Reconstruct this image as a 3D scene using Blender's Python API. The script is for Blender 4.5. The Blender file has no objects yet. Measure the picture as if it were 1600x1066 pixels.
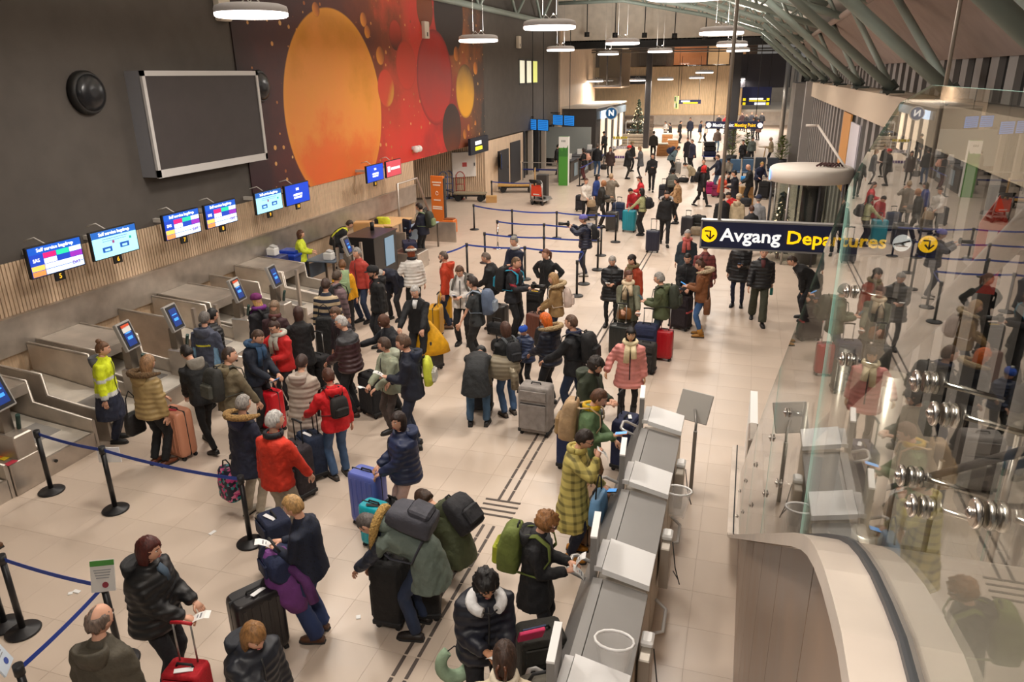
import bpy, bmesh, math, random
import numpy as np
from mathutils import Vector, Matrix, Euler

random.seed(7)
rng = np.random.default_rng(11)
SC = bpy.context.scene
COL = SC.collection
PI = math.pi
H = 5.5                                   # camera height above the hall floor
LAMP_W = 196.0                             # watts of one ceiling disc

# ------------------------------------------------------------------ camera
FPX = 1147.35
YAW, PIT, ROL = [math.radians(a) for a in (-17.5887, 19.855, 0.8362)]
def _rot():
    f = np.array([math.sin(YAW) * math.cos(PIT), math.cos(YAW) * math.cos(PIT), -math.sin(PIT)])
    r0 = np.cross(f, [0, 0, 1.0]); r0 /= np.linalg.norm(r0)
    d0 = np.cross(f, r0)
    return np.array([math.cos(ROL) * r0 + math.sin(ROL) * d0, -math.sin(ROL) * r0 + math.cos(ROL) * d0, f])
CR = _rot()
cam = bpy.data.cameras.new('camera')
cam.sensor_fit = 'HORIZONTAL'; cam.sensor_width = 36.0; cam.lens = 36.0 * FPX / 1600.0
cam.clip_start = 0.05; cam.clip_end = 300
camo = bpy.data.objects.new('camera', cam); COL.objects.link(camo)
m = Matrix.Identity(4)
for i in range(3):
    m[i][0] = CR[0][i]; m[i][1] = -CR[1][i]; m[i][2] = -CR[2][i]
m[2][3] = H
camo.matrix_world = m
SC.camera = camo

def at(px, py, z=0.0):
    """world point at height z that the photograph shows at pixel (px, py)"""
    d = CR.T @ np.array([(px - 800) / FPX, (py - 533) / FPX, 1.0])
    t = (z - H) / d[2]
    return Vector((d[0] * t, d[1] * t, z))
def atY(px, py, Y):
    d = CR.T @ np.array([(px - 800) / FPX, (py - 533) / FPX, 1.0])
    t = Y / d[1]
    return Vector((d[0] * t, Y, H + d[2] * t))
def atX(px, py, X):
    d = CR.T @ np.array([(px - 800) / FPX, (py - 533) / FPX, 1.0])
    t = X / d[0]
    return Vector((X, d[1] * t, H + d[2] * t))

# ------------------------------------------------------------------ world, exposure
w = bpy.data.worlds.new('world'); SC.world = w; w.use_nodes = True
w.node_tree.nodes['Background'].inputs[0].default_value = (1.0, 0.93, 0.86, 1)
w.node_tree.nodes['Background'].inputs[1].default_value = 0.16
SC.view_settings.view_transform = 'Standard'
SC.view_settings.look = 'None'
SC.view_settings.exposure = 0.0
SC.view_settings.gamma = 1.0
SC.view_settings.use_curve_mapping = False
try:
    SC.cycles.use_denoising = True
    SC.cycles.max_bounces = 7; SC.cycles.transparent_max_bounces = 16
    SC.cycles.diffuse_bounces = 3; SC.cycles.glossy_bounces = 3
    SC.cycles.sample_clamp_indirect = 4.0
except Exception:
    pass

LAMPS = []
for X, ys in ((-8.2, (11.6, 22.9, 33.5, 45.0)), (-4.6, (6.6, 17.7, 28.0, 39.4)), (-1.0, (0.5, 11.6, 22.7, 32.8, 44.0))):
    for Y in ys:
        LAMPS.append((X, Y, 6.6 if Y < 40 else 6.67))
for X, Y, Z in LAMPS:
    l = bpy.data.lights.new('ceiling_lamp_light', 'AREA'); l.shape = 'DISK'; l.size = 1.1
    l.energy = LAMP_W * (0.85 if X == -8.2 else 1.0); l.color = (1.0, 0.93, 0.85)
    o = bpy.data.objects.new('ceiling_lamp_light', l); COL.objects.link(o)
    o.location = (X, Y, Z - 0.16)
    l = bpy.data.lights.new('added_uplight', 'AREA'); l.shape = 'DISK'; l.size = 1.0      # added fill light above each disc, brightens roof, trusses and gable
    l.energy = LAMP_W * .9; l.color = (1.0, 0.93, 0.85)
    o = bpy.data.objects.new('added_uplight', l); COL.objects.link(o)
    o.location = (X, Y, Z + 0.2); o.rotation_euler = (PI, 0, 0)
FAR_LAMPS = [(-11.5, 58, 5.1), (-8.6, 60, 5.1), (-6.6, 61, 5.15), (-4.6, 66, 5.2), (-1.3, 62, 5.1), (-3.4, 56, 5.6)]
for X, Y, Z in FAR_LAMPS:
    l = bpy.data.lights.new('far_lamp_light', 'AREA'); l.shape = 'DISK'; l.size = 1.1
    l.energy = 300.0; l.color = (1.0, 0.9, 0.78)
    o = bpy.data.objects.new('far_lamp_light', l); COL.objects.link(o)
    o.location = (X, Y, Z - 0.16)

# ------------------------------------------------------------------ materials
MATS = {}
def lin(h):
    if not isinstance(h, str):
        return tuple(h) + (1,) if len(h) == 3 else tuple(h)
    h = h.lstrip('#')
    if len(h) == 3:
        h = ''.join(c * 2 for c in h)
    v = [int(h[i:i + 2], 16) / 255 for i in (0, 2, 4)]
    return tuple(c / 12.92 if c <= .04045 else ((c + .055) / 1.055) ** 2.4 for c in v) + (1,)

def mat(col, rough=.6, metal=0., kind='', emit=0., spec=.5):
    """cached principled material; kind adds a procedural grain"""
    key = (str(col), rough, metal, kind, emit, spec)
    if key in MATS:
        return MATS[key]
    M = bpy.data.materials.new('m_%s_%s' % (kind or 'plain', str(col).strip('#')[:10])); M.use_nodes = True
    nt = M.node_tree; N = nt.nodes; L = nt.links
    b = N['Principled BSDF']; c = lin(col)
    b.inputs['Base Color'].default_value = c
    b.inputs['Roughness'].default_value = rough; b.inputs['Metallic'].default_value = metal
    b.inputs['Specular IOR Level'].default_value = spec
    if emit:
        b.inputs['Emission Color'].default_value = c; b.inputs['Emission Strength'].default_value = emit
    def coords(scale):
        t = N.new('ShaderNodeTexCoord'); mp = N.new('ShaderNodeMapping'); mp.inputs['Scale'].default_value = scale
        L.new(t.outputs['Object'], mp.inputs[0]); return mp.outputs[0]
    def noise(vec, sc, det=3):
        n = N.new('ShaderNodeTexNoise'); n.inputs['Scale'].default_value = sc; n.inputs['Detail'].default_value = det
        L.new(vec, n.inputs['Vector']); return n
    def tint(fac, lo, hi):
        r = N.new('ShaderNodeValToRGB')
        r.color_ramp.elements[0].position = .3; r.color_ramp.elements[1].position = .72
        r.color_ramp.elements[0].color = tuple(min(1, x * lo) for x in c[:3]) + (1,)
        r.color_ramp.elements[1].color = tuple(min(1, x * hi) for x in c[:3]) + (1,)
        L.new(fac, r.inputs[0]); L.new(r.outputs[0], b.inputs['Base Color']); return r
    def bump(hgt, st, d=.02):
        bp = N.new('ShaderNodeBump'); bp.inputs['Strength'].default_value = st; bp.inputs['Distance'].default_value = d
        L.new(hgt, bp.inputs['Height']); L.new(bp.outputs[0], b.inputs['Normal'])
    if kind == 'fabric':
        v = coords((1, 1, 1)); n = noise(v, 9, 4); tint(n.outputs[0], .82, 1.18); bump(n.outputs[0], .55, .05)
    elif kind == 'puffer':
        v = coords((1, 1, 1)); n = noise(v, 7, 3)
        wv = N.new('ShaderNodeTexWave'); wv.wave_type = 'BANDS'; wv.bands_direction = 'Z'; wv.inputs['Scale'].default_value = 4.2
        wv.inputs['Distortion'].default_value = 1.2; wv.inputs['Detail'].default_value = 1.0
        L.new(v, wv.inputs[0]); tint(n.outputs[0], .85, 1.15)
        mx = N.new('ShaderNodeMath'); mx.operation = 'MULTIPLY_ADD'; mx.inputs[1].default_value = .35
        L.new(n.outputs[0], mx.inputs[0]); L.new(wv.outputs['Fac'], mx.inputs[2]); bump(mx.outputs[0], .3, .03)
    elif kind == 'hair':
        v = coords((1, 1, .25)); n = noise(v, 60, 3); tint(n.outputs[0], .55, 1.5); bump(n.outputs[0], .6, .01)
    elif kind == 'fur':
        v = coords((1, 1, 1)); n = noise(v, 45, 4); tint(n.outputs[0], .4, 1.35); bump(n.outputs[0], 1, .03)
    elif kind == 'denim':
        v = coords((1, 1, .6)); n = noise(v, 6, 4); tint(n.outputs[0], .7, 1.35); bump(n.outputs[0], .4, .03)
    elif kind in ('plaid', 'camo', 'leopard', 'floral', 'stripes', 'knit'):
        v = coords((1, 1, 1))
        if kind == 'plaid':
            rt_ = N.new('ShaderNodeMapping'); rt_.inputs['Rotation'].default_value = (0, 0, .8); L.new(v, rt_.inputs[0]); fs = []
            for ax in 'XZ':
                wv = N.new('ShaderNodeTexWave'); wv.wave_type = 'BANDS'; wv.bands_direction = ax; wv.inputs['Scale'].default_value = 3.1
                L.new(rt_.outputs[0], wv.inputs[0]); q_ = N.new('ShaderNodeMapRange'); q_.inputs[1].default_value = .12; q_.inputs[2].default_value = .42
                L.new(wv.outputs['Fac'], q_.inputs[0]); fs.append(q_.outputs[0])
            mx = N.new('ShaderNodeMath'); mx.operation = 'ADD'; L.new(fs[0], mx.inputs[0]); L.new(fs[1], mx.inputs[1])
            mh = N.new('ShaderNodeMath'); mh.operation = 'MULTIPLY'; mh.inputs[1].default_value = .5; L.new(mx.outputs[0], mh.inputs[0])
            r = tint(mh.outputs[0], .3, 1.1); r.color_ramp.elements[0].position = .05; r.color_ramp.elements[1].position = .95
        elif kind == 'stripes':
            wv = N.new('ShaderNodeTexWave'); wv.wave_type = 'BANDS'; wv.bands_direction = 'Z'; wv.inputs['Scale'].default_value = 2.6
            L.new(v, wv.inputs[0]); r = tint(wv.outputs['Fac'], 1, 1)
            r.color_ramp.elements[0].color = lin('#1c2233'); r.color_ramp.elements[0].position = .45; r.color_ramp.elements[1].position = .55
        else:
            sc = {'camo': 14, 'leopard': 26, 'floral': 24, 'knit': 40}[kind]
            vo = N.new('ShaderNodeTexVoronoi'); vo.inputs['Scale'].default_value = sc; L.new(v, vo.inputs['Vector'])
            if kind == 'floral':
                r = N.new('ShaderNodeValToRGB'); r.color_ramp.interpolation = 'CONSTANT'
                for p, q in ((.28, '#c23a7c'), (.46, '#e07aa0'), (.58, '#2c8f93')):
                    e = r.color_ramp.elements.new(p); e.color = lin(q)
                r.color_ramp.elements[0].color = lin('#12182e'); r.color_ramp.elements[-1].color = lin('#12182e'); r.color_ramp.elements[-1].position = .7
                s = N.new('ShaderNodeSeparateColor'); L.new(vo.outputs['Color'], s.inputs[0]); L.new(s.outputs[0], r.inputs[0])
                L.new(r.outputs[0], b.inputs['Base Color'])
            else:
                r = tint(vo.outputs['Distance'], .35, 1.2)
                r.color_ramp.elements[0].position = .2; r.color_ramp.elements[1].position = .4
    elif kind == 'steel':
        v = coords((1, 1, 1)); n = noise(v, 3.0, 4); r = tint(n.outputs[0], .8, 1.12)
        mr = N.new('ShaderNodeMapRange'); mr.inputs[3].default_value = rough - .08; mr.inputs[4].default_value = rough + .12
        L.new(n.outputs[0], mr.inputs[0]); L.new(mr.outputs[0], b.inputs['Roughness'])
    elif kind == 'wood':
        v = coords((1, 1, .08)); n = noise(v, 26, 4); tint(n.outputs[0], .82, 1.14)
    elif kind == 'wall':
        v = coords((1, 1, 1)); n = noise(v, 2.2, 5); tint(n.outputs[0], .9, 1.08); n2 = noise(v, 180, 2); bump(n2.outputs[0], .15, .004)
    elif kind == 'tile':
        v = coords((1, 1, 1)); n = noise(v, .55, 6); r = tint(n.outputs[0], .93, 1.05)
        mr = N.new('ShaderNodeMapRange'); mr.inputs[3].default_value = rough - .1; mr.inputs[4].default_value = rough + .15
        n2 = noise(v, 3.1, 4); L.new(n2.outputs[0], mr.inputs[0]); L.new(mr.outputs[0], b.inputs['Roughness'])
    elif kind == 'leaf':
        v = coords((1, 1, 1)); n = noise(v, 12, 3); tint(n.outputs[0], .5, 1.5)
    MATS[key] = M
    return M

def glass_mat(tintc='#f8faf8', rough=0.0, mixmin=0.0):
    key = ('glass', tintc, rough, mixmin)
    if key in MATS:
        return MATS[key]
    M = bpy.data.materials.new('m_glass'); M.use_nodes = True
    nt = M.node_tree; N = nt.nodes; L = nt.links; N.clear()
    out = N.new('ShaderNodeOutputMaterial'); mx = N.new('ShaderNodeMixShader')
    fr = N.new('ShaderNodeFresnel'); ge = N.new('ShaderNodeNewGeometry')
    io = N.new('ShaderNodeMapRange'); io.inputs[3].default_value = 1.5; io.inputs[4].default_value = 1 / 1.5   # same reflectance on both faces
    L.new(ge.outputs['Backfacing'], io.inputs[0]); L.new(io.outputs[0], fr.inputs[0])
    tr = N.new('ShaderNodeBsdfTransparent'); tr.inputs[0].default_value = lin(tintc)
    gl = N.new('ShaderNodeBsdfGlossy'); gl.inputs['Roughness'].default_value = rough
    L.new(fr.outputs[0], mx.inputs[0]); L.new(tr.outputs[0], mx.inputs[1]); L.new(gl.outputs[0], mx.inputs[2])
    L.new(mx.outputs[0], out.inputs[0])
    MATS[key] = M
    return M

# ------------------------------------------------------------------ mesh builder
class MB:
    def __init__(s):
        s.v = []; s.f = []; s.m = []; s.sm = []
    def add(s, vs, fs, mi=0, smooth=False):
        o = len(s.v); s.v += [tuple(p) for p in vs]
        for f in fs:
            s.f.append(tuple(i + o for i in f)); s.m.append(mi); s.sm.append(smooth)
        return s
    def box(s, c, d, mi=0, rot=None, ch=0.0, taper=1.0):
        x, y, z = d[0] / 2, d[1] / 2, d[2] / 2
        if ch > 0:
            ch = min(ch, x * .95, y * .95, z * .95)
            vs = []
            for sz in (-1, 1):
                for (ax, ay, az) in ((x - ch, y - ch, z), (x, y, z - ch)):
                    if sz == 1 and az == z: pass
                order = [(z, ch), (z - ch, 0)] if sz == 1 else [(z - ch, 0), (z, ch)]
                if sz == -1: order = [(z, ch), (z - ch, 0)]
                rings = []
                for zz, inn in order:
                    X_, Y_ = x - inn, y - inn
                    rings.append([(X_ - ch * .6, -Y_, sz * zz), (X_, -Y_ + ch * .6, sz * zz), (X_, Y_ - ch * .6, sz * zz), (X_ - ch * .6, Y_, sz * zz),
                                  (-X_ + ch * .6, Y_, sz * zz), (-X_, Y_ - ch * .6, sz * zz), (-X_, -Y_ + ch * .6, sz * zz), (-X_ + ch * .6, -Y_, sz * zz)])
                vs.append(rings)
            r = [vs[0][0], vs[0][1], vs[1][1], vs[1][0]]
            pts = [Vector(p) for q in r for p in q]
            fs = []
            for k in range(3):
                for i in range(8):
                    j = (i + 1) % 8
                    fs.append((k * 8 + i, k * 8 + j, k * 8 + 8 + j, k * 8 + 8 + i))
            fs.append(tuple(reversed(range(8)))); fs.append(tuple(range(24, 32)))
        else:
            pts = [Vector((sx * x * (taper if sz > 0 else 1), sy * y * (taper if sz > 0 else 1), sz * z)) for sz in (-1, 1) for sy in (-1, 1) for sx in (-1, 1)]
            fs = [(0, 2, 3, 1), (4, 5, 7, 6), (0, 1, 5, 4), (2, 6, 7, 3), (0, 4, 6, 2), (1, 3, 7, 5)]
        if rot is not None:
            R = rot if isinstance(rot, Matrix) else Euler(rot).to_matrix()
            pts = [R @ p for p in pts]
        c = Vector(c)
        return s.add([p + c for p in pts], fs, mi)
    def loft(s, rings, mi=0, cap=True, smooth=True, closed=True):
        n = len(rings[0]); vs = [p for r in rings for p in r]; fs = []
        for k in range(len(rings) - 1):
            for i in range(n if closed else n - 1):
                j = (i + 1) % n
                fs.append((k * n + i, k * n + j, (k + 1) * n + j, (k + 1) * n + i))
        s.add(vs, fs, mi, smooth)
        if cap:
            o = len(s.v) - len(vs)
            s.f.append(tuple(o + i for i in reversed(range(n)))); s.m.append(mi); s.sm.append(False)
            s.f.append(tuple(o + (len(rings) - 1) * n + i for i in range(n))); s.m.append(mi); s.sm.append(False)
        return s
    def tube(s, pts, rad, n=8, mi=0, cap=True, up=None, smooth=True):
        """round or elliptical tube along pts; rad: number or list of number / (rx, ry)"""
        pts = [Vector(p) for p in pts]
        if not isinstance(rad, (list,)): rad = [rad] * len(pts)
        rings = []; x = None
        for i, p in enumerate(pts):
            t = (pts[min(i + 1, len(pts) - 1)] - pts[max(i - 1, 0)])
            t = t.normalized() if t.length > 1e-9 else Vector((0, 0, 1))
            if x is None:
                h = Vector(up) if up is not None else (Vector((1, 0, 0)) if abs(t.x) < .9 else Vector((0, 1, 0)))
                x = (h - t * h.dot(t)).normalized()
            else:
                x = x - t * x.dot(t)
                x = x.normalized() if x.length > 1e-6 else Vector((1, 0, 0))
            y = t.cross(x)
            r = rad[i]; rx, ry = r if isinstance(r, (tuple, list)) else (r, r)
            rings.append([p + x * (math.cos(a) * rx) + y * (math.sin(a) * ry) for a in [2 * PI * k / n for k in range(n)]])
        return s.loft(rings, mi, cap, smooth)
    def cyl(s, p0, p1, r, n=12, mi=0, r1=None, smooth=True):
        return s.tube([p0, p1], [r, r if r1 is None else r1], n, mi, True, None, smooth)
    def lathe(s, prof, n=24, c=(0, 0, 0), mi=0, smooth=True):
        c = Vector(c)
        rings = [[c + Vector((r * math.cos(2 * PI * k / n), r * math.sin(2 * PI * k / n), z)) for k in range(n)] for r, z in prof]
        return s.loft(rings, mi, True, smooth)
    def ball(s, c, r, nu=12, nv=8, mi=0, rot=None):
        c = Vector(c); r = r if isinstance(r, (tuple, list)) else (r, r, r)
        rings = []
        for k in range(nv + 1):
            th = PI * min(max(k / nv, .02), .98)
            ring = []
            for i in range(nu):
                a = 2 * PI * i / nu
                p = Vector((r[0] * math.sin(th) * math.cos(a), r[1] * math.sin(th) * math.sin(a), -r[2] * math.cos(th)))
                if rot is not None: p = rot @ p
                ring.append(c + p)
            rings.append(ring)
        return s.loft(rings, mi)
    def prism(s, poly, z0, z1, mi=0):
        """polygon in XY between z0 and z1"""
        n = len(poly)
        vs = [(x, y, z0) for x, y in poly] + [(x, y, z1) for x, y in poly]
        fs = [(i, (i + 1) % n, n + (i + 1) % n, n + i) for i in range(n)] + [tuple(reversed(range(n))), tuple(range(n, 2 * n))]
        return s.add(vs, fs, mi)
    def mesh(s, name):
        me = bpy.data.meshes.new(name)
        me.from_pydata([tuple(p) for p in s.v], [], s.f)
        me.polygons.foreach_set('material_index', s.m)
        me.polygons.foreach_set('use_smooth', s.sm)
        me.update()
        return me
    def build(s, name, mats, parent=None, loc=None, rot=None):
        me = s.mesh(name)
        for q in (mats if isinstance(mats, (list, tuple)) else [mats]): me.materials.append(q)
        o = bpy.data.objects.new(name, me); COL.objects.link(o)
        if parent is not None: o.parent = parent
        if loc is not None: o.location = loc
        if rot is not None: o.rotation_euler = rot
        return o

def tag(o, label=None, cat=None, group=None, kind=None):
    if label: o['label'] = label
    if cat: o['category'] = cat
    if group: o['group'] = group
    if kind: o['kind'] = kind
    return o
def empty(name, label, cat, loc=(0, 0, 0), rz=0., group=None):
    o = bpy.data.objects.new(name, None); COL.objects.link(o)
    o.location = loc; o.rotation_euler = (0, 0, rz); o.empty_display_size = .1
    return tag(o, label, cat, group)
def struct(name, mb, m, parent=None):
    o = mb.build(name, m, parent)
    if parent is None: o['kind'] = 'structure'
    return o
def text(s, size, m, parent, loc, rot, name='lettering', ext=.004, align='CENTER', bold=0.0, fitw=0):
    cu = bpy.data.curves.new(name, 'FONT'); cu.body = s; cu.size = size; cu.extrude = ext
    cu.align_x = align; cu.align_y = 'CENTER'; cu.resolution_u = 2; cu.offset = bold
    t = bpy.data.objects.new(name, cu)
    COL.objects.link(t); bpy.context.view_layer.update()
    me = bpy.data.meshes.new_from_object(t.evaluated_get(bpy.context.evaluated_depsgraph_get()))
    bpy.data.objects.remove(t); bpy.data.curves.remove(cu)
    me.materials.append(m)
    o = bpy.data.objects.new(name, me); COL.objects.link(o)
    o.parent = parent; o.location = loc; o.rotation_euler = rot
    if fitw:
        xs_ = [v.co.x for v in me.vertices]; k_ = fitw / (max(xs_) - min(xs_)); c0 = (max(xs_) + min(xs_)) / 2
        for v in me.vertices: v.co.x = (v.co.x - c0) * k_
    return o

def film_mat(col='#efece8', a=.45):
    key = ('film', col, a)
    if key in MATS: return MATS[key]
    M = bpy.data.materials.new('m_film'); M.use_nodes = True; nt = M.node_tree; N = nt.nodes; L = nt.links
    b = N['Principled BSDF']; b.inputs['Base Color'].default_value = lin(col); b.inputs['Roughness'].default_value = .25; b.inputs['Alpha'].default_value = a
    MATS[key] = M
    return M

# ================================================================== THE SETTING
M_TILE = mat('#cdbbaa', .34, kind='tile'); M_GROUT = mat('#b09e8c', .8)
M_DARKWALL = mat('#544e49', .75, kind='wall'); M_WOOD = mat('#dcc0a2', .55, kind='wood'); M_PALEWOOD = mat('#e2c7ab', .55, kind='wood')
M_STEEL = mat('#c4bbb1', .34, .75, 'steel'); M_STEELD = mat('#8d857c', .35, .9, 'steel'); M_CHROME = mat('#d8d4d0', .15, 1.0)
M_BLACK = mat('#141415', .5); M_RUB = mat('#1d1d1f', .7); M_WHITE = mat('#ecebe8', .5); M_GREY = mat('#9a9693', .5)
M_TRUSS = mat('#8f9c95', .5, .1); M_ROOF = mat('#d0c9bf', .8, kind='wall'); M_PALE = mat('#cfc6bb', .8, kind='wall')
M_FIN = mat('#8b8683', .55); M_NIGHT = mat('#14161a', .08, 0, spec=.8); M_LEDGE = mat('#cbb9a4', .6)
M_PANELG = mat('#a3958f', .85, kind='wall'); M_DGREY = mat('#3b3a3d', .5)
M_LIT = mat('#fff4ea', .5, emit=6.0)

# floor: slab, 300 nearest visible tiles one by one, the rest joined
sb = MB(); sb.box((-6.5, 44, -.16), (26, 104, .3)); floor = struct('floor', sb, M_GROUT)
tw, tl, gap = .6, .605, .0026
tiles = []
for i in range(-28, 7):
    for j in range(-12, 155):
        cx, cy = -.16 + tw * (i + .5), 5.905 + tl * (j + .5)
        if cy < -3: continue
        c = CR @ np.array([cx, cy, -H])
        if c[2] < 1: vis = False
        else:
            u, v = c[0] / c[2] * FPX + 800, c[1] / c[2] * FPX + 533
            vis = -30 < u < 1330 and -30 < v < 1110 and cx > -9.6
        tiles.append((0 if vis else 1, c[2], cx, cy))
tiles.sort()
tb = MB(); tb.box((0, 0, -.006), (tw - gap, tl - gap, .012)); tme = tb.mesh('tile'); tme.materials.append(M_TILE)
rest = MB()
for k, (nv, d, cx, cy) in enumerate(tiles):
    if k < 300:
        o = bpy.data.objects.new('tile', tme); COL.objects.link(o); o.parent = floor; o.location = (cx, cy, 0)
    else:
        rest.box((cx, cy, -.006), (tw - gap, tl - gap, .012))
tag(rest.build('tiles', M_TILE, floor), kind='stuff')
# tactile guide strip, each bar a piece
bb = MB(); bb.box((0, 0, .003), (.036, .275, .006)); bme = bb.mesh('tactile_bar'); bme.materials.append(mat('#544a44', .7))
y = 4.55
while y < 30:
    if not (7.74 < y < 8.45):
        for x in (-2.86, -2.72):
            o = bpy.data.objects.new('tactile_bar', bme); COL.objects.link(o); o.parent = floor; o.location = (x, y, 0)
    y += .3
cb = MB(); cb.box((0, 0, .003), (.5, .036, .006)); cme = cb.mesh('crossing_bar'); cme.materials.append(mat('#544a44', .7))
for k in range(4):
    o = bpy.data.objects.new('crossing_bar', cme); COL.objects.link(o); o.parent = floor; o.location = (-2.79, 7.93 + .12 * k, 0)

XW = -12.1
b = MB(); b.box((XW - .2, 20.5, 5.5), (.4, 57, 5.9)); b.box((XW - .28, 20.5, 9.7), (.2, 57, 2.6))
struct('wall_left_upper', b, M_DARKWALL)
# mural printed flat on the upper wall
def mural_mat():
    M = bpy.data.materials.new('m_mural'); M.use_nodes = True
    nt = M.node_tree; N = nt.nodes; L = nt.links; bs = N['Principled BSDF']; bs.inputs['Roughness'].default_value = .6
    tc = N.new('ShaderNodeTexCoord'); P = tc.outputs['Object']
    sp = N.new('ShaderNodeSeparateXYZ'); L.new(P, sp.inputs[0])
    def ramp(fac, stops):
        r = N.new('ShaderNodeValToRGB'); e = r.color_ramp.elements
        e[0].position, e[0].color = stops[0][0], lin(stops[0][1]); e[1].position, e[1].color = stops[-1][0], lin(stops[-1][1])
        for p, c in stops[1:-1]:
            q = e.new(p); q.color = lin(c)
        L.new(fac, r.inputs[0]); return r.outputs[0]
    def mrange(v, a, b_, c=0., d=1.):
        n = N.new('ShaderNodeMapRange'); n.inputs[1].default_value = a; n.inputs[2].default_value = b_; n.inputs[3].default_value = c; n.inputs[4].default_value = d
        L.new(v, n.inputs[0]); return n.outputs[0]
    def mix(f, a, b_):
        n = N.new('ShaderNodeMix'); n.data_type = 'RGBA'; L.new(f, n.inputs[0]); L.new(a, n.inputs[6]); L.new(b_, n.inputs[7]); return n.outputs[2]
    def math2(op, a, b_=None, v=None):
        n = N.new('ShaderNodeMath'); n.operation = op; L.new(a, n.inputs[0])
        if b_ is not None: L.new(b_, n.inputs[1])
        elif v is not None: n.inputs[1].default_value = v
        return n.outputs[0]
    no = N.new('ShaderNodeTexNoise'); no.inputs['Scale'].default_value = .42; no.inputs['Detail'].default_value = 7; no.inputs['Roughness'].default_value = .62; L.new(P, no.inputs['Vector'])
    u = math2('ADD', mrange(sp.outputs[1], 16, 34.6), math2('MULTIPLY', math2('SUBTRACT', no.outputs[0], v=.5), v=.5))
    bg = ramp(u, [(0, '#2a2021'), (.13, '#45282a'), (.3, '#5a2c22'), (.44, '#7c3a1e'), (.52, '#b8432a'), (.62, '#cc3a2a'), (.74, '#9c2d26'), (.84, '#9a5a2c'), (.93, '#4d382e'), (1, '#3a3532')])
    low = ramp(u, [(0, '#3a2226'), (.25, '#6a2a26'), (.42, '#c83a26'), (.6, '#d8342a'), (.76, '#8e2a26'), (.88, '#7a4a2c'), (1, '#3a3532')])
    col = mix(mrange(sp.outputs[2], 5.8, 3.6), bg, low)
    vo = N.new('ShaderNodeTexVoronoi'); vo.inputs['Scale'].default_value = 2.3; vo.voronoi_dimensions = '2D'
    cx_ = N.new('ShaderNodeCombineXYZ'); L.new(sp.outputs[1], cx_.inputs[0]); L.new(sp.outputs[2], cx_.inputs[1]); L.new(cx_.outputs[0], vo.inputs['Vector'])
    s2 = N.new('ShaderNodeSeparateColor'); L.new(vo.outputs['Color'], s2.inputs[0])
    rad = mrange(s2.outputs[0], .35, 1, 0, .15)
    sp_f = math2('LESS_THAN', vo.outputs['Distance'], rad)
    speck = ramp(s2.outputs[1], [(0, '#8a3a20'), (.5, '#d08a44'), (1, '#ecc07a')])
    col = mix(math2('MULTIPLY', sp_f, v=.85), col, speck)
    def circle(col, cy, cz, r, stops, grad=(0, 1), edge='#3a1a12', soft=.03, nz=.8):
        dy = math2('SUBTRACT', sp.outputs[1], v=cy); dz = math2('SUBTRACT', sp.outputs[2], v=cz)
        d = math2('SQRT', math2('ADD', math2('MULTIPLY', dy, dy), math2('MULTIPLY', dz, dz)))
        f = mrange(d, r * (1 + soft * .3), r * (1 - soft * .7))
        g = math2('ADD', math2('MULTIPLY', dy, v=grad[0] / (2 * r)), math2('MULTIPLY', dz, v=grad[1] / (2 * r)))
        g = math2('ADD', math2('ADD', g, v=.5), math2('MULTIPLY', math2('SUBTRACT', no.outputs[0], v=.5), v=nz))
        c = ramp(g, stops)
        e = N.new('ShaderNodeRGB'); e.outputs[0].default_value = lin(edge)
        c = mix(mrange(d, r * .9, r, 0, .55), c, e.outputs[0])
        return mix(f, col, c)
    col = circle(col, 20.84, 4.6, 2.85, [(0, '#e0662a'), (.2, '#dc6c2a'), (.42, '#e08a3a'), (.7, '#dd8e36'), (1, '#c9831d')], (0.15, 1), '#e09a30', .015, 1.5)
    col = circle(col, 15.9, 3.0, 1.3, [(0, '#40222a'), (1, '#342024')], edge='#3a2228', soft=.2)
    col = circle(col, 25.17, 6.89, .5, [(0, '#4a2018'), (.5, '#a0341f'), (1, '#b83a22')])
    col = circle(col, 25.9, 5.9, .85, [(0, '#c83a24'), (1, '#b8402a')], edge='#a03020', soft=.1)
    col = circle(col, 24.17, 5.16, .62, [(0, '#c88a34'), (.3, '#c2462a'), (1, '#c8402a')], (-1, .6), '#a03a20', .06)
    col = circle(col, 27.83, 7.94, .75, [(0, '#7a3a1c'), (1, '#8a4a24')], edge='#5a2a18')
    col = circle(col, 30.26, 7.9, 1.6, [(0, '#332421'), (1, '#2c2220')], edge='#382622', soft=.06)
    col = circle(col, 28.54, 5.46, 1.78, [(0, '#c83026'), (.35, '#b03a34'), (.6, '#a23a36'), (.85, '#b02a22'), (1, '#a82018')], (.1, 1), '#401c1a', .015)
    col = circle(col, 31.83, 4.89, 1.12, [(0, '#e8a428'), (.4, '#dba032'), (.75, '#a8803c'), (1, '#5a4630')], (.25, 1), '#5a3c20', .02)
    col = circle(col, 30.1, 3.4, 1.05, [(0, '#6a3420'), (.5, '#4a3028'), (1, '#3a2a26')], edge='#4a2a20')
    for (cy, cz, r) in ((22.9, 7.25, .22), (23.1, 6.9, .2), (23.9, 6.2, .3), (30.9, 6.4, .3), (33.2, 5.85, .28), (31.6, 3.1, .22), (32.1, 3.35, .16), (33.0, 3.5, .12), (20.1, 7.35, .2)):
        col = circle(col, cy, cz, r, [(0, '#e0962e'), (.5, '#c07030'), (1, '#5a3420')], (.7, .5), '#3a2418', .1)
    L.new(col, bs.inputs['Base Color'])
    return M
b = MB(); b.box((XW + .022, 25.25, 5.47), (.03, 18.1, 5.85))
tag(b.build('mural', mural_mat()), 'huge printed mural of orange, red and yellow bubbles on the dark wall', 'mural')
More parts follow.
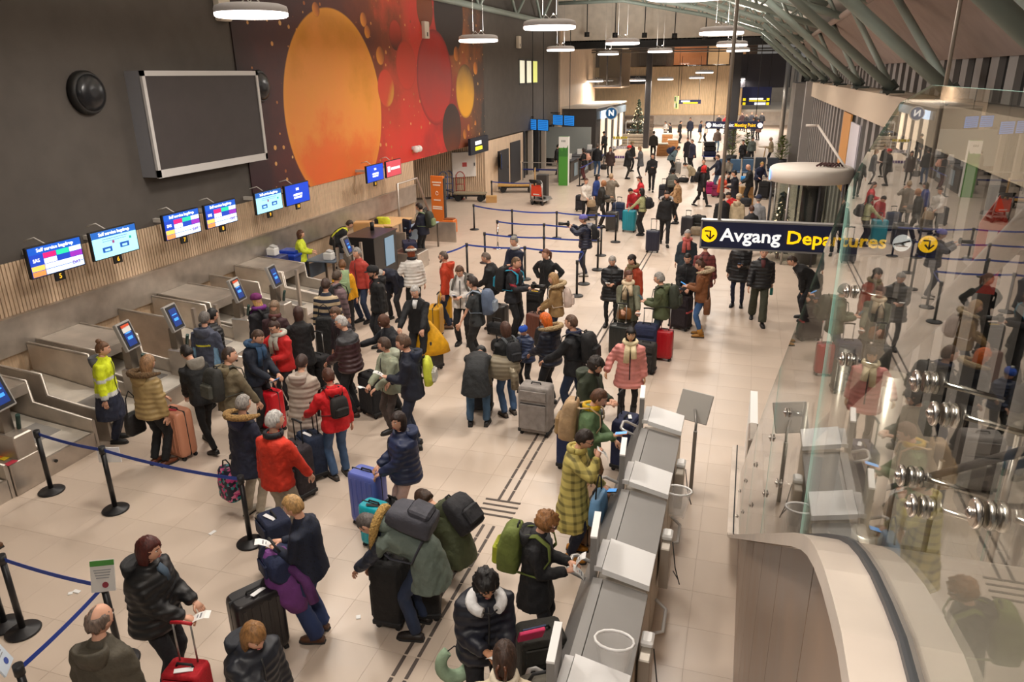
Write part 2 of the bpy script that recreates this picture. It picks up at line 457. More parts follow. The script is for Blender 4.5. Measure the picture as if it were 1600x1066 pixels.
# steel edge beam and clerestory struts over the dark wall
b = MB(); b.tube([(XW + .1, -4, 8.28), (XW + .1, 49, 8.45)], .13, 10)
beam = struct('trim_1', b, M_TRUSS)
for Y in (10.5, 16.3, 22.1, 27.9, 33.7, 39.4, 44.3):
    for s in (-1, 1):
        q = MB(); q.tube([(XW + .1, Y, 8.4), (XW + .3, Y + s * 2.6, 10.4)], .075, 8); q.build('strut', M_TRUSS, beam)
# lower wall: slats
b = MB(); b.box((XW - .2, 11, 1.3), (.36, 30.2, 2.62)); lw = struct('wall_left_lower', b, mat('#c4a98c', .7, kind='wood'))
sl = MB(); y = -3.9
while y < 26.05:
    sl.box((XW + .0, y, 2.1), (.03, .056, .93)); y += .075
tag(sl.build('slats', M_WOOD, lw), kind='stuff')
b = MB(); b.box((XW + .06, 11, 1.32), (.06, 30, .64)); b.box((XW + .07, 11, 1.645), (.1, 30, .03)); b.build('steel_band', M_STEEL, lw)
d = Vector((-12.1, 34.25, 0)) - Vector((-16.2, 31.4, 0)); ang = math.atan2(d.y, d.x)
b = MB(); b.box((d.length / 2, .1, 1.3), (d.length, .2, 2.6)); aw = struct('wall_alcove', b, mat('#a88f76', .7, kind='wood')); aw.location = (-16.2, 31.4, 0); aw.rotation_euler = (0, 0, ang)
sl = MB()
for k in range(int(d.length / .1)): sl.box((.05 + k * .1, -.02, 1.33), (.06, .05, 2.5))
tag(sl.build('slats', M_WOOD, aw), kind='stuff')
b = MB(); b.box((d.length / 2, -.03, .05), (d.length, .04, .1)); b.build('baseboard_alcove', mat('#5a4a3e', .7), aw)
b = MB(); b.box((XW - .15, 37.5, 1.3), (.3, 6.5, 2.6)); dw = struct('wall_left_doors', b, M_PALEWOOD)
for i, (y0, y1, zt) in enumerate(((36.22, 37.96, 1.92), (38.3, 40.1, 2.17))):
    b = MB(); b.box((XW + .02, (y0 + y1) / 2, zt / 2), (.05, y1 - y0, zt)); dr = struct('door_%d' % (i + 1), b, M_DGREY)
    b = MB(); b.box((XW + .07, y1 - .2, 1.0), (.05, .05, .14)); b.build('door_handle', M_CHROME, dr)
# glazed stretch beyond the doors, with pale posts
b = MB(); b.box((XW - .3, 45, 1.3), (.1, 8.4, 2.6)); struct('window_1', b, mat('#2c2d2c', .12, spec=.8))
for k, Y in enumerate((41.0, 42.6, 44.0, 45.6, 47.2, 48.8)):
    b = MB(); b.box((XW - .1, Y, 1.3), (.25, .3 if k % 2 else .16, 2.6)); struct('trim_2', b, mat('#b9ada0', .6) if k % 2 else M_DGREY)
# the three slit windows high on the dark wall
for k, (y0, y1) in enumerate(((40.15, 41.0), (41.5, 42.35), (42.75, 43.6))):
    b = MB(); b.box((XW + .005, (y0 + y1) / 2, 5.7), (.05, y1 - y0 + .16, 1.3)); f = struct('window_%d' % (k + 2), b, M_DGREY)
    b = MB(); b.box((XW + .035, (y0 + y1) / 2, 5.7), (.03, y1 - y0, 1.14)); b.build('pane', mat('#e8e6cc' if k < 2 else '#d8dc7a', .5, emit=.7), f)
# tall pale timber return wall and the far hall
b = MB(); b.box((XW - .15, 55, 4.4), (.3, 12, 8.8)); struct('wall_left_far', b, M_PALEWOOD)
b = MB(); b.box((-3.9, 50.2, 9.7), (17.2, .3, 4.4)); struct('wall_gable', b, mat('#ddd2c4', .8, kind='wall'))
b = MB(); b.box((-4.2, 50.3, 7.32), (17, .5, .5)); struct('trim_3', b, M_BLACK)
b = MB()
for z in (6.85, 7.0): b.tube([(-11, 54, z + .1), (2.4, 54, z - .05)], .05, 6)
struct('trim_4', b, mat('#8f8b86', .4, .6))
b = MB(); b.box((-8, 70.2, 4.05), (14.2, .3, 4.1)); wf = struct('wall_far', b, mat('#cfa878', .55, kind='wood'))
sl = MB()
for k in range(94): sl.box((-15 + .15 * k, 70.04, 4.05), (.132, .04, 4.0))
tag(sl.build('slats', mat('#e6c8a0', .55, kind='wood'), wf), kind='stuff')
b = MB(); b.box((-11.2, 69.9, 5.0), (1.0 * 4.2, .1, .7)); struct('trim_5', b, M_DGREY)
b = MB(); b.box((-10.8, 66.3, 1.05), (5.6, .4, 2.1)); wl = struct('wall_far_low', b, mat('#6b5c50', .8))
for k in range(9):
    q = MB(); q.box((-10.8, 66.05, .12 + k * .24), (5.5, .1, .2)); q.build('plank', mat(['#7a6a5c', '#8a7868', '#6a5a4e'][k % 3], .7, kind='wood'), wl)
b = MB(); b.box((-4.5, 89, 3.2), (24, .3, 6.4)); struct('wall_back', b, mat('#efe6da', .8, kind='wall'))
b = MB(); b.box((-4.5, 80, 2.35), (24, 19, .2)); struct('ceiling_passage', b, mat('#e6ddd0', .8))
for X in (-9, -4, 1):
    l = bpy.data.lights.new('passage_light', 'AREA'); l.shape = 'RECTANGLE'; l.size = 3.5; l.size_y = 8; l.energy = 520; l.color = (1, .93, .86)
    o = bpy.data.objects.new('passage_light', l); COL.objects.link(o); o.location = (X, 79, 2.2)
# upper gallery behind glass
b = MB(); b.box((-8, 73, 6.05), (14.2, 5.6, .12)); gal = struct('floor_gallery', b, M_DGREY)
b = MB(); b.box((-8, 75.9, 7.4), (16, .2, 2.7)); struct('wall_gallery', b, mat('#4a3a30', .8, kind='wall'))
for X, wdt, c in ((-6.0, 3.0, '#a8673f'), (-3.4, 1.9, '#caa37c'), (-1.6, 1.2, '#c99468'), (-13.0, 2.4, '#d6c8b8'), (-9.5, 2.6, '#3c2f28')):
    q = MB(); q.box((X, 75.75, 7.3), (wdt, .12, 2.1)); q.build('wall_panel', mat(c, .7), gal)
for X in (-12.6, -7.0, -2.8):
    l = bpy.data.lights.new('gallery_light', 'AREA'); l.size = 1.5; l.energy = 140; l.color = (1, .85, .68)
    o = bpy.data.objects.new('gallery_light', l); COL.objects.link(o); o.location = (X, 73.5, 8.4)
b = MB(); b.box((-8, 70.25, 6.65), (14.1, .04, 1.1)); b.build('glass_pane', glass_mat(), gal)
# glazed corner box of the gallery, at the left
b = MB(); b.box((-11.2, 60.1, 4.65), (2.6, .1, .12)); b.box((-11.2, 60.1, 7.3), (2.6, .1, .1))
for X in (-12.4, -11.0, -9.95): b.box((X, 60.1, 6), (.09, .1, 2.7))
gb = struct('window_5', b, M_DGREY)
q = MB(); q.box((-11.2, 60.15, 6), (2.5, .03, 2.6)); q.build('pane', glass_mat(), gb)
q = MB(); q.box((-11.2, 62.5, 4.55), (2.6, 4.6, .1)); q.box((-11.2, 64.7, 6), (2.6, .1, 2.8)); q.build('wall_segment', mat('#a58f78', .8), gb)
q = MB(); q.box((-11.2, 61.2, 5.0), (2.3, .5, .6)); q.build('shelf', mat('#6f6258', .7), gb)
# columns
def column(x, y, z1, r, m, nm='column'):
    b = MB(); b.tube([(x, y, 0), (x, y, z1)], r, 16); return struct(nm, b, m)
for (x, y, r) in ((-7.75, 60, .28), (-1.3, 60, .42)):
    b = MB(); b.box((x, y, 4), (r * 1.5, r * 1.5, 8), ch=.05); struct('column', b, M_DGREY)
column(2.15, 58, 7, .16, mat('#b9b6b2', .3, .8)); column(2.75, 58, 7, .16, mat('#b9b6b2', .3, .8))
b = MB(); b.box((.75, 62, 5.6), (3.6, .3, 2.4)); struct('wall_dark_panel', b, mat('#3e3c42', .6))
b = MB(); b.box((3.3, 57, 3.2), (.5, .5, 6.4)); struct('trim_6', b, M_BLACK)

# roof and trusses
prof = [(4.6, 7.9), (2.3, 8.15), (-1, 9.2), (-5, 10.3), (-12.6, 10.9)]
b = MB()
for (x0, z0), (x1, z1) in zip(prof[:-1], prof[1:]):
    b.add([(x0, -6, z0), (x0, 50, z0), (x1, 50, z1), (x1, -6, z1), (x0, -6, z0 + .2), (x0, 50, z0 + .2), (x1, 50, z1 + .2), (x1, -6, z1 + .2)],
          [(0, 3, 2, 1), (4, 5, 6, 7), (0, 1, 5, 4), (2, 3, 7, 6), (1, 2, 6, 5), (3, 0, 4, 7)])
struct('ceiling', b, M_ROOF)
ORD = ['first', 'second', 'third', 'fourth', 'fifth', 'sixth', 'seventh', 'eighth', 'ninth']
NODES = [2.0, 7.8, 13.6, 19.4, 25.1, 31.0, 36.9, 42.8, 48.4]
def chord(X): return 7.0 + .32 * (2.25 - X) if X > -3 else 8.68 + .2 * (-3 - X) if X > -8 else 9.68
for Y in NODES[2:]:
    tr = empty('roof_truss', 'grey green tubular roof truss, %s from the camera end' % ORD[NODES.index(Y) - 2], 'truss', (0, Y, 0), 0)
    pts = [(X, 0, chord(X)) for X in (2.25, 0, -1.5, -3, -5.5, -8, -12)]
    q = MB(); q.tube(pts, .11, 8); q.build('bottom_chord', M_TRUSS, tr)
    for s in (-.35, .35):
        q = MB(); q.tube([(X, s, z + .75) for X, _, z in pts], .08, 8); q.build('top_chord', M_TRUSS, tr)
    X = 2.1; k = 0
    q = MB()
    while X > -11:
        for s in (-.35, .35):
            q.tube([(X, 0, chord(X)), (X - .55, s, chord(X - .55) + .75)], .045, 6); q.tube([(X - .55, s, chord(X - .55) + .75), (X - 1.1, 0, chord(X - 1.1))], .045, 6)
        X -= 1.1
    q.build('web', M_TRUSS, tr)
for Y in NODES:
    st = empty('roof_strut', 'grey green tubular strut pair rising from the ledge, %s from the camera end' % ORD[NODES.index(Y)], 'strut', (3.0, Y, 5.0), 0)
    q = MB(); q.tube([(0, 0, .1), (-2.85, 0, 2.5)], .1, 10); q.build('main_strut', M_TRUSS, st)
    q = MB(); q.tube([(0, .05, .1), (-.72, 3.2, 2.0)], .075, 8); q.build('brace', M_TRUSS, st)
    q = MB(); q.box((0, 0, .04), (.45, .45, .06)); q.box((-.05, 0, .14), (.3, .05, .22), rot=(0, -.7, 0)); q.build('foot_plate', mat('#4a504c', .5, .3), st)
b = MB(); b.tube([(2.25, -4, 7.0), (2.25, 50, 7.0)], .09, 8); struct('trim_7', b, M_PANELG)
# slanted panel, window band and ledge on the right
b = MB(); b.add([(2.3, -4, 7.0), (2.3, 50, 7.0), (3.62, 50, 5.68), (3.62, -4, 5.68), (2.4, -4, 7.1), (2.4, 50, 7.1), (3.72, 50, 5.78), (3.72, -4, 5.78)],
                [(0, 1, 2, 3), (4, 7, 6, 5), (0, 4, 5, 1), (3, 2, 6, 7), (0, 3, 7, 4), (1, 5, 6, 2)])
struct('wall_right_upper', b, M_PANELG)
b = MB(); b.box((3.78, 23, 5.35), (.06, 54, .8)); wn = struct('window_6', b, M_NIGHT)
fb = MB(); fb.box((0, 0, 0), (.1, .44, .74)); fme = fb.mesh('mullion'); fme.materials.append(M_FIN)
for k in range(48):
    o = bpy.data.objects.new('mullion', fme); COL.objects.link(o); o.parent = wn; o.location = (3.7, 4 + k * .94, 5.36)
b = MB(); b.box((3.4, 23, 4.88), (.85, 54, .16)); b.box((3.02, 23, 4.55), (.1, 54, .6)); struct('trim_8', b, M_LEDGE)
b = MB(); b.box((3.32, 23, 2.2), (.06, 54, 4.4)); wr = struct('window_7', b, mat('#4b4a49', .15, spec=.7))
fb = MB(); fb.box((0, 0, 0), (.16, .46, 4.3)); fme2 = fb.mesh('mullion'); fme2.materials.append(M_FIN)
for k in range(38):
    o = bpy.data.objects.new('mullion', fme2); COL.objects.link(o); o.parent = wr; o.location = (3.15, 5 + k * 1.2, 2.15)
fb = MB(); fb.box((3.2, 23, 2.9), (.12, 54, .1)); fb.build('rail', M_FIN, wr)
b = MB(); b.box((3.1, 52.5, 2.4), (1.4, 5.4, 4.9)); struct('wall_right_far', b, mat('#8d8885', .7, kind='wall'))
b = MB(); b.box((2.93, 45.0, 2.5), (.5, .8, 5)); struct('trim_9', b, mat('#9a9592', .6))
# added dark sheet standing for the night outside the right-hand windows, behind the glass
b = MB(); b.box((5.0, 23, 4), (.2, 60, 9)); struct('night_backdrop', b, mat('#101114', .9))

for k, (px, py) in enumerate(((917, 54), (961, 55), (1007, 55), (1054, 56), (1102, 58))):
    p = atY(px, py, 49.2); t = empty('pendant_spot', 'small black pendant spotlight before the pale gable wall, %s in its row' % ORD[k], 'spotlight', p)
    q = MB(); q.tube([(0, 0, -.14), (0, 0, .14)], [.16, .16], 12); q.build('housing', M_BLACK, t)
    q = MB(); q.cyl((0, 0, .12), (0, 0, 3.2), .03, 6); q.build('rod', M_BLACK, t)

# ================================================================== FIXTURES
def copy_tree(o, parent=None):
    c = o.copy(); COL.objects.link(c); c.parent = parent
    for ch in o.children: copy_tree(ch, c)
    return c
def row_label(fmt, words):
    return [fmt % w_ for w_ in words]

# ceiling discs
def lamp(X, Y, Z, label, top=9.5, group=None):
    t = empty('ceiling_lamp', label, 'lamp', (X, Y, Z), 0, group)
    b = MB(); b.lathe([(.05, .09), (.5, .09), (.585, .06), (.6, .02), (.6, -.04), (.57, -.05)], 32); b.build('housing', mat('#d5d4d8', .5), t)
    b = MB(); b.lathe([(.57, -.045), (.597, -.045), (.597, -.09), (.57, -.11), (.3, -.115), (.01, -.115)], 32); b.build('diffuser', M_LIT, t)
    for s in (-.16, .16):
        q = MB(); q.cyl((s, 0, .08), (s, 0, top - Z), .003, 5); q.build('suspension_wire', mat('#6f6c69', .5), t)
    q = MB(); q.tube([(-.2, 0, .1), (-.1, .03, .2), (0, 0, .12), (.1, -.03, .22), (.2, 0, .1)], .012, 5); q.build('cable', M_WHITE, t)
    return t
nm = {-8.2: 'over the check-in wall side', -4.6: 'along the middle of the hall', -1.0: 'nearest the window struts'}
od = ['first', 'second', 'third', 'fourth', 'fifth']
for X, Y, Z in LAMPS:
    if Y < 10: continue
    k = [q[1] for q in LAMPS if q[0] == X and q[1] >= 10].index(Y)
    lamp(X, Y, Z, 'round white hanging lamp %s, %s in its row' % (nm[X], od[k]), 10.3 if X < -4 else 8.9)
for k, (X, Y, Z) in enumerate(FAR_LAMPS):
    lamp(X, Y, Z, 'small white disc lamp before the far timber wall, %s from the check-in side' % ['first', 'second', 'third', 'fourth', 'sixth', 'fifth'][k], 7.0)

# big blank display
t = empty('wall_display', 'large blank grey video display in a white frame on the dark wall', 'display', (XW, 14.55, 4.65))
b = MB(); b.box((.2, 0, 0), (.4, 3.78, 2.1)); b.build('casing', mat('#85858a', .5), t)
b = MB()
for c, d in (((.41, 0, 1.0), (.06, 3.8, .1)), ((.41, 0, -.98), (.06, 3.8, .16)), ((.41, -1.86, 0), (.06, .08, 2.1)), ((.41, 1.86, 0), (.06, .08, 2.1))): b.box(c, d)
b.build('frame', mat('#c9c6c4', .5), t)
b = MB(); b.box((.405, 0, .02), (.02, 3.66, 1.9)); b.build('screen', mat('#3c3636', .6, kind='wall'), t)
for Y, z, lb in ((11.6, 5.31, 'round black loudspeaker on the dark wall beside the display, over monitor 5'), (16.95, 5.34, 'round black loudspeaker on the mural edge beside the display frame')):
    t = empty('loudspeaker', lb, 'loudspeaker', (XW, Y, z))
    b = MB(); b.tube([(0, 0, 0), (.1, 0, 0), (.16, 0, 0)], [.4, .4, .36], 28); b.build('ring', mat('#1c1c1c', .35), t)
    b = MB(); b.tube([(.1, 0, 0), (.18, 0, 0), (.23, 0, 0), (.25, 0, 0)], [.34, .33, .24, .08], 28); b.build('dome', mat('#191b1f', .25), t)
for Y, z, lb in ((15.9, 7.1, 'small white box on the dark wall above the blank display'), (27.65, 7.17, 'small white box fixed on the mural over the red bubble'), (39.8, 7.16, 'small white box on the dark wall over the slit windows')):
    t = empty('sensor_box', lb, 'box', (XW, Y, z))
    b = MB(); b.box((.09, 0, 0), (.16, .42, .6), ch=.02); b.build('shell', mat('#d9cfc0', .6), t)
    b = MB(); b.box((.175, 0, -.15), (.02, .06, .14)); b.build('slot', M_BLACK, t)
t = empty('wall_camera', 'white dome camera under the lower edge of the mural', 'camera', (XW, 26.2, 2.95))
for s in (-.14, .14):
    b = MB(); b.ball((.16, s, 0), .13, 12, 8); b.build('dome', M_WHITE, t)
b = MB(); b.box((.05, 0, .05), (.1, .5, .12)); b.build('bracket', mat('#bbb', .5), t)

# ---- check-in monitors
RX = (PI / 2, 0, PI / 2)
def mquad(b, y0, y1, z0, z1, mi, x=.032): b.box((x, (y0 + y1) / 2, (z0 + z1) / 2), (.006, y1 - y0, z1 - z0), mi)
SCM = lambda c, e=1.0: mat(c, .4, emit=e)
def monitor(Y, wdt, num, design, label):
    t = empty('check_in_monitor', label, 'monitor', (-11.4, Y, 2.63))
    hh = .27; w2 = wdt / 2
    b = MB(); b.box((0, 0, 0), (.06, wdt, 2 * hh), ch=.01); b.build('casing', M_BLACK, t)
    b = MB(); b.box((-.35, 0, .05), (.7, .08, .08)); b.tube([(-.3, -w2 * .5, .33), (-.12, -w2 * .4, .38), (-.02, -w2 * .2, .25)], .012, 5); b.build('wall_arm', mat('#c9c4bd', .5), t)
    a0, a1 = -w2 + .03, w2 - .03; z0, z1 = -hh + .02, hh - .02
    s = MB(); L = a1 - a0
    if design == 'A':
        cols = ['#1450b4', '#1a3fae', '#d81f6e', '#28c79a', '#cfe6f4', '#e7c05a', '#f2f4f8', '#8a2aa8', '#dfe9f2', '#c98a4a']
        mquad(s, a0, a1, z0, z1, 1)
        mquad(s, a0, a1, z1 - .12, z1, 0, .034)
        ws = L / 4; hs = (z1 - .12 - z0) / 4
        lay = [(0, 3, 1, 1, 1), (1, 3, 1, 1, 2), (2, 3, 1, 1, 3), (3, 3, 1, 1, 4), (0, 2, 1, 1, 1), (1, 2, 1, 1, 6), (2, 2, 1, 1, 1), (3, 2, 1, 1, 7), (0, 1, 1, 1, 5), (1, 1, 3, 1, 8), (0, 0, 1, 1, 9), (1, 0, 3, 1, 4)]
        for cx, cz, nw, nh, ci in lay: mquad(s, a0 + cx * ws + .006, a0 + (cx + nw) * ws - .006, z0 + cz * hs + .005, z0 + (cz + nh) * hs - .005, ci, .035)
        s.build('screen', [SCM(c) for c in cols], t)
        text('SAS', .085, SCM('#fff', 1.2), t, (.04, a0 + .12, z0 + hs * 2.9), RX, bold=.0006)
        text('DAT', .085, SCM('#6b4bb0', .8), t, (.04, a1 - .16, z0 + hs * .9), RX, bold=.0006)
        hd = 'Self service bagdrop'
    elif design == 'B':
        mquad(s, a0, a1, z0, z1, 1); mquad(s, a0, a1, z1 - .12, z1, 0, .034)
        for (yy, zz, c) in ((-.22, -.1, 2), (.2, -.08, 2)):
            mquad(s, yy - .11, yy + .11, zz - .05, zz + .045, c, .036); mquad(s, yy - .06, yy + .06, zz - .03, zz + .01, 1, .038)
        mquad(s, -.08, -.03, -.01, .04, 3, .037); mquad(s, .34, .39, 0, .05, 4, .037)
        mquad(s, -.3, .3, .085, .098, 5, .036); mquad(s, -.3, .26, .045, .056, 5, .036)
        s.build('screen', [SCM(c) for c in ('#1d58a8', '#9fdcf5', '#1f4f9e', '#8a3a6a', '#2a9a8a', '#6b8aa0')], t)
        hd = 'Self service bagdrop'
    else:
        c0 = '#1440c0' if design == 'C' else '#b4424e'
        mquad(s, a0, a1, z0, z1, 0); s.build('screen', [SCM(c0, .9)], t)
        if design == 'C':
            text('SAS', .09, SCM('#fff', 1.2), t, (.04, 0, .12), RX, bold=.0006)
            text('ASSISTANCE\n& SUPPORT', .075, SCM('#fff', 1.2), t, (.04, 0, -.06), RX, bold=.001)
        else:
            q = MB(); mquad(q, a0 + .08, a0 + .26, -.09, .09, 0, .036); mquad(q, a0 + .32, a1 - .1, -.04, .04, 0, .036); q.build('screen_sign', SCM('#f4dfe2'), t)
        hd = ''
    if hd: text(hd, .085, SCM('#fff', 1.2), t, (.042, 0, z1 - .058), RX, bold=.0006, fitw=.74)
    if num:
        b = MB(); b.box((0, 0, -hh - .07), (.03, .2, .15)); b.build('number_plate', M_BLACK, t)
        text(str(num), .12, SCM('#f0b428', 1.0), t, (.02, 0, -hh - .07), RX, bold=.001)
    return t
for Y, wdt, num, ds, lb in ((9.62, 1.12, 5, 'A', 'check-in monitor numbered five, first of those with coloured tiles'), (10.93, 1.12, 6, 'B', 'check-in monitor numbered six with pale blue bag instructions'),
                            (12.76, 1.1, 7, 'A', 'check-in monitor numbered seven, second of those with coloured tiles'), (14.03, 1.1, 8, 'A', 'check-in monitor numbered eight, third of those with coloured tiles'),
                            (15.87, 1.12, 9, 'B', 'check-in monitor numbered nine, pale blue, under the mural'), (17.14, 1.15, 10, 'C', 'dark blue assistance monitor hanging beside monitor 9'),
                            (21.6, 1.15, 11, 'C', 'dark blue assistance monitor further along the mural'), (22.95, 1.15, 0, 'D', 'red monitor at the end of the monitor row')):
    monitor(Y, wdt, num, ds, lb)

# ---- bag-drop lanes
def poly_xz(b, poly, y0, y1, mi=0):
    n = len(poly)
    vs = [(x, y0, z) for x, z in poly] + [(x, y1, z) for x, z in poly]
    return b.add(vs, [(i, (i + 1) % n, n + (i + 1) % n, n + i)[::-1] for i in range(n)] + [tuple(range(n)), tuple(reversed(range(n, 2 * n)))], mi)
LANES = [(6.0, 0), (7.5, 1), (8.72, 0), (9.85, 1), (11.75, 0), (12.85, 1), (14.55, 0), (15.55, 1)]
nth = ['first', 'second', 'third', 'fourth', 'fifth', 'sixth', 'seventh', 'eighth']
M_BELT = mat('#a09c97', .45, .2, 'steel'); M_INNER = mat('#e4dccf', .45, .3, 'steel'); M_LANE = mat('#c2b7aa', .38, .55, 'steel')
for k, (Y, cov) in enumerate(LANES):
    t = empty('bag_drop_lane', 'stainless steel bag drop conveyor %s, %s from the belt posts' % ('with covered tunnel' if cov else 'with open sides', nth[k]), 'conveyor', (0, Y, 0))
    prof_ = [(-9.45, 0), (-9.45, .5), (-10.62, .66), (-10.66, 1.02), (-12.0, 1.12), (-12.0, 0)]
    for s in (-1, 1):
        b = MB(); poly_xz(b, prof_, s * .47 - .03, s * .47 + .03); b.build('side_panel', M_LANE, t)
        b = MB(); b.tube([(-9.45, s * .47, .5), (-10.62, s * .47, .66), (-10.66, s * .47, 1.03), (-12.0, s * .47, 1.13)], .026, 6); b.build('top_rail', M_STEEL, t)
    b = MB(); poly_xz(b, [(-9.5, .3), (-10.7, .42), (-12.0, .62), (-12.0, .5), (-9.5, .2)], -.42, .42); b.build('belt', M_INNER, t)
    b = MB(); poly_xz(b, [(-9.95, .355), (-10.45, .41), (-10.45, .4), (-9.95, .34)], -.3, .3); b.build('belt_plate', M_BELT, t)
    b = MB(); b.box((-9.47, 0, .15), (.04, .9, .3)); b.build('front_panel', M_STEEL, t)
    if cov:
        b = MB(); poly_xz(b, [(-10.66, 1.0), (-12.0, 1.1), (-12.0, 1.13), (-10.66, 1.03)], -.46, .46); poly_xz(b, [(-10.64, .84), (-10.64, 1.02), (-10.68, 1.02), (-10.68, .84)], -.46, .46); b.build('tunnel_cover', mat('#b8afa5', .36, .6, 'steel'), t)
    b = MB(); b.cyl((-9.44, -.3, .2), (-9.42, -.3, .2), .025, 8); b.build('lock', M_BLACK, t)
# consoles with scanner screens between the lanes
for k, (Y, X, st, lb) in enumerate(((6.82, -9.75, 1, 'bag drop scanner screen nearest the belt posts, at the hall front'), (9.3, -9.85, 0, 'bag drop scanner screen with an orange and white note, behind the hi-vis worker'), (10.35, -9.8, 1, 'bag drop scanner screen glowing blue beside the grey-blue jacket'),
                                (12.25, -9.85, 0, 'bag drop scanner screen with a red and white note above it, near the purple hat'), (13.4, -9.75, 1, 'bag drop scanner screen with blue logo over the long conveyor'), (16.55, -9.7, 1, 'grey bag drop scanner tablet next to the yellow jacket'))):
    t = empty('bag_drop_scanner', lb, 'scanner', (X, Y, 0))
    b = MB(); b.box((.1, 0, .42), (.42, .3, .84), ch=.02); b.build('console', M_STEEL, t)
    b = MB(); b.box((0, 0, .98), (.16, .16, .5), ch=.01); b.build('column', M_STEELD, t)
    R = Euler((0, math.radians(-18), math.radians(8))).to_matrix()
    b = MB(); b.box((.02, 0, 1.42), (.07, .36, .5), rot=R, ch=.012); b.build('head', mat('#a9a6a2', .4, .3), t)
    b = MB(); b.box(Vector((.02, 0, 1.42)) + R @ Vector((.03, 0, 0)), (.02, .3, .44), rot=R); b.build('bezel', mat('#232326', .4), t)
    b = MB(); b.box(Vector((.02, 0, 1.42)) + R @ Vector((.042, 0, 0 if st else -.06)), (.008, .2, .33 if st else .24), rot=R)
    b.box(Vector((.02, 0, 1.42)) + R @ Vector((.047, 0, .05)), (.006, .13, .02), 1, R); b.box(Vector((.02, 0, 1.42)) + R @ Vector((.047, 0, -.04)), (.006, .12, .05), 1, R)
    b.build('screen', [SCM('#0d2c6e', .8), SCM('#3c8fe0', 1.0)], t)
    if not st:
        b = MB(); b.box(Vector((.02, 0, 1.42)) + R @ Vector((.045, 0, .17)), (.008, .2, .05), 0, R); b.box(Vector((.02, 0, 1.42)) + R @ Vector((.045, 0, .11)), (.008, .2, .09), 1, R); b.build('note', [mat('#e2552a'), M_WHITE], t)
    b = MB(); b.tube([(.13, .1, .85), (.16, .1, 1.0), (.2, .08, 1.08)], .03, 8); b.build('hand_scanner', mat('#1d3a34', .4), t)
for k, Y in enumerate((11.15, 13.95, 17.05, 17.5)):
    t = empty('sensor_posts', 'pair of thin steel posts standing beside %s' % ['the purple hat woman\'s conveyor', 'the conveyor under monitor 8', 'the grey scanner tablet', 'the hi-vis agent\'s desk'][k], 'posts', (-9.75, Y - (.5 if k > 1 else 0), 0))
    for s in (-.16, .16):
        b = MB(); b.box((s * .8, s, .7), (.06, .07, 1.4)); b.build('post', M_STEEL, t)
# stickers on the first console
t = empty('notice_cards', 'yellow and red cards lying on the first steel console', 'cards', (-9.56, 6.66, .5))
for k, (x, y, c) in enumerate(((-.1, .0, '#e8c82a'), (-.0, .16, '#c23a4c'), (.1, -.1, '#c23a4c'), (-.2, -.05, '#d8742a'))):
    b = MB(); b.box((x, y, .008), (.1, .15, .006)); b.build('card', mat(c), t)
b = MB(); b.box((-9.75, 6.74, .25), (.66, .46, .5), ch=.01)
tag(b.build('console_box', M_STEEL), 'low steel console top carrying coloured cards, by the first lane', 'console')

# ---- staffed desk island past the lanes
t = empty('service_counter', 'tall black service counter with a pale blue poster', 'counter', (-10.0, 18.45, 0))
b = MB(); b.box((0, 0, .68), (.9, 1.4, 1.36), ch=.01); b.build('body', mat('#1b1a1c', .3), t)
b = MB(); b.box((0, 0, 1.375), (.96, 1.46, .03)); b.build('top', mat('#2a282a', .3), t)
b = MB(); b.box((.46, .2, .85), (.015, .55, .8)); b.build('poster', mat('#8fb4d6', .5), t)
b = MB(); b.cyl((-.1, .3, 1.39), (-.1, .3, 1.62), .06, 10); b.build('bottle', M_BLACK, t)
def desk(x, y, wx, wy, z, label, m_):
    t = empty('staff_desk', label, 'desk', (x, y, 0))
    b = MB(); b.box((0, 0, z), (wx, wy, .04), ch=.008); b.build('top', m_, t)
    for sx in (-1, 1):
        for sy in (-1, 1):
            b = MB(); b.box((sx * (wx / 2 - .05), sy * (wy / 2 - .05), z / 2), (.05, .05, z)); b.build('leg', M_STEELD, t)
    b = MB(); b.box((-wx / 2 + .03, 0, z * .6), (.03, wy * .9, z * .5)); b.build('modesty_panel', m_, t)
    return t
desk(-10.9, 17.6, .9, 1.0, .8, 'grey staff desk beside the hi-vis agent', mat('#6f7b8a', .5))
desk(-11.3, 22.2, 1.0, 1.6, .95, 'pale wooden desk by the wall beneath the red monitor', mat('#e3b984', .5, kind='wood'))
desk(-10.2, 22.4, .7, 1.3, .85, 'pale blue desk in front of the man with green backpack', mat('#8fa6bd', .5))
b = MB(); b.box((-10.95, 20.9, .45), (1.7, .06, .9)); b.box((-10.4, 23.8, .35), (1.7, .06, .7))
tag(b.build('low_partition', M_STEEL), 'low brushed steel partition around the far staff desks', 'partition')
def carton(x, y, z, s, label, c='#c99a63'):
    t = empty('carton', label, 'box', (x, y, z), .3)
    b = MB(); b.box((0, 0, s[2] / 2), s, ch=.008); b.build('body', mat(c, .7), t)
    b = MB(); b.box((0, 0, s[2] + .002), (s[0], .06, .004)); b.build('tape', mat('#e2c89a', .4), t)
carton(-11.2, 20.2, 0.92, (.5, .45, .4), 'cardboard carton on the steel run under the mural, larger one')
carton(-10.75, 20.3, .92, (.35, .4, .28), 'small cardboard carton beside the larger carton under the mural', '#d4aa74')
b = MB(); b.box((-11.0, 20.2, .45), (1.3, .9, .9), ch=.02); tag(b.build('steel_bench', M_STEEL), 'steel bench carrying two cardboard cartons', 'bench')
t = empty('recycling_bin', 'dark blue recycling bin with white bottle symbols behind the conveyor', 'bin', (-11.66, 16.95, 0))
b = MB(); b.box((0, 0, .5), (.55, .6, 1.0), taper=1.12); b.build('body', mat('#1c3a9c', .45), t)
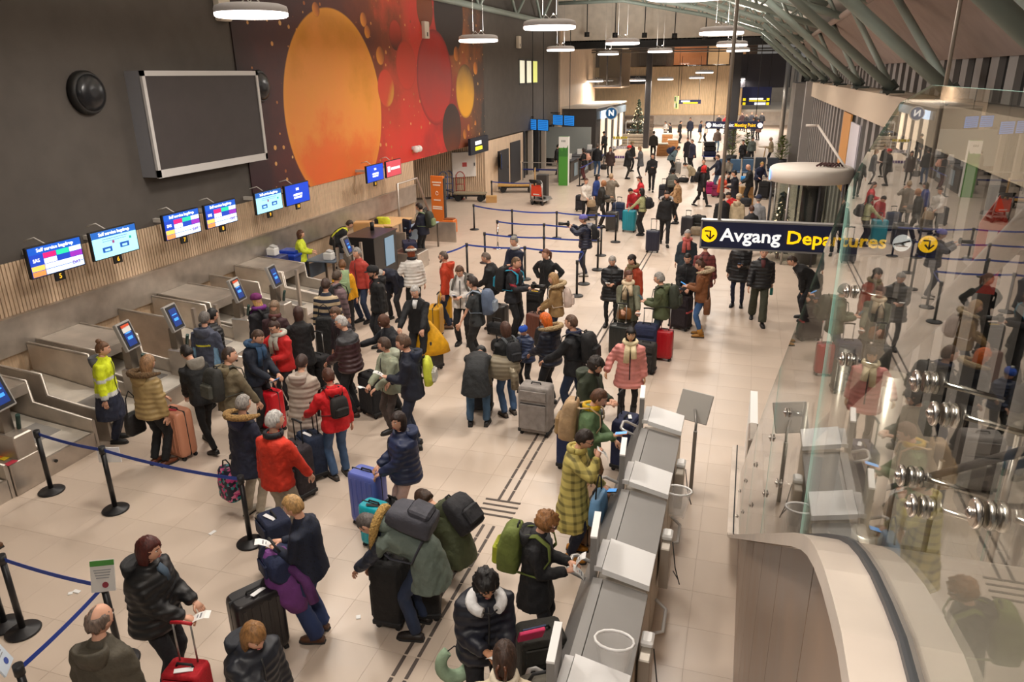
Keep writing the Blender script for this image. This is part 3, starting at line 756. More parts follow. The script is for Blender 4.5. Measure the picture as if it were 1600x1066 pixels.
b = MB(); b.box((0, 0, 1.03), (.66, .7, .08), ch=.02); b.box((0, 0, 1.1), (.5, .4, .08), ch=.02); b.build('lid', mat('#2448b8', .45), t)
b = MB()
for yy, zz, w_, h_ in ((-.1, .5, .09, .2), (.08, .48, .12, .14), (0, .2, .15, .12), (0, .78, .3, .03)): b.box((.3 + .03 * zz, yy, zz), (.01, w_, h_))
b.build('symbol', M_WHITE, t)
b = MB(); b.box((-11.76, 16.35, .55), (.5, .5, 1.1), ch=.02); tag(b.build('blue_cabinet', mat('#3a3f6c', .5)), 'dull blue cabinet next to the recycling bin', 'cabinet')
def office_chair(x, y, rz, c, label, vest=None):
    t = empty('office_chair', label, 'chair', (x, y, 0), rz)
    b = MB(); b.box((0, 0, .5), (.48, .48, .09), ch=.04); b.build('seat', mat(c, .8, kind='fabric'), t)
    b = MB(); b.box((0, -.24, .86), (.44, .08, .55), ch=.035); b.build('backrest', mat(c, .8, kind='fabric'), t)
    b = MB(); b.cyl((0, 0, .08), (0, 0, .46), .03, 8)
    for k in range(5): b.tube([(0, 0, .1), (.28 * math.cos(k * 1.256), .28 * math.sin(k * 1.256), .05)], .025, 6)
    b.build('base', M_BLACK, t)
    for s in (-1, 1):
        b = MB(); b.tube([(s * .25, -.1, .5), (s * .28, -.08, .7), (s * .28, .15, .7)], .025, 6); b.build('armrest', M_BLACK, t)
    return t
office_chair(-10.6, 21.6, 2.6, '#1b2340', 'navy swivel chair at the far staff desks')
office_chair(-11.3, 21.5, 3.4, '#26262a', 'dark swivel chair with a yellow vest over its back')
b = MB(); b.loft([[Vector((-11.3 + .27 * math.cos(a) * q, 21.76 + .1 * math.sin(a), z)) for a in [2 * PI * i / 12 for i in range(12)]] for z, q in ((.72, 1.0), (.9, 1.02), (1.1, 1.0), (1.18, .8))])
tag(b.build('safety_vest', mat('#d9e23a', .6, kind='fabric')), 'fluorescent yellow vest hung over the dark swivel chair', 'vest')
def kit(name, label, cat, loc, fn, rz=0):
    t = empty(name, label, cat, loc, rz); fn(t); return t
def _mon(t):
    b = MB(); b.box((0, 0, .34), (.05, .48, .32), ch=.01); b.build('panel', M_BLACK, t)
    b = MB(); b.cyl((0, 0, .02), (0, 0, .2), .025, 8); b.box((0, 0, .01), (.2, .22, .02)); b.build('stand', M_BLACK, t)
kit('computer_monitor', 'black computer monitor on the grey staff desk', 'monitor', (-10.85, 17.85, .82), _mon, .5)
kit('computer_monitor', 'black computer monitor on the pale blue desk', 'monitor', (-10.2, 22.7, .87), _mon, .2)
def _pr(t):
    b = MB(); b.box((0, 0, .11), (.26, .22, .22), ch=.03); b.build('body', M_WHITE, t)
    b = MB(); b.box((.04, 0, .24), (.15, .17, .05), rot=(0, .3, 0)); b.build('tray', mat('#c8c8c6'), t)
kit('label_printer', 'white label printer on the grey staff desk', 'printer', (-10.7, 17.3, .82), _pr)
kit('label_printer', 'white label printer on the dull blue cabinet', 'printer', (-11.8, 16.35, 1.1), _pr)
# steel gantry frame and orange banner at the end of the island
b = MB(); b.tube([(-11.6, 23.6, 0), (-11.6, 23.6, 2.0), (-11.6, 25.2, 2.0), (-11.0, 25.4, 0)], .05, 8)
tag(b.build('steel_gantry', M_STEEL), 'bent steel tube frame at the end of the check-in wall', 'frame')
t = empty('orange_banner', 'tall orange bag-size stand with white print beside the check-in wall', 'banner', (-10.85, 25.4, 0), math.radians(-12))
b = MB(); b.box((0, 0, 1.05), (.55, .12, 2.05), ch=.01); b.build('panel', mat('#e07a2c', .5), t)
b = MB()
for z, w_ in ((1.85, .4), (1.75, .32), (1.2, .3), (.95, .42), (.88, .42)): b.box((0, -.065, z), (w_, .01, .05))
b.tube([(.05 * math.cos(a), -.068, 1.45 + .07 * math.sin(a)) for a in [i * .55 for i in range(12)]], .012, 4)
b.build('print', mat('#f5e6d6'), t)
b = MB(); b.box((.3, 0, 1.0), (.06, .1, 2.0)); b.build('frame', mat('#444', .5), t)
t = empty('bag_gauge', 'low orange bag gauge on the floor beside the orange banner', 'box', (-10.35, 25.2, 0))
b = MB(); b.box((0, 0, .28), (.45, .4, .5), ch=.02); b.build('body', mat('#d8742a', .5), t)
b = MB(); b.box((0, 0, .54), (.36, .3, .05)); b.build('top_opening', mat('#8a4a20', .6), t)

# alcove things
t = empty('wall_cabinet', 'white fire-hose cabinet with a small red sign on the slatted alcove wall', 'cabinet', (-12.98, 33.62, 1.55), ang)
b = MB(); b.box((0, -.12, 0), (1.15, .12, 1.15), ch=.01); b.build('door', mat('#ece6e0', .5), t)
b = MB(); b.box((.02, -.185, 0), (.22, .01, .2)); b.build('sign', mat('#b84a48'), t)
b = MB(); b.box((.5, -.19, 0), (.04, .03, .14)); b.build('handle', M_BLACK, t)
def sack_truck(p, c, label, hgt=1.25):
    t = empty('hand_truck', label, 'hand truck', p, .2)
    for s in (-.2, .2):
        b = MB(); b.tube([(s, 0, .12), (s, .1, hgt * .9), (s * .5, .12, hgt)], .025, 6); b.build('upright', mat(c, .5), t)
        b = MB(); b.cyl((s * 1.2, .05, .12), (s * 1.4, .05, .12), .12, 12); b.build('wheel', M_RUB, t)
    b = MB(); b.tube([(-.1, .12, hgt), (0, .12, hgt + .03), (.1, .12, hgt)], .025, 6); b.box((0, -.12, .04), (.42, .25, .02)); b.build('toe_plate', mat(c, .5), t)
    for z in (.4, .7, 1.0):
        b = MB(); b.cyl((-.2, .05, z), (.2, .05, z), .018, 6); b.build('crossbar', mat(c, .5), t)
sack_truck(at(722, 309) + Vector((.1, -.45, 0)), '#b5453c', 'tall red hand truck leaning at the slatted alcove wall')
sack_truck(at(696, 309) + Vector((.1, -.45, 0)), '#6f7fae', 'pale hand truck with a blue handle, left of its twin in the alcove')
sack_truck(at(706, 306) + Vector((.15, -.75, 0)), '#5f72a8', 'pale hand truck with a blue handle, right of its twin in the alcove')
def platform_cart(p, rz, c, label, wx=1.9, wy=.8, rail=True):
    t = empty('platform_cart', label, 'cart', p, rz)
    b = MB(); b.box((0, 0, .36), (wx, wy, .07), ch=.01); b.build('deck', mat(c, .6, kind='wood'), t)
    for sx in (-1, 1):
        for sy in (-1, 1):
            b = MB(); b.cyl((sx * wx * .36, sy * wy * .36 - .04, .15), (sx * wx * .36, sy * wy * .36 + .04, .15), .15, 14); b.build('wheel', M_RUB, t)
    b = MB(); b.box((0, 0, .28), (wx * .8, wy * .6, .1)); b.build('frame', M_DGREY, t)
    if rail:
        b = MB(); b.tube([(wx / 2 - .05, -wy / 2 + .05, .38), (wx / 2 - .05, -wy / 2 + .05, 1.15), (wx / 2 - .05, wy / 2 - .05, 1.15), (wx / 2 - .05, wy / 2 - .05, .38)], .03, 6)
        for k in range(4): b.cyl((wx / 2 - .05, -wy / 2 + .2 + k * .14, .4), (wx / 2 - .05, -wy / 2 + .2 + k * .14, 1.15), .018, 5)
        b.build('end_rail', mat('#b8925a', .6), t)
    else:
        b = MB(); b.tube([(-wx / 2, 0, .36), (-wx / 2 - .5, 0, .5)], .025, 6); b.build('drawbar', M_DGREY, t)
platform_cart(at(808, 300), .25, '#c49a55', 'yellow wooden platform cart with an end rail by the dark doors')
platform_cart(at(735, 314), .1, '#9c8e74', 'flat grey platform cart parked along the alcove wall', 1.5, .6, False)
carton(*at(768, 316), (.5, .4, .3), 'cardboard carton on the floor beside the flat cart', '#c79b62')
b = MB(); b.box((0, 0, 0), (.06, 1.2, .75), ch=.01)
t = empty('flight_screen', 'blue flight screen hanging on the pale wall by the dark doors', 'screen', (XW + .25, 35.9, 1.5), .35)
b.build('casing', M_BLACK, t); b = MB(); b.box((.035, 0, 0), (.01, 1.12, .68)); b.build('screen', SCM('#1b3f86', .8), t)
b = MB()
for k in range(9):
    for y0, w_ in ((-.4, .2), (-.1, .3), (.3, .25)): b.box((.042, y0, .26 - .065 * k), (.004, w_, .02))
b.build('lines', SCM('#7fb2e6', .8), t)
t = empty('direction_sign', 'small dark sign with white and yellow lines under the mural corner', 'sign', (XW + .3, 32.6, 2.55))
b = MB(); b.box((0, 0, 0), (.12, 2.4, .72)); b.build('panel', mat('#1c2030', .5), t)
b = MB(); b.box((-.16, 0, .25), (.3, .2, .08)); b.build('bracket', M_BLACK, t)
b = MB(); b.box((.065, -.2, .12), (.01, .8, .16)); b.build('lettering', SCM('#fff', .9), t)
b = MB(); b.box((.065, -.15, -.12), (.01, .9, .16)); b.build('second_lettering', SCM('#f0e030', .9), t)

# ---- signs
def arrow(b, x, z, r, mi, y=-.05):
    s = r / .17
    b.tube([(x - .09 * s, y, z + .07 * s), (x + .03 * s, y, z + .07 * s), (x + .03 * s, y, z - .09 * s)], .018 * s, 4, mi)
    b.tube([(x - .05 * s, y, z - .01 * s), (x + .03 * s, y, z - .1 * s), (x + .11 * s, y, z - .01 * s)], .018 * s, 4, mi)
t = empty('departures_sign', 'navy hanging sign reading Avgang Departures above the hall', 'sign', (.86, 9.5, 3.595))
YEL = mat('#ffc40a', .5, emit=1.1); SW = mat('#f4f4f2', .5, emit=.85); NAVY = mat('#1f2444', .45, emit=.12)
b = MB(); b.box((0, 0, 0), (2.66, .1, .34), ch=.01); b.build('panel', NAVY, t)
b = MB(); b.box((0, 0, .172), (2.68, .12, .02)); b.box((0, 0, -.172), (2.68, .12, .02)); b.box((-1.335, 0, 0), (.02, .12, .36)); b.box((1.335, 0, 0), (.02, .12, .36)); b.build('frame', mat('#a9a7a6', .4, .5), t)
RS = (PI / 2, 0, 0)
text('Avgang', .225, SW, t, (-.745, -.056, -.005), RS, bold=.004, fitw=.72)
text('Departures', .225, YEL, t, (.24, -.056, -.005), RS, bold=.004, fitw=1.1)
def disc(x, m_, nm_, r=.115):
    b = MB(); b.tube([(x, -.05, 0), (x, -.056, 0)], r, 28); b.build(nm_, m_, t)
disc(-1.24, YEL, 'arrow_disc', .1); disc(1.225, YEL, 'arrow_disc', .1); disc(.955, SW, 'plane_disc', .1)
for x in (-1.24, 1.225):
    b = MB(); arrow(b, x, 0, .1, 0, -.058); b.build('arrow', mat('#1c1c20'), t)
b = MB(); b.tube([(.865, -.058, -.02), (.955, -.058, .0), (1.035, -.058, .03)], .012, 5); b.tube([(.945, -.058, .0), (.985, -.058, -.04)], .012, 4); b.tube([(.885, -.058, -.035), (1.02, -.058, -.04)], .006, 4); b.build('plane_symbol', mat('#2a2a30'), t)
for x in (-1.13, 1.13):
    b = MB(); b.cyl((x, 0, .17), (x, 0, 4.6), .022, 8); b.build('hanger_rod', mat('#b8aea2', .4, .6), t)
for (x, z0, z1, lb) in ((.9, 3.0, 7.0, ''),): pass
t = empty('meeting_point_sign', 'navy hanging sign reading Meeting Point in white and yellow', 'sign', (-.95, 47.5, 2.55))
b = MB(); b.box((0, 0, 0), (3.3, .1, .42)); b.build('panel', NAVY, t)
text('Meeting Point', .3, SW, t, (-.62, -.06, 0), RS, bold=.003, fitw=1.2); text('Meeting Point', .3, YEL, t, (.64, -.06, 0), RS, bold=.003, fitw=1.2)
for x in (-1.46, 1.48):
    b = MB(); b.tube([(x, -.05, 0), (x, -.058, 0)], .15, 18); b.build('symbol_disc', SW, t)
for x in (-1.2, 1.2):
    b = MB(); b.cyl((x, 0, .2), (x, 0, 5.9), .02, 6); b.build('hanger_wire', M_BLACK, t)
def far_sign(px, py, Y, wdt, hgt, label, rows):
    p = atY(px, py, Y); t = empty('overhead_sign', label, 'sign', p)
    b = MB(); b.box((0, 0, 0), (wdt, .12, hgt)); b.build('panel', mat('#232a55', .5, emit=.1), t)
    for (x, z, w_, h_, c) in rows:
        b = MB(); b.box((x, -.07, z), (w_, .02, h_)); b.build('lettering', SCM(c, .9), t)
    b = MB(); b.cyl((-wdt * .4, 0, hgt / 2), (-wdt * .4, 0, hgt / 2 + 3.4), .02, 5); b.cyl((wdt * .4, 0, hgt / 2), (wdt * .4, 0, hgt / 2 + 3.4), .02, 5); b.build('hanger_wire', M_BLACK, t)
far_sign(1077, 159, 66, 1.9, .32, 'small navy overhead sign before the far timber wall', [(-.3, .04, .7, .12, '#fff'), (.1, -.08, 1.2, .1, '#f0d818')])
far_sign(1182, 150, 61, 2.1, 1.3, 'navy overhead direction board with yellow discs above the far passage', [(.0, -.2, 1.0, .12, '#fff'), (.1, -.34, 1.2, .09, '#f0d818'), (-.85, -.25, .2, .2, '#f0d818'), (-.85, -.55, .2, .2, '#f0d818'), (.85, -.25, .2, .2, '#f0d818'), (.85, -.55, .2, .2, '#f0d818'), (.3, -.55, .8, .18, '#fff')])
p = atY(1057, 160, 58); t = empty('flag_sign', 'green and white double-sided sign hanging side-on before the timber wall', 'sign', p, .35)
b = MB(); b.box((0, 0, 0), (.1, .9, .9)); b.build('panel', mat('#c9d08a', .5, emit=.3), t)
for zz in (-.22, .22):
    for yy in (-.22, .22):
        b = MB(); b.box((.055, yy, zz), (.02, .3, .3)); b.box((-.055, yy, zz), (.02, .3, .3)); b.build('symbol', mat('#3a7a3a', .5) if yy * zz > 0 else M_WHITE, t)
b = MB(); b.cyl((0, -.3, .45), (0, -.3, 4), .015, 5); b.build('hanger_wire', M_BLACK, t)
# hanging pair of flight screens by the pale wall
for (px, py, lb) in ((840, 195, 'pair of blue flight screens hanging by the glazed stretch, nearer pair'), (881, 188, 'pair of blue flight screens hanging in front of the dark shop, farther pair')):
    p = atX(px, py, -11.6 if px < 860 else -10.9); t = empty('flight_screens', lb, 'screens', p, math.radians(-38))
    for s in (-.55, .55):
        b = MB(); b.box((s, 0, 0), (1.0, .06, .62)); b.build('casing', M_BLACK, t)
        b = MB(); b.box((s, -.035, 0), (.94, .01, .56)); b.build('screen', SCM('#2a7fd0', 1.0), t)
        b = MB()
        for k in range(5): b.box((s, -.042, .2 - k * .1), (.8, .004, .03))
        b.build('lines', SCM('#0f3f80', .6), t)
    b = MB(); b.box((-.9, .05, .4), (.9, .05, .05)); b.build('wall_arm', M_BLACK, t)
    b = MB(); b.cyl((-.5, .04, .3), (-.5, .04, 5.5), .02, 5); b.cyl((.5, .04, .3), (.5, .04, 5.5), .02, 5); b.build('hanger_rod', M_BLACK, t)

# ---- dark shop block with lit front
t = empty('shop_block', 'dark flat-roofed shop block with lit side windows', 'shop', (0, 0, 0))
b = MB(); b.box((-10.95, 56, 1.7), (2.3, 12, 3.4)); b.build('walls', mat('#3d3835', .7), t)
b = MB(); b.box((-10.95, 56, 3.45), (2.5, 12.2, .12)); b.build('roof', mat('#cfc3b4', .7), t)
for k in range(4):
    b = MB(); b.box((-9.78, 52.3 + k * 2.6, 1.45), (.06, 1.3, 2.5)); b.build('window', mat('#f3dcc0', .4, emit=.9), t)
b = MB(); b.box((-9.74, 56, 2.95), (.12, 11.5, .5)); b.build('fascia', mat('#6c7a86', .5), t)
b = MB(); b.box((-9.6, 52.6, 2.95), (.14, 3.2, .5)); b.build('light_sign', SCM('#cfe6ff', 1.6), t)
b = MB(); b.tube([(-9.0, 51.2, 3.05), (-9.0, 51.32, 3.05)], .42, 24); b.tube([(-9.0, 51.18, 3.05), (-9.0, 51.19, 3.05)], .36, 24, 1); b.build('round_sign', [M_WHITE, mat('#1a5a8c', .4, emit=.3)], t)
text('N', .5, SW, t, (-9.0, 51.16, 3.05), RS, bold=.02)
# tall green pillar sign and the counter behind it
t = empty('pillar_sign', 'tall green pillar sign with a white mountain top', 'sign', (-9.2, 38.5, 0))
b = MB(); b.box((0, 0, 1.25), (.5, .28, 2.5)); b.build('body', mat('#4f9a3a', .5), t)
b = MB(); b.box((.255, 0, 1.25), (.02, .29, 2.5)); b.box((0, -.142, 2.22), (.5, .01, .56)); b.build('white_edge', M_WHITE, t)
b = MB(); b.add([(-.25, -.15, 1.95), (-.05, -.15, 1.75), (.02, -.15, 2.0), (.12, -.15, 1.8), (.25, -.15, 2.1), (.25, -.15, 1.5), (-.25, -.15, 1.5)], [(0, 6, 5, 4, 3, 2, 1)]); b.build('mountain_print', mat('#3d7f35', .5), t)
b = MB()
for x in (-.08, 0, .08): b.box((x, -.15, 2.28), (.05, .01, .1))
b.build('lettering', mat('#8a8f8a'), t)
for k, (y0, lb) in enumerate(((40.5, 'dark ticket counter right behind the green pillar sign'), (43.2, 'dark ticket counter behind the customer with the pink bag'), (46.0, 'dark ticket counter nearest the shop block'))):
    t = empty('ticket_counter', lb, 'counter', (-9.4, y0, 0))
    b = MB(); b.box((0, 0, .55), (.7, 2.1, 1.1), ch=.02); b.build('body', mat('#4b443f', .5), t)
    b = MB(); b.box((0, 0, 1.12), (.8, 2.2, .05)); b.build('top', M_DGREY, t)
    b = MB(); b.box((.37, .2, .6), (.02, .8, .7)); b.build('poster', mat('#9fb4c2', .5), t)
    b = MB(); b.box((.1, -.4, 1.33), (.3, .05, .3), rot=(.2, 0, .6)); b.build('screen_back', M_WHITE, t)
b = MB(); b.box((-11, 46.5, 1.5), (3.2, .08, 1.9)); tag(b.build('back_panel', mat('#8b8f8c', .3)), 'grey translucent back panel behind the ticket counters', 'panel')
b = MB()
for x in (-11.9, -9.9): b.box((x, 40.0, .5), (.06, .06, 1.0))
b.box((-10.9, 40.0, .98), (2.1, .06, .05)); b.box((-10.9, 40.0, .6), (2.1, .04, .08), 1)
tag(b.build('rail_barrier', [mat('#b8b2ab', .4, .6), mat('#1f2f7a')]), 'steel rail barrier with a blue band before the ticket counters', 'barrier')
b = MB(); b.box((-9.2, 34.2, .55), (.5, .45, 1.1), ch=.02); tag(b.build('side_cabinet', mat('#3b3735', .6)), 'dark waist-high cabinet behind the luggage trolleys', 'cabinet')
# nested luggage trolleys
def luggage_trolley(x, y, rz, label, sign='#e04a2c', load=False):
    t = empty('luggage_trolley', label, 'trolley', (x, y, 0), rz, None)
    b = MB(); b.tube([(-.3, -.4, .18), (-.3, .45, .2), (.3, .45, .2), (.3, -.4, .18)], .022, 6); b.box((0, .05, .2), (.55, .8, .02)); b.build('base', mat('#b5b2ae', .35, .7), t)
    b = MB(); b.tube([(-.3, -.38, .18), (-.3, -.46, 1.02), (.3, -.46, 1.02), (.3, -.38, .18)], .022, 6); b.cyl((-.3, -.43, .65), (.3, -.43, .65), .015, 5); b.build('frame', mat('#b5b2ae', .35, .7), t)
    b = MB(); b.tube([(-.3, -.48, 1.02), (.3, -.48, 1.02)], .03, 8); b.build('handle', M_BLACK, t)
    b = MB(); b.box((0, -.46, .62), (.52, .02, .4)); b.box((0, -.475, .5), (.3, .01, .05), 1); b.build('sign_plate', [mat(sign, .5), M_WHITE], t)
    for (x_, y_) in ((-.26, -.36), (.26, -.36), (0, .42)):
        b = MB(); b.cyl((x_ - .025, y_, .08), (x_ + .025, y_, .08), .08, 12); b.build('wheel', M_RUB, t)
    return t
p = at(846, 319)
for k in range(3): luggage_trolley(p.x - .12 * k, p.y + .34 * k, -.25, ['steel luggage trolley with orange plate, front of the nested row', 'steel luggage trolley with orange plate, middle of the nested row', 'steel luggage trolley with orange plate, back of the nested row'][k])

# ---- belt posts
def belt_post(p, label, to=(), c='#1b1a1c', belt='#2444a4', hz=.97):
    t = empty('belt_post', label, 'barrier post', (p[0], p[1], 0))
    b = MB(); b.lathe([(.17, 0), (.175, .015), (.16, .03), (.05, .045), (.035, .06)], 24); b.build('base', mat(c, .45) if c != 'chrome' else M_CHROME, t)
    b = MB(); b.cyl((0, 0, .04), (0, 0, hz - .09), .032, 14); b.build('pole', mat(c, .4) if c != 'chrome' else M_CHROME, t)
    b = MB(); b.cyl((0, 0, hz - .1), (0, 0, hz), .042, 14); b.build('cassette', mat('#202022', .5), t)
    for q in to:
        d_ = Vector((q[0] - p[0], q[1] - p[1], 0)); L_ = d_.length; n_ = Vector((-d_.y, d_.x, 0)).normalized() * .0015
        b = MB(); vs = []; fs = []
        K = 8
        for i in range(K + 1):
            f = i / K; c_ = d_ * f + Vector((0, 0, hz - .05 - .06 * 4 * f * (1 - f) * min(1, L_ / 3)))
            for s1 in (1, -1):
                for zz in (-.024, .024): vs.append(c_ + n_ * s1 + Vector((0, 0, zz)))
        for i in range(K):
            o = i * 4; e = o + 4
            fs += [(o, e, e + 1, o + 1), (o + 3, e + 3, e + 2, o + 2), (o + 1, e + 1, e + 3, o + 3), (o + 2, e + 2, e, o)]
        b.add(vs, fs); b.build('belt', mat(belt, .6), t)
    return t
def T(px, py): return at(px, py, .95)
F1, F2, F3 = at(81, 768), at(181, 797), at(392, 849)
belt_post(F1, 'black belt post closest to the steel lanes, blue belt', [F2])
belt_post(F2, 'black belt post carrying a white sheet, middle of the near blue belt', [F3])
belt_post(F3, 'black belt post beside the floral backpack', [])
b = MB(); b.box((F2.x + .03, F2.y + .06, .82), (.3, .01, .22), rot=(0, 0, .3)); tag(b.build('paper_sheet', M_WHITE), 'white sheet fixed behind the middle near belt post', 'paper')
G0, G1, G2, G3 = at(2, 1000), at(2, 870, .95), at(161, 912, .95), at(28, 1042, .95)
belt_post(G1, 'black belt post at the frame edge by the brown shoes', [G2])
belt_post(G2, 'black belt post with a green topped notice behind the balding man', [G3])
belt_post(G3, 'black belt post with a blue notice in the lower corner', [])
belt_post(at(8, 978), 'black belt post with a large round base at the frame edge', [])
def notice(p, rz, label, cols, hz=.96):
    t = empty('post_notice', label, 'notice', (p.x, p.y, hz), rz); t.scale = (.72, .72, .72)
    b = MB(); b.box((0, 0, .16), (.3, .02, .42), rot=(-.35, 0, 0)); b.build('board', mat(cols[0], .4), t)
    R = Euler((-.35, 0, 0)).to_matrix()
    b = MB(); b.box(Vector((0, 0, .16)) + R @ Vector((0, -.012, .17)), (.3, .006, .07), rot=R); b.build('header', mat(cols[1], .5), t)
    b = MB()
    for k in range(4): b.box(Vector((0, 0, .16)) + R @ Vector((0, -.012, .08 - .035 * k)), (.22 - .02 * k, .006, .01), rot=R)
    b.build('lines', mat('#8d8d8d'), t)
    b = MB(); b.tube([Vector((0, 0, .16)) + R @ Vector((.03, -.011, -.12)), Vector((0, 0, .16)) + R @ Vector((.03, -.016, -.12))], .04, 14); b.build('symbol', mat(cols[2]), t)
notice(G2 + Vector((.06, -.03, 0)), .45, 'grey notice with green header clipped to the belt post', ('#d5d0ca', '#4a8a3a', '#8a2f3a'))
notice(G3 + Vector((-.12, -.05, 0)), 2.2, 'blue and white notice clipped to the corner belt post', ('#c9d4e0', '#3a4f9c', '#3a4f9c'))
A = [T(740, 320), T(800, 328), T(870, 331), T(932, 335), T(963, 336)]
B = [T(777, 345), T(850, 350), T(940, 354)]
C = [T(757, 364), T(850, 370), T(935, 373)]
D = [T(695, 394), T(729, 381), T(820, 386), T(913, 392)]
E_ = [T(902, 408)]
def chain(P, word, extra=None, chrome=()):
    w5 = ['first', 'second', 'third', 'fourth', 'fifth']
    for i, p_ in enumerate(P):
        belt_post(p_, '%s belt post, %s of %s' % ('chrome' if i in chrome else 'black', w5[i], word), ([P[i + 1]] if i + 1 < len(P) else []) + (extra or {}).get(i, []), 'chrome' if i in chrome else '#1b1a1c')
chain(A, 'the farthest queue row'); chain(B, 'the second farthest queue row', None, (0,)); chain(C, 'the middle queue row'); chain(D, 'the queue row in front of the navy sweater man', {3: [E_[0]]})
belt_post(E_[0], 'black belt post alone at the near end of the queue rows', [])
K0, K1 = T(768, 283), T(835, 285)
belt_post(K0, 'black belt post in front of the dark doors', [K1]); belt_post(K1, 'black belt post behind the yellow platform cart', [])
belt_post(T(906, 262), 'black belt post in front of the ticket counters', [T(944, 240)]); belt_post(T(944, 240), 'black belt post near the shop front', [])

# ---- self check-in kiosk row, seen from behind
KM = mat('#8d8a87', .45); KMD = mat('#7d7a78', .48)
for k, Y0 in enumerate((8.88, 7.28, 5.66, 4.06)):
    t = empty('check_in_kiosk', 'grey self check-in kiosk with white top, %s' % ['beside the dark blue suitcase', 'beside the bronze suitcase', 'beside the papers of the green backpack woman', 'at the bottom edge by the cream jacket'][k], 'kiosk', (-.73, Y0, 0))
    b = MB(); b.box((-.05, -.35, .46), (.5, 1.5, .92), ch=.015); b.build('cabinet', mat('#d9cdbd', .5), t)
    def slab(x0, x1, y0, y1, z0, z1, th, nm_, m_, zl=None):
        q = MB(); zl0, zl1 = (z0, z1) if zl is None else zl
        q.add([(x0, y0, zl0 - th), (x1, y0, z0 - th), (x1, y1, z1 - th), (x0, y1, zl1 - th), (x0, y0, zl0), (x1, y0, z0), (x1, y1, z1), (x0, y1, zl1)],
              [(0, 3, 2, 1), (4, 5, 6, 7), (0, 1, 5, 4), (1, 2, 6, 5), (2, 3, 7, 6), (3, 0, 4, 7)]); q.build(nm_, m_, t)
    slab(-.2, .21, -1.12, .0, .95, 1.0, .05, 'sloped_panel', KM, (1.03, 1.08))
    slab(-.3, -.208, -1.12, .0, 1.03, 1.08, .05, 'edge_panel', KM, (1.03, 1.08))
    slab(-.5, -.3, -1.12, .48, 1.03, 1.09, .05, 'side_panel', KMD, (.62, .68))
    slab(-.22, .22, .0, .48, 1.09, 1.1, .06, 'white_top', mat('#efeeed', .4), (1.19, 1.2))
    slab(-.3, -.228, .03, .46, 1.18, 1.19, .05, 'lid_edge', mat('#cfcdcc', .4), (1.18, 1.19))
    b = MB(); b.box((-.335, .25, 1.2), (.06, .42, .56), rot=(0, 0, .1), ch=.008); b.build('screen_back', KM, t)
    b = MB(); b.box((-.335, .25, 1.485), (.063, .425, .02), rot=(0, 0, .1)); b.build('screen_edge', mat('#f4f2f0', .4), t)
    b = MB(); b.tube([(-.42, .3, .8), (-.58, .3, .86), (-.62, .34, .87), (-.62, .54, .87), (-.58, .58, .86), (-.42, .58, .8)], .02, 8); b.build('grab_bar', mat('#c2c0be', .35, .4), t)
    b = MB(); b.box((.27, -.5, .58), (.1, .3, .5), ch=.01); b.build('side_box', mat('#b2a99d', .4, .3), t)
    b = MB(); b.box((.27, -.42, .86), (.11, .16, .07), ch=.02); b.build('side_cap', M_WHITE, t)
    b = MB(); b.tube([(.33, -.45, .8), (.38, -.55, .55), (.44, -.64, .42), (.42, -.54, .4), (.36, -.54, .5)], .006, 5); b.build('cable', M_BLACK, t)
    b = MB(); b.tube([(.22, -.8, .3), (.33, -.8, .2), (.33, -1.05, .12), (.2, -1.1, .1)], .02, 6); b.build('foot_rail', mat('#d4d2d0', .4), t)
p = at(1062, 655, .9)
t = empty('rear_screen', 'flat grey screen on a thin arm behind the last kiosk', 'screen', (-.45, 9.6, 0))
b = MB(); b.box((.05, .05, 1.12), (.46, .03, .42), rot=(-.5, 0, -.35), ch=.008); b.build('panel', mat('#a8a39c', .4), t)
b = MB(); b.tube([(.1, -.25, .9), (.1, -.2, 1.0), (.06, 0, 1.1)], .018, 6); b.box((.1, -.27, .45), (.05, .05, .9)); b.build('arm', mat('#8b8782', .4, .4), t)
def bag_bin(x, y, z, label):
    t = empty('bin_bag', label, 'bin', (x, y, z))
    n_ = 14; rings = []
    for zz, r in ((.0, .08), (.15, .11), (.3, .13), (.34, .14), (.31, .12), (.2, .1), (.03, .07)):
        rings.append([Vector((r * math.cos(2 * PI * i / n_) * 1.15, r * math.sin(2 * PI * i / n_) * .8, zz + .015 * math.sin(i * 2.3))) for i in range(n_)])
    b = MB(); b.loft(rings); b.build('liner', film_mat(a=.22), t)
    b = MB(); b.tube([(.155 * math.cos(a), .108 * math.sin(a), .335) for a in [i * .45 for i in range(15)]], .012, 5); b.build('rim', mat('#f2f0ee', .3), t)
bag_bin(-.42, 7.5, .7, 'clear plastic bin liner hung between the two far kiosks')
bag_bin(-.66, 4.62, 1.0, 'clear plastic bin liner on the lowest kiosk')

# ---- revolving door
t = empty('revolving_door', 'round glazed revolving door drum with a flat white roof', 'revolving door', (1.85, 24.1, 0))
b = MB(); b.lathe([(.1, 2.88), (1.1, 2.84), (1.18, 2.78), (1.18, 2.42), (1.08, 2.4), (.1, 2.4)], 40); b.build('roof', mat('#d8d0c6', .6), t)
for k in range(8):
    a = k * PI / 4 + .2
    b = MB(); b.cyl((1.1 * math.cos(a), 1.1 * math.sin(a), 0), (1.1 * math.cos(a), 1.1 * math.sin(a), 2.42), .035, 8); b.build('post', mat('#a8a4a0', .35, .7) if k % 2 else M_DGREY, t)
    if k % 4 != 3:
        arc = [a + j * PI / 24 for j in range(7)]
        b = MB(); vs = [(r * math.cos(q), r * math.sin(q), z) for q in arc for r in (1.09, 1.105) for z in (.05, 2.4)]; fs = []
        for j in range(6):
            o = j * 4; e = o + 4; fs += [(o, o + 1, e + 1, e), (o + 2, e + 2, e + 3, o + 3)]
        b.add(vs, fs); b.build('glass_pane', glass_mat(), t)
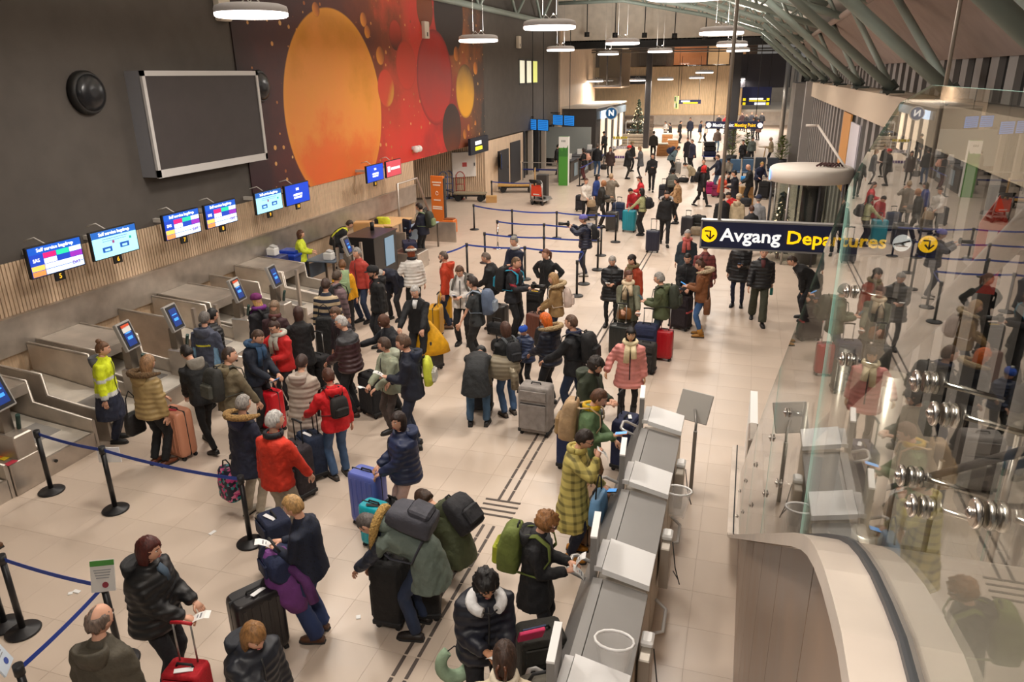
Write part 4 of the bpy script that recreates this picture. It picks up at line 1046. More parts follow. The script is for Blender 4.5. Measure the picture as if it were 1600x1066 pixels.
b = MB(); b.cyl((.1, -.5, 0), (.1, -.5, 2.3), .32, 24); b.build('core', mat('#1d1d1f', .5), t)
for k in range(3):
    a = k * 2.094 + .4
    b = MB(); b.box((.5 * math.cos(a), .5 * math.sin(a), 1.2), (1.0, .03, 2.3), rot=(0, 0, a)); b.build('wing', glass_mat('#eef2f0'), t)
b = MB(); b.box((-1.17, -.2, 2.6), (.03, .3, .3)); b.build('exit_light', SCM('#8fb6ff', 1.5), t)
b = MB()
for k in range(6): b.tube([(.1 + .1 * k, -.5 + .1 * math.sin(k), 2.9), (.25 + .1 * k, -.3, 2.97), (.4 + .08 * k, -.45, 2.9)], .03, 5)
tag(b.build('cables', mat('#4a2e2c', .7)), kind=None); bpy.data.objects['cables'].parent = t
q0, q1 = atY(1278, 196, 25.5), atY(1325, 268, 23.6)
b = MB(); b.tube([q0, q1], .04, 6); b.tube([q0, q0 + Vector((-.35, 0, .0))], .04, 6); b.tube([q1, (q1.x, q1.y, 2.85)], .03, 6)
tag(b.build('flag_pole', mat('#d8cfc6', .5)), 'thin pale pole leaning up from the revolving door roof', 'pole')

# posters on the lower facade
for (px0, px1, c, lb) in ((1318, 1330, '#d89a52', 'orange upright poster on the window wall by the revolving door'), (1331, 1345, '#d9d4dc', 'white and navy poster next to the orange one on the window wall')):
    y0 = atX(px1, 160, 2.95).y; y1 = atX(px0, 160, 2.95).y
    t = empty('facade_poster', lb, 'poster', (3.03, (y0 + y1) / 2, 3.0))
    b = MB(); b.box((0, 0, .2 if c[1] == 'd' and px0 > 1330 else 0), (.05, y1 - y0, 2.4 if px0 < 1330 else 1.6)); b.build('panel', mat(c, .6), t)
    if px0 > 1330:
        b = MB(); b.box((0, 0, -.95), (.05, y1 - y0, .8)); b.build('navy_panel', mat('#4a5275', .6), t)
p = at(1229, 240)
b = MB(); b.box((2.75, 55, 1.6), (.5, .3, 3.0), ch=.03); tag(b.build('orange_pillar', mat('#d9822f', .5, kind='camo')), 'narrow orange printed pillar at the end of the window wall', 'pillar')

t = empty('house_panel', 'narrow red house-shaped panel with white windows beyond the glass', 'panel', atX(1545, 392, 2.7), math.radians(-12))
b = MB(); b.add([(-.14, 0, -.5), (.14, 0, -.5), (.14, 0, .3), (0, 0, .62), (-.14, 0, .3), (-.14, .05, -.5), (.14, .05, -.5), (.14, .05, .3), (0, .05, .62), (-.14, .05, .3)], [(0, 1, 2, 3, 4), (9, 8, 7, 6, 5), (0, 5, 6, 1), (1, 6, 7, 2), (2, 7, 8, 3), (3, 8, 9, 4), (4, 9, 5, 0)]); b.build('body', mat('#c23a2a', .6), t)
for z in (-.2, .15):
    b = MB(); b.box((0, -.01, z), (.09, .02, .16)); b.build('window', M_WHITE, t)
b = MB(); b.box((.2, .06, .0), (.6, .03, .06)); b.build('wall_bracket', M_DGREY, t)

p = at(640, 392, .5); t = empty('weigh_ledge', 'steel weighing ledge in front of the man at the far desk', 'ledge', (p.x, p.y, 0), 0)
b = MB(); b.box((0, 0, .25), (.9, .8, .5), ch=.015); b.build('body', M_STEEL, t)
b = MB(); b.box((0, 0, .495), (.7, .6, .012)); b.build('scale_plate', M_STEELD, t)

# ================================================================== ESCALATOR AND GLASS BALUSTRADE
esc = empty('escalator', 'escalator with glass balustrade and brushed steel deck at the right', 'escalator', (0, 0, 0))
DECK = [(-1.5, 4.84), (.74, 4.84), (.83, 4.838), (.92, 4.82), (1.02, 4.795), (1.12, 4.76), (1.21, 4.72), (1.3, 4.67), (1.45, 4.575), (7.4, .62), (7.9, .32), (8.4, .22), (10.4, .22)]
def dz(y):
    for (a, za), (b_, zb) in zip(DECK[:-1], DECK[1:]):
        if a <= y <= b_: return za + (zb - za) * (y - a) / (b_ - a)
    return DECK[0][1] if y < 0 else DECK[-1][1]
def strip(x0, x1, off, th, m_, nm_, pts=DECK):
    b = MB(); rings = [[Vector((x0, y, z + off)), Vector((x1, y, z + off)), Vector((x1, y, z + off - th)), Vector((x0, y, z + off - th))] for y, z in pts]
    b.loft([list(reversed(r)) for r in rings], smooth=False); return b.build(nm_, m_, esc)
M_DECK = mat('#d3c6ba', .3, .75, 'steel')
strip(.165, .62, 0, .035, M_DECK, 'steel_deck'); strip(.228, .244, .01, .03, M_RUB, 'rubber_strip')
strip(1.62, 1.95, 0, .05, M_DECK, 'steel_deck')
# side cladding panels with open joints
ys = [-1.5, -.3, .9, 2.1, 3.1, 4.1, 5.1, 6.1, 7.1, 8.3]
for y0, y1 in zip(ys[:-1], ys[1:]):
    pr = [y0 + .006] + [y for y, z in DECK if y0 + .02 < y < y1 - .02] + [y1 - .006]
    top = [(y, dz(y) - .04) for y in pr]; n_ = len(top)
    vs = [(.31, y, z) for y, z in top] + [(.31, y, 0.02) for y, z in top] + [(.35, y, z) for y, z in top] + [(.35, y, 0.02) for y, z in top]; fs = []
    for i in range(n_ - 1):
        fs += [(i, i + 1, n_ + i + 1, n_ + i), (2 * n_ + i + 1, 2 * n_ + i, 3 * n_ + i, 3 * n_ + i + 1)]
    fs += [(0, n_, 3 * n_, 2 * n_), (n_ - 1, 3 * n_ - 1, 4 * n_ - 1, 2 * n_ - 1)]
    b = MB(); b.add(vs, fs); b.build('cladding_panel', mat('#8f7865', .32, .25, 'steel'), esc)
# steps
for k in range(20):
    y = 1.2 + k * .34; z = dz(y + .25) - .12
    b = MB(); b.box((1.12, y, z - .1), (.96, .34, .2)); 
    for j in range(24): b.box((  .67 + j * .038, y, z + .004), (.016, .33, .012), 1)
    b.build('step', [mat('#5b5a58', .4, .5), mat('#c6c1b8', .35, .7)], esc)
b = MB(); b.box((1.12, -.2, 4.66), (.96, 2.4, .1))
for j in range(30): b.box((.66 + j * .031, .4, 4.716), (.012, 1.1, .012), 1)
b.build('landing_plate', [mat('#8b8a86', .35, .7), mat('#c6c1b8', .35, .7)], esc)
b = MB(); b.box((1.12, 9.4, .1), (1.0, 2.0, .2)); b.build('lower_landing', mat('#9c9992', .35, .7), esc)
# lower newel boxes with slots
for x in (.38, .56):
    b = MB(); b.box((x, 8.9, .62), (.12, .5, 1.2), ch=.02); b.build('newel_box', M_STEEL, esc)
    b = MB(); b.box((x, 8.64, .95), (.05, .02, .2), ch=.005); b.build('slot', M_BLACK, esc)
    b = MB(); b.cyl((x - .04, 8.62, .72), (x + .04, 8.62, .72), .015, 8); b.build('latch', M_CHROME, esc)
b = MB(); b.box((.4, 9.9, .55), (.1, 1.4, 1.0)); b.build('newel_panel', M_WHITE, esc)
# outer glass, five panes
TOP = [(-1.2, 5.48), (1.2, 5.48), (1.41, 5.45), (1.7, 5.34), (1.88, 5.26), (2.23, 5.03), (2.5, 4.84), (2.83, 4.6), (4.01, 3.8), (6.08, 2.36), (7.25, 1.55), (7.6, 1.3)]
def tz(y):
    for (a, za), (b_, zb) in zip(TOP[:-1], TOP[1:]):
        if a <= y <= b_: return za + (zb - za) * (y - a) / (b_ - a)
    return TOP[-1][1]
M_EDGE = mat('#86ab9f', .2, spec=.6)
def pane(X, y0, y1, lower=.004, tintc='#f8faf8'):
    ysx = sorted(set([y0, y1] + [y for y, z in TOP + DECK if y0 + .03 < y < y1 - .03])); n_ = len(ysx); th = .003
    vs = [(X - th, y, tz(y)) for y in ysx] + [(X - th, y, dz(y) + lower) for y in ysx] + [(X + th, y, tz(y)) for y in ysx] + [(X + th, y, dz(y) + lower) for y in ysx]
    b = MB(); side = []; edge = []
    for i in range(n_ - 1):
        side += [(i, n_ + i, n_ + i + 1, i + 1), (2 * n_ + i, 2 * n_ + i + 1, 3 * n_ + i + 1, 3 * n_ + i)]
        edge += [(i, i + 1, 2 * n_ + i + 1, 2 * n_ + i), (n_ + i, 3 * n_ + i, 3 * n_ + i + 1, n_ + i + 1)]
    edge += [(0, 2 * n_, 3 * n_, n_), (n_ - 1, 2 * n_ - 1, 4 * n_ - 1, 3 * n_ - 1)]
    b.add(vs, side, 0); b.add(vs, edge, 1)
    return b.build('glass_pane', [glass_mat(tintc), M_EDGE], esc)
for y0, y1 in ((-.6, 1.9), (1.906, 3.4), (3.42, 4.9), (4.92, 6.3), (6.32, 7.6)): pane(.236, y0, y1)
for y0, y1 in ((-.6, 1.9), (1.92, 4.9), (4.92, 7.6)): pane(1.75, y0, y1)
# tubular posts on the deck and spider fittings that hold the glass
def spider(y, z, x=.22, s=1.0):
    b = MB(); r = .034 * s
    for dx in (-.014, -.003, .007): b.tube([(x + dx, y, z), (x + dx + .002, y, z), (x + dx + .005, y, z), (x + dx + .007, y, z)], [r * .85, r, r, r * .85], 20)
    b.cyl((x + .02, y, z), (x + .085, y - .01, z - .01), .009 * s, 8); b.ball((x - .015, y, z), (.004, r * .4, r * .4), 10, 6)
    b.build('spider_fitting', mat('#c9c2bc', .2, 1.0), esc)
for Y in (1.45, 2.05, 2.75, 3.4, 4.6, 5.9, 7.2):
    z = dz(Y)
    b = MB(); b.tube([(.305, Y, z - .02), (.305, Y, z + (.38 if Y < 1.6 else .62))], .021, 14); b.tube([(.305, Y, z), (.305, Y, z + .03)], .03, 14); b.build('post', mat('#d6cabd', .36, .75), esc)
    if Y > 2.7:
        for dz_ in (.25, .56): spider(Y, z + dz_, .236, .55)
        b = MB(); b.tube([(.305, Y, z + .56), (.25, Y, z + .56)], .01, 6); b.tube([(.305, Y, z + .25), (.25, Y, z + .25)], .01, 6); b.build('post_arm', M_CHROME, esc)
    b = MB(); b.tube([(1.68, Y, z - .02), (1.68, Y, z + .98)], .022, 12); b.build('post', mat('#d6cabd', .36, .75), esc)
for (px, py) in ((1332, 456), (1325, 562), (1446, 597), (1475, 648), (1422, 745), (1440, 792), (1545, 805)):
    p = atX(px, py, .236); spider(p.y, p.z, .236, .42)
b = MB(); b.tube([(.58, y, z + .85) for y, z in DECK if y < 8.3], .03, 8); b.build('handrail', mat('#2a2a2c', .4), esc)
b = MB(); b.tube([(1.66, y, z + .85) for y, z in DECK if y < 8.3], .03, 8); b.build('handrail', mat('#2a2a2c', .4), esc)

# ================================================================== PEOPLE
SKIN = {'p': '#d9a58a', 'm': '#c08a68', 't': '#a8754f', 'd': '#5a3a2a'}
PENDING = []                     # (object, extra mesh builder or None): voxel-fused at the end in one go
def bez(a, b, c, t): return a * (1 - t) ** 2 + b * 2 * t * (1 - t) + c * t * t
def ik(a, t, l1, l2, pole):
    d = t - a; L_ = d.length; mx = (l1 + l2) * .999
    if L_ > mx: d = d * (mx / L_); t = a + d; L_ = mx
    L_ = max(L_, abs(l1 - l2) + .02); n = d.normalized()
    x = (l1 * l1 - l2 * l2 + L_ * L_) / (2 * L_); h = math.sqrt(max(l1 * l1 - x * x, 0))
    p = pole - n * pole.dot(n); p = p.normalized() if p.length > 1e-6 else Vector((0, -1, 0))
    return a + n * x + p * h, t
HANDS = {  # right-hand targets (mirrored for the left): x outward, y forward, z up, in body metres
    'down': (.27, .04, .80), 'back': (.26, -.18, .84), 'fore': (.26, .26, .86), 'hold': (.07, .33, 1.14), 'low': (.10, .34, .98), 'face': (.08, .26, 1.46),
    'pocket': (.25, .09, .90), 'hip': (.20, .02, 1.0), 'pull': (.30, -.22, .92), 'push': (.22, .42, .98), 'fold': (-.05, .25, 1.16), 'side': (.40, .18, .95), 'up': (.2, .38, 1.42), 'out': (.3, .45, 1.15), 'strap': (.13, .14, 1.30)}
POSES = {
    'stand': {}, 'walk': dict(feet=((-.09, .3, 0), (.09, -.28, .02)), arms=('back', 'fore')), 'stride': dict(feet=((-.1, -.26, .03), (.1, .3, 0))),
    'sit': dict(pelvis=(0, -.12, .52), feet=((-.12, .36, 0), (.12, .36, 0)), lean=12), 'kneel': dict(pelvis=(0, 0, .5), feet=((-.12, -.3, .06), (.12, -.3, .06)), lean=35, knee=1),
    'squat': dict(pelvis=(0, -.1, .42), feet=((-.14, .08, 0), (.14, .08, 0)), lean=35), 'bend': dict(lean=80, pelvis=(0, -.14, .92)), 'bow': dict(lean=45, pelvis=(0, -.08, .93)), 'legback': dict(feet=((-.06, .05, 0), (.12, -.35, .14)))}

def person(label, head=None, face=180, foot=None, h=1.72, top=('plain', '#222', 'hip'), legs=('#1c1d22', 'mid'), shoes='#1a1a1c', hair=('short', '#3a2a1e'), pose='stand', arms=('down', 'down'),
           look=0, nod=8, skin='p', lean=None, twist=0, girth=1.0, scarf=None, hood=None, fur=None, hat=None, collar=None, near=None, trim=None, group=None, gloves=False, beard=None, glasses=False, inner=None, xy=None):
    """face: heading in degrees, 0 = down the hall, 90 = towards the windows, 180 = towards the camera"""
    s = h / 1.72
    ps = POSES[pose]
    if xy is not None: P0 = Vector((xy[0], xy[1], 0))
    elif foot is not None: P0 = at(foot[0], foot[1], 0)
    else:
        hh = h - (.1 if ps.get('pelvis') is None else (.95 - ps['pelvis'][2]) * s) if pose != 'stand' else h - .01
        P0 = at(head[0], head[1], hh); P0.z = 0
    dist = (CR @ (np.array(P0) - np.array([0, 0, H - 1])))[2]
    if near is None: near = dist < 19
    far = dist > 30
    root = empty('person', label, 'person', P0, -math.radians(face), group)
    root.scale = (s, s, s)
    LN = math.radians(ps.get('lean', 4) if lean is None else lean)
    pel = Vector(ps.get('pelvis', (0, 0, .95)))
    feet = [Vector(q) for q in ps.get('feet', ((-.1, .0, 0), (.1, .03, 0)))]
    if 'feet' not in ps and pose in ('bend', 'bow'): feet = [Vector((-.13, .0, 0)), Vector((.13, .02, 0))]
    # spine: angle grows from half the lean at the waist to the full lean at the chest
    def spine(t):          # t metres above the pelvis
        n = 6; p = pel.copy(); d = Vector((0, 0, 1))
        for i in range(n):
            a = LN * min(1, .35 + .9 * (i + .5) / n)
            d = Vector((0, math.sin(a), math.cos(a))); p = p + d * (t / n)
        return p, Vector((0, math.sin(LN), math.cos(LN))) if t > .2 else d
    def frame(t):
        # integrate with step so that rings follow the bend
        p = pel.copy(); k = 0; st = .03
        a = 0
        while k < t - 1e-6:
            q = min(st, t - k); a = LN * min(1, .3 + .7 * min(1, (k + q) / .22)); p = p + Vector((0, math.sin(a), math.cos(a))) * q; k += q
        if t <= 0: a = LN * .25
        return p, Vector((1, 0, 0)), Vector((0, math.cos(a), -math.sin(a))), Vector((0, math.sin(a), math.cos(a)))
    tw = math.radians(twist)
    def ring(t, rx, ry, n=14, off=0, drop=None):
        p, X, Y, Z = frame(max(t, 0))
        if t < 0: p = p + Vector((0, 0, t)) + Vector((0, -.10 * abs(t) * math.sin(LN), 0)); X, Y = Vector((1, 0, 0)), Vector((0, 1, 0))
        f = max(0, min(1, t / .4)); c_, s_ = math.cos(-tw * f), math.sin(-tw * f)
        X, Y = X * c_ + Y * s_, Y * c_ - X * s_
        p = p + Y * off
        out = []
        for i in range(n):
            a = 2 * PI * i / n; ca, sa = math.cos(a), math.sin(a)
            ex = 2.4
            r = (abs(ca) ** ex + abs(sa) ** ex) ** (-1 / ex)
            out.append(p + X * (rx * ca * r) + Y * (ry * sa * r))
        return out
    p_sh, X, Y, Z = frame(.425)
    c_, s_ = math.cos(-tw), math.sin(-tw); X, Y = X * c_ + Y * s_, Y * c_ - X * s_
    sh = [p_sh + X * sx * .168 * girth ** .5 + Y * .0 for sx in (-1, 1)]
    tgt = []
    for i, sx in enumerate((-1, 1)):
        a_ = arms[i] if 'arms' not in ps or arms != ('down', 'down') else ps['arms'][i]
        q = HANDS[a_] if isinstance(a_, str) else a_
        if isinstance(a_, str):
            v = Vector((q[0] * sx, q[1], q[2] - .95))
            if a_ in ('hold', 'low', 'face', 'fold', 'hip', 'up', 'strap', 'pocket') :
                pp, X0, Y0, Z0 = frame(max(v.z, 0)); tgt.append(pp + X * v.x + Y * v.y if a_ != 'pocket' else pel + v)
            elif LN > .6 and a_ in ('down', 'fore', 'push'): tgt.append(p_sh + Vector((.12 * sx, .12, -.55)))
            else: tgt.append(pel + v)
        else: tgt.append(Vector((q[0] * sx, q[1], q[2])))
    arm = []
    for i, sx in enumerate((-1, 1)):
        a_ = arms[i]; pole = Vector((1.6 * sx, -.6, -.1)) if a_ == 'hip' else Vector((.55 * sx, -1, -.55))
        e, t_ = ik(sh[i], tgt[i], .29, .27, pole); arm.append((sh[i], e, t_))
    hip = [pel + Vector((sx * .092, 0, -.05)) for sx in (-1, 1)]
    leg = []
    for i, sx in enumerate((-1, 1)):
        an = feet[i] + Vector((0, -.03 if pose != 'kneel' else 0, .085))
        k, t_ = ik(hip[i], an, .43, .43, Vector((.12 * sx, 1, -1.2 if pose == 'kneel' else .1))); leg.append((hip[i], k, t_))
    g = girth
    # ---- body, fused into one surface
    b = MB()
    b.loft([ring(t, rx * g ** .6, ry * g, 12) for t, rx, ry in ((-.1, .1, .08), (-.02, .14, .1), (.1, .13, .09), (.25, .135, .095), (.38, .145, .1), (.46, .13, .085), (.5, .07, .065))])
    pn, X_, Y_, Zn = frame(.47); nd = math.radians(nod)
    hu = (Zn * math.cos(nd * .6) + Y * math.sin(nd * .6)).normalized()
    if LN > .7: hu = (hu * .6 + Vector((0, 0, .5))).normalized() if pose == 'bow' else hu
    nk = pn + hu * .1
    b.tube([pn - Zn * .04, pn + hu * .06, nk + hu * .04], [.062, .054, .054], 10)
    for S, E, W in arm: b.tube([S, S * .5 + E * .5, E, E * .5 + W * .5, W], [.04, .04, .034, .03, .026], 8)
    for S, K, A in leg: b.tube([S + Vector((0, 0, .05)), S * .5 + K * .5, K, K * .5 + A * .5, A], [.07, .062, .04, .036, .03], 9)
    ex = MB()
    # head: crown up, face forward, turned by look
    lk = math.radians(look)
    fw = Y * math.cos(nd) - Zn * math.sin(nd); fw = (fw - hu * fw.dot(hu)).normalized()
    rt = fw.cross(hu).normalized()
    fw, rt = (fw * math.cos(lk) + rt * math.sin(lk)).normalized(), (rt * math.cos(lk) - fw * math.sin(lk)).normalized()
    hc = nk + hu * .095 + fw * .018
    def hp(x, y, z): return hc + rt * x + fw * y + hu * z
    nu, nv = (22, 18) if near else (14, 12) if not far else (10, 8)
    rings = []
    for k in range(nv + 1):
        th = PI * min(max(k / nv, .03), .97); z = -math.cos(th); r_ = math.sin(th); rg = []
        for i in range(nu):
            a = 2 * PI * i / nu + PI / 2; x, y = math.cos(a) * r_, math.sin(a) * r_
            wx = .076; wy = .098
            if z < 0: wx *= 1 - .3 * z * z; wy *= 1 - .12 * z * z
            px, py, pz = x * wx, y * wy, z * .118
            if y > 0:
                fr = y * y
                py += .022 * math.exp(-(px / .014) ** 2 - ((pz + .018) / .020) ** 2) * (y > .3)
                py -= .010 * fr * (math.exp(-((abs(px) - .032) / .014) ** 2 - ((pz - .012) / .012) ** 2))
                py += .006 * math.exp(-(px / .05) ** 2 - ((pz - .032) / .010) ** 2)
                py += .008 * math.exp(-(px / .022) ** 2 - ((pz + .058) / .014) ** 2) + .010 * math.exp(-(px / .02) ** 2 - ((pz + .098) / .016) ** 2)
            rg.append(hp(px, py, pz))
        rings.append(rg)
    ex.loft(rings, 0)
    if not far:
        HM = Matrix((rt, fw, hu)).transposed()
        for sx in (-1, 1):
            ex.ball(hp(sx * .078, -.008, -.004), (.010, .02, .032), 8, 6, 0, HM)
            if near:
                ex.ball(hp(sx * .031, .081, .013), (.013, .010, .008), 8, 5, 4); ex.ball(hp(sx * .031, .089, .013), (.006, .005, .006), 6, 4, 1)
                ex.tube([hp(sx * .016, .097, .034), hp(sx * .032, .096, .038), hp(sx * .047, .086, .033)], [.004, .005, .003], 5, 3)
        ex.tube([hp(-.024, .088, -.058), hp(-.01, .0965, -.055), hp(.01, .0965, -.055), hp(.024, .088, -.058)], [.003, .006, .006, .003], 6, 2)
    if glasses:
        for sx in (-1, 1):
            ex.tube([hp(sx * (.033 + .022 * math.cos(q)), .1, .012 + .018 * math.sin(q)) for q in [j * .7 for j in range(10)]], .003, 4, 1)
            ex.tube([hp(sx * .055, .098, .014), hp(sx * .08, .0, .014)], .003, 4, 1)
        ex.tube([hp(-.012, .104, .014), hp(.012, .104, .014)], .003, 4, 1)
    # hands
    for i, sx in enumerate((-1, 1)):
        S, E, W = arm[i]; d = (W - E).normalized(); up_ = Vector((0, 0, 1)) if abs(d.z) < .8 else Vector((0, 1, 0))
        side = d.cross(up_).normalized(); nrm = side.cross(d).normalized()
        if arms[i] in ('down', 'back', 'fore', 'pull', 'side', 'pocket'): side, nrm = nrm, -side * sx * -1
        if not far:
            ex.tube([W - d * .03, W + d * .02, W + d * .075], [(.024, .019), (.035, .018), (.038, .014)], 8, 0, True, side)
            for j, (o_, L_) in enumerate(((-.028, .062), (-.010, .075), (.010, .07), (.028, .052))):
                q0 = W + d * .068 + side * o_; cu = .5 if arms[i] not in ('down', 'back', 'fore') else .25
                q1 = q0 + (d * math.cos(cu) - nrm * math.sin(cu)) * L_ * .55; q2 = q1 + (d * math.cos(cu * 2.6) - nrm * math.sin(cu * 2.6)) * L_ * .5
                ex.tube([q0, q1, q2], [.0095, .009, .007], 5 if near else 4, 0)
            tq = side * (-sx if True else 1); b0 = W + d * .02 + tq * .028
            ex.tube([b0, b0 + d * .03 + tq * .025 - nrm * .01, b0 + d * .062 + tq * .03 - nrm * .02], [.013, .011, .008], 5 if near else 4, 0)
        else:
            ex.tube([W - d * .03, W + d * .05, W + d * .15], [(.024, .019), (.038, .018), (.02, .012)], 6, 0, True, side)
    sk = mat(SKIN.get(skin, skin), .55); hm = mat(hair[1], .55, kind='hair')
    body = b.build('body', [sk, mat('#1c1512', .3), mat('#b0645c', .5), hm, mat('#e9e4de', .3)], root)
    PENDING.append((body, ex, .03 if near else .042, 0))
    # ---- upper garment
    kind, tc, ln = top; puff = kind == 'puffer'
    ti = {'tee': .012, 'knit': .02, 'plain': .03, 'fabric': .03, 'puffer': .052, 'plaid': .03, 'stripes': .022, 'camo': .03}.get(kind, .03)
    hem = {'waist': -.06, 'hip': -.14, 'thigh': -.3, 'knee': -.5, 'calf': -.68}[ln]
    if pose in ('sit', 'squat', 'kneel'): hem = max(hem, -.16)
    prof_ = []
    t = hem
    lo = [(-.7, .26, .22), (-.5, .235, .19), (-.3, .215, .17), (-.14, .185, .14), (-.02, .17, .125), (.1, .15, .11), (.25, .156, .115), (.36, .165, .116), (.43, .145, .1), (.47, .105, .085), (.5, .078, .075), (.535, .064, .07)]
    def rad(t):
        for (a, x0, y0), (b_, x1, y1) in zip(lo[:-1], lo[1:]):
            if a <= t <= b_: f = (t - a) / (b_ - a); return x0 + (x1 - x0) * f, y0 + (y1 - y0) * f
        return lo[-1][1:]
    ts = list(np.linspace(hem, .39, 14 if puff else 9)) + [.43, .47, .5, .535]
    rr = []
    for i, t in enumerate(ts):
        rx, ry = rad(t); q = ti * (1 if t < .4 else .8 if t < .45 else .45) + (.014 * (1 if i % 2 else -.5) if puff and i < 14 else 0)
        rr.append(ring(t, rx * g ** .6 + q, ry * g + q, 16))
    b = MB(); b.loft(rr)
    sl = {'tee': .45}.get(kind, 1.0)
    for i, (S, E, W) in enumerate(arm):
        pts = []; rd = []
        wend = E + (W - E) * .98 if sl == 1 else S + (E - S) * .75
        n_ = 12 if puff else 7
        path = [S + (S - E).normalized() * .012 - X * sx * .02, S + (E - S) * .25, S + (E - S) * .6, E, E + (W - E) * .35, E + (W - E) * .7, wend] if sl == 1 else [S + (S - E).normalized() * .012 - X * sx * .02, S + (E - S) * .35, wend]
        rd = [.056, .062, .058, .053, .051, .047, .04] if sl == 1 else [.056, .062, .058]
        if puff and sl == 1:
            pp, rq = [], []
            for j in range(len(path) - 1):
                for f in (0, .5): pp.append(path[j].lerp(path[j + 1], f)); rq.append(rd[j] + (rd[j + 1] - rd[j]) * f + ti * .45 + (.007 if f else -.006))
            pp.append(path[-1]); rq.append(.048); path, rd = pp, rq
        else: rd = [q + ti * .45 for q in rd]
        b.tube(path, rd, 10)
    mk = {'tee': 'fabric', 'plain': 'fabric'}.get(kind, kind)
    tm = mat(tc, .75 if not puff else .5, kind=mk)
    jn = {'tee': 't_shirt', 'knit': 'sweater', 'stripes': 'sweater', 'puffer': 'puffer_jacket', 'plaid': 'coat'}.get(kind, 'jacket')
    jk = b.build(jn, [tm] + ([mat(q, .6, kind='fabric') for q in trim[1]] if trim else []), root)
    PENDING.append((jk, None, .014 if trim and dist < 14 else .022 if near else .036, trim[0] if trim else 0))
    if near and kind in ('plain', 'fabric', 'puffer') and not inner:
        b = MB(); zp = []
        for t in np.linspace(max(hem, -.14) + .02, .46, 9):
            rx, ry = rad(t); q_ = ring(t, rx * g ** .6 + ti, ry * g + ti, 16)[4]; zp.append(q_ + Y * .009)
        b.tube(zp, [(.009, .005)] * len(zp), 6, 0, True, X); b.build('zip', mat('#2a2a2c' if tc not in ('#16171a',) else '#555', .5), root)
    if inner:
        b = MB(); p, A_, B_, C_ = frame(.36); p2 = frame(.5)[0]
        b.tube([p + Y * (.118 * g + ti + .0), frame(.44)[0] + Y * (.105 + ti), p2 + Y * (.062 + ti * .5)], [(.03, .012), (.045, .012), (.05, .02)], 8, 0, True, X); b.build('inner_shirt', mat(inner, .8), root)
    # ---- trousers
    b = MB(); fit = {'slim': (.082, .058, .048), 'mid': (.092, .072, .062), 'wide': (.098, .088, .095)}[legs[1]]
    b.loft([ring(t, rx * g ** .6, ry * g, 12) for t, rx, ry in ((-.13, .11, .1), (-.06, .17, .125), (.0, .172, .125), (.07, .155, .112))])
    for S, K, A in leg:
        b.tube([S + Vector((0, 0, .03)), S * .6 + K * .4, K, K * .5 + A * .5, A + Vector((0, 0, .0))], [fit[0], fit[0] * .95, fit[1], (fit[1] + fit[2]) / 2, fit[2]], 10)
    lk_ = legs[2] if len(legs) > 2 else 'fabric'
    tr = b.build('trousers', mat(legs[0], .8, kind=lk_), root); PENDING.append((tr, None, .022 if near else .036, 0))
    # ---- shoes
    for i, sx in enumerate((-1, 1)):
        A = leg[i][2]; b = MB(); pit = 0
        if pose == 'kneel': dirv = Vector((0, -.25, -.97))
        else: dirv = Vector((.12 * sx, 1, -.25 if feet[i].z > .01 else 0)).normalized()
        upv = Vector((0, 0, 1)) if pose != 'kneel' else Vector((0, -1, 0)); sd = dirv.cross(upv).normalized()
        base = A - upv * .083 - dirv * .07
        for (z0, z1, mi, gr) in ((0, .022, 1, 1.06), (.022, .07, 0, 1.0)):
            rg = []
            for L_, wd, hh in ((0, .028, .8), (.03, .036, 1), (.1, .038, 1.25 if mi == 0 else 1), (.17, .044, .95), (.23, .04, .7), (.265, .02, .5)):
                p = base + dirv * (L_ * gr - (gr - 1) * .1); top_ = z0 + (z1 - z0) * (hh if mi == 0 else 1)
                rg.append([p - sd * wd * gr + upv * z0, p + sd * wd * gr + upv * z0, p + sd * wd * gr * .85 + upv * top_, p - sd * wd * gr * .85 + upv * top_])
            b.loft(rg, mi)
        bt = shoes if isinstance(shoes, tuple) else (shoes, 0)
        if bt[1]: b.tube([A - upv * .02, A + (leg[i][1] - A).normalized() * bt[1]], [.055, .058], 10)
        b.build('shoe', [mat(bt[0], .5), mat('#2a2a2a' if bt[0] != '#e8e8e8' else '#ddd', .7)], root)
    # ---- hair
    hs, hcol = hair
    if hs != 'none':
        b = MB(); L_ = {'short': .9, 'curly': 1.05, 'bob': 1.55, 'long': 3.1, 'bun': 1.0, 'pony': 1.0, 'bald': .9, 'crop': .85}[hs]
        nu, nv = (26, 18) if near else (16, 12) if not far else (12, 9)
        rr = np.random.default_rng(int(abs(P0.x * 977 + P0.y * 131)) % 99991); rings = []
        grow = {'short': .012, 'crop': .005, 'curly': .022, 'bob': .016, 'long': .016, 'bun': .01, 'pony': .008, 'bald': .008}[hs]; ns = {'curly': .014, 'short': .004, 'long': .005, 'bob': .004}.get(hs, .003)
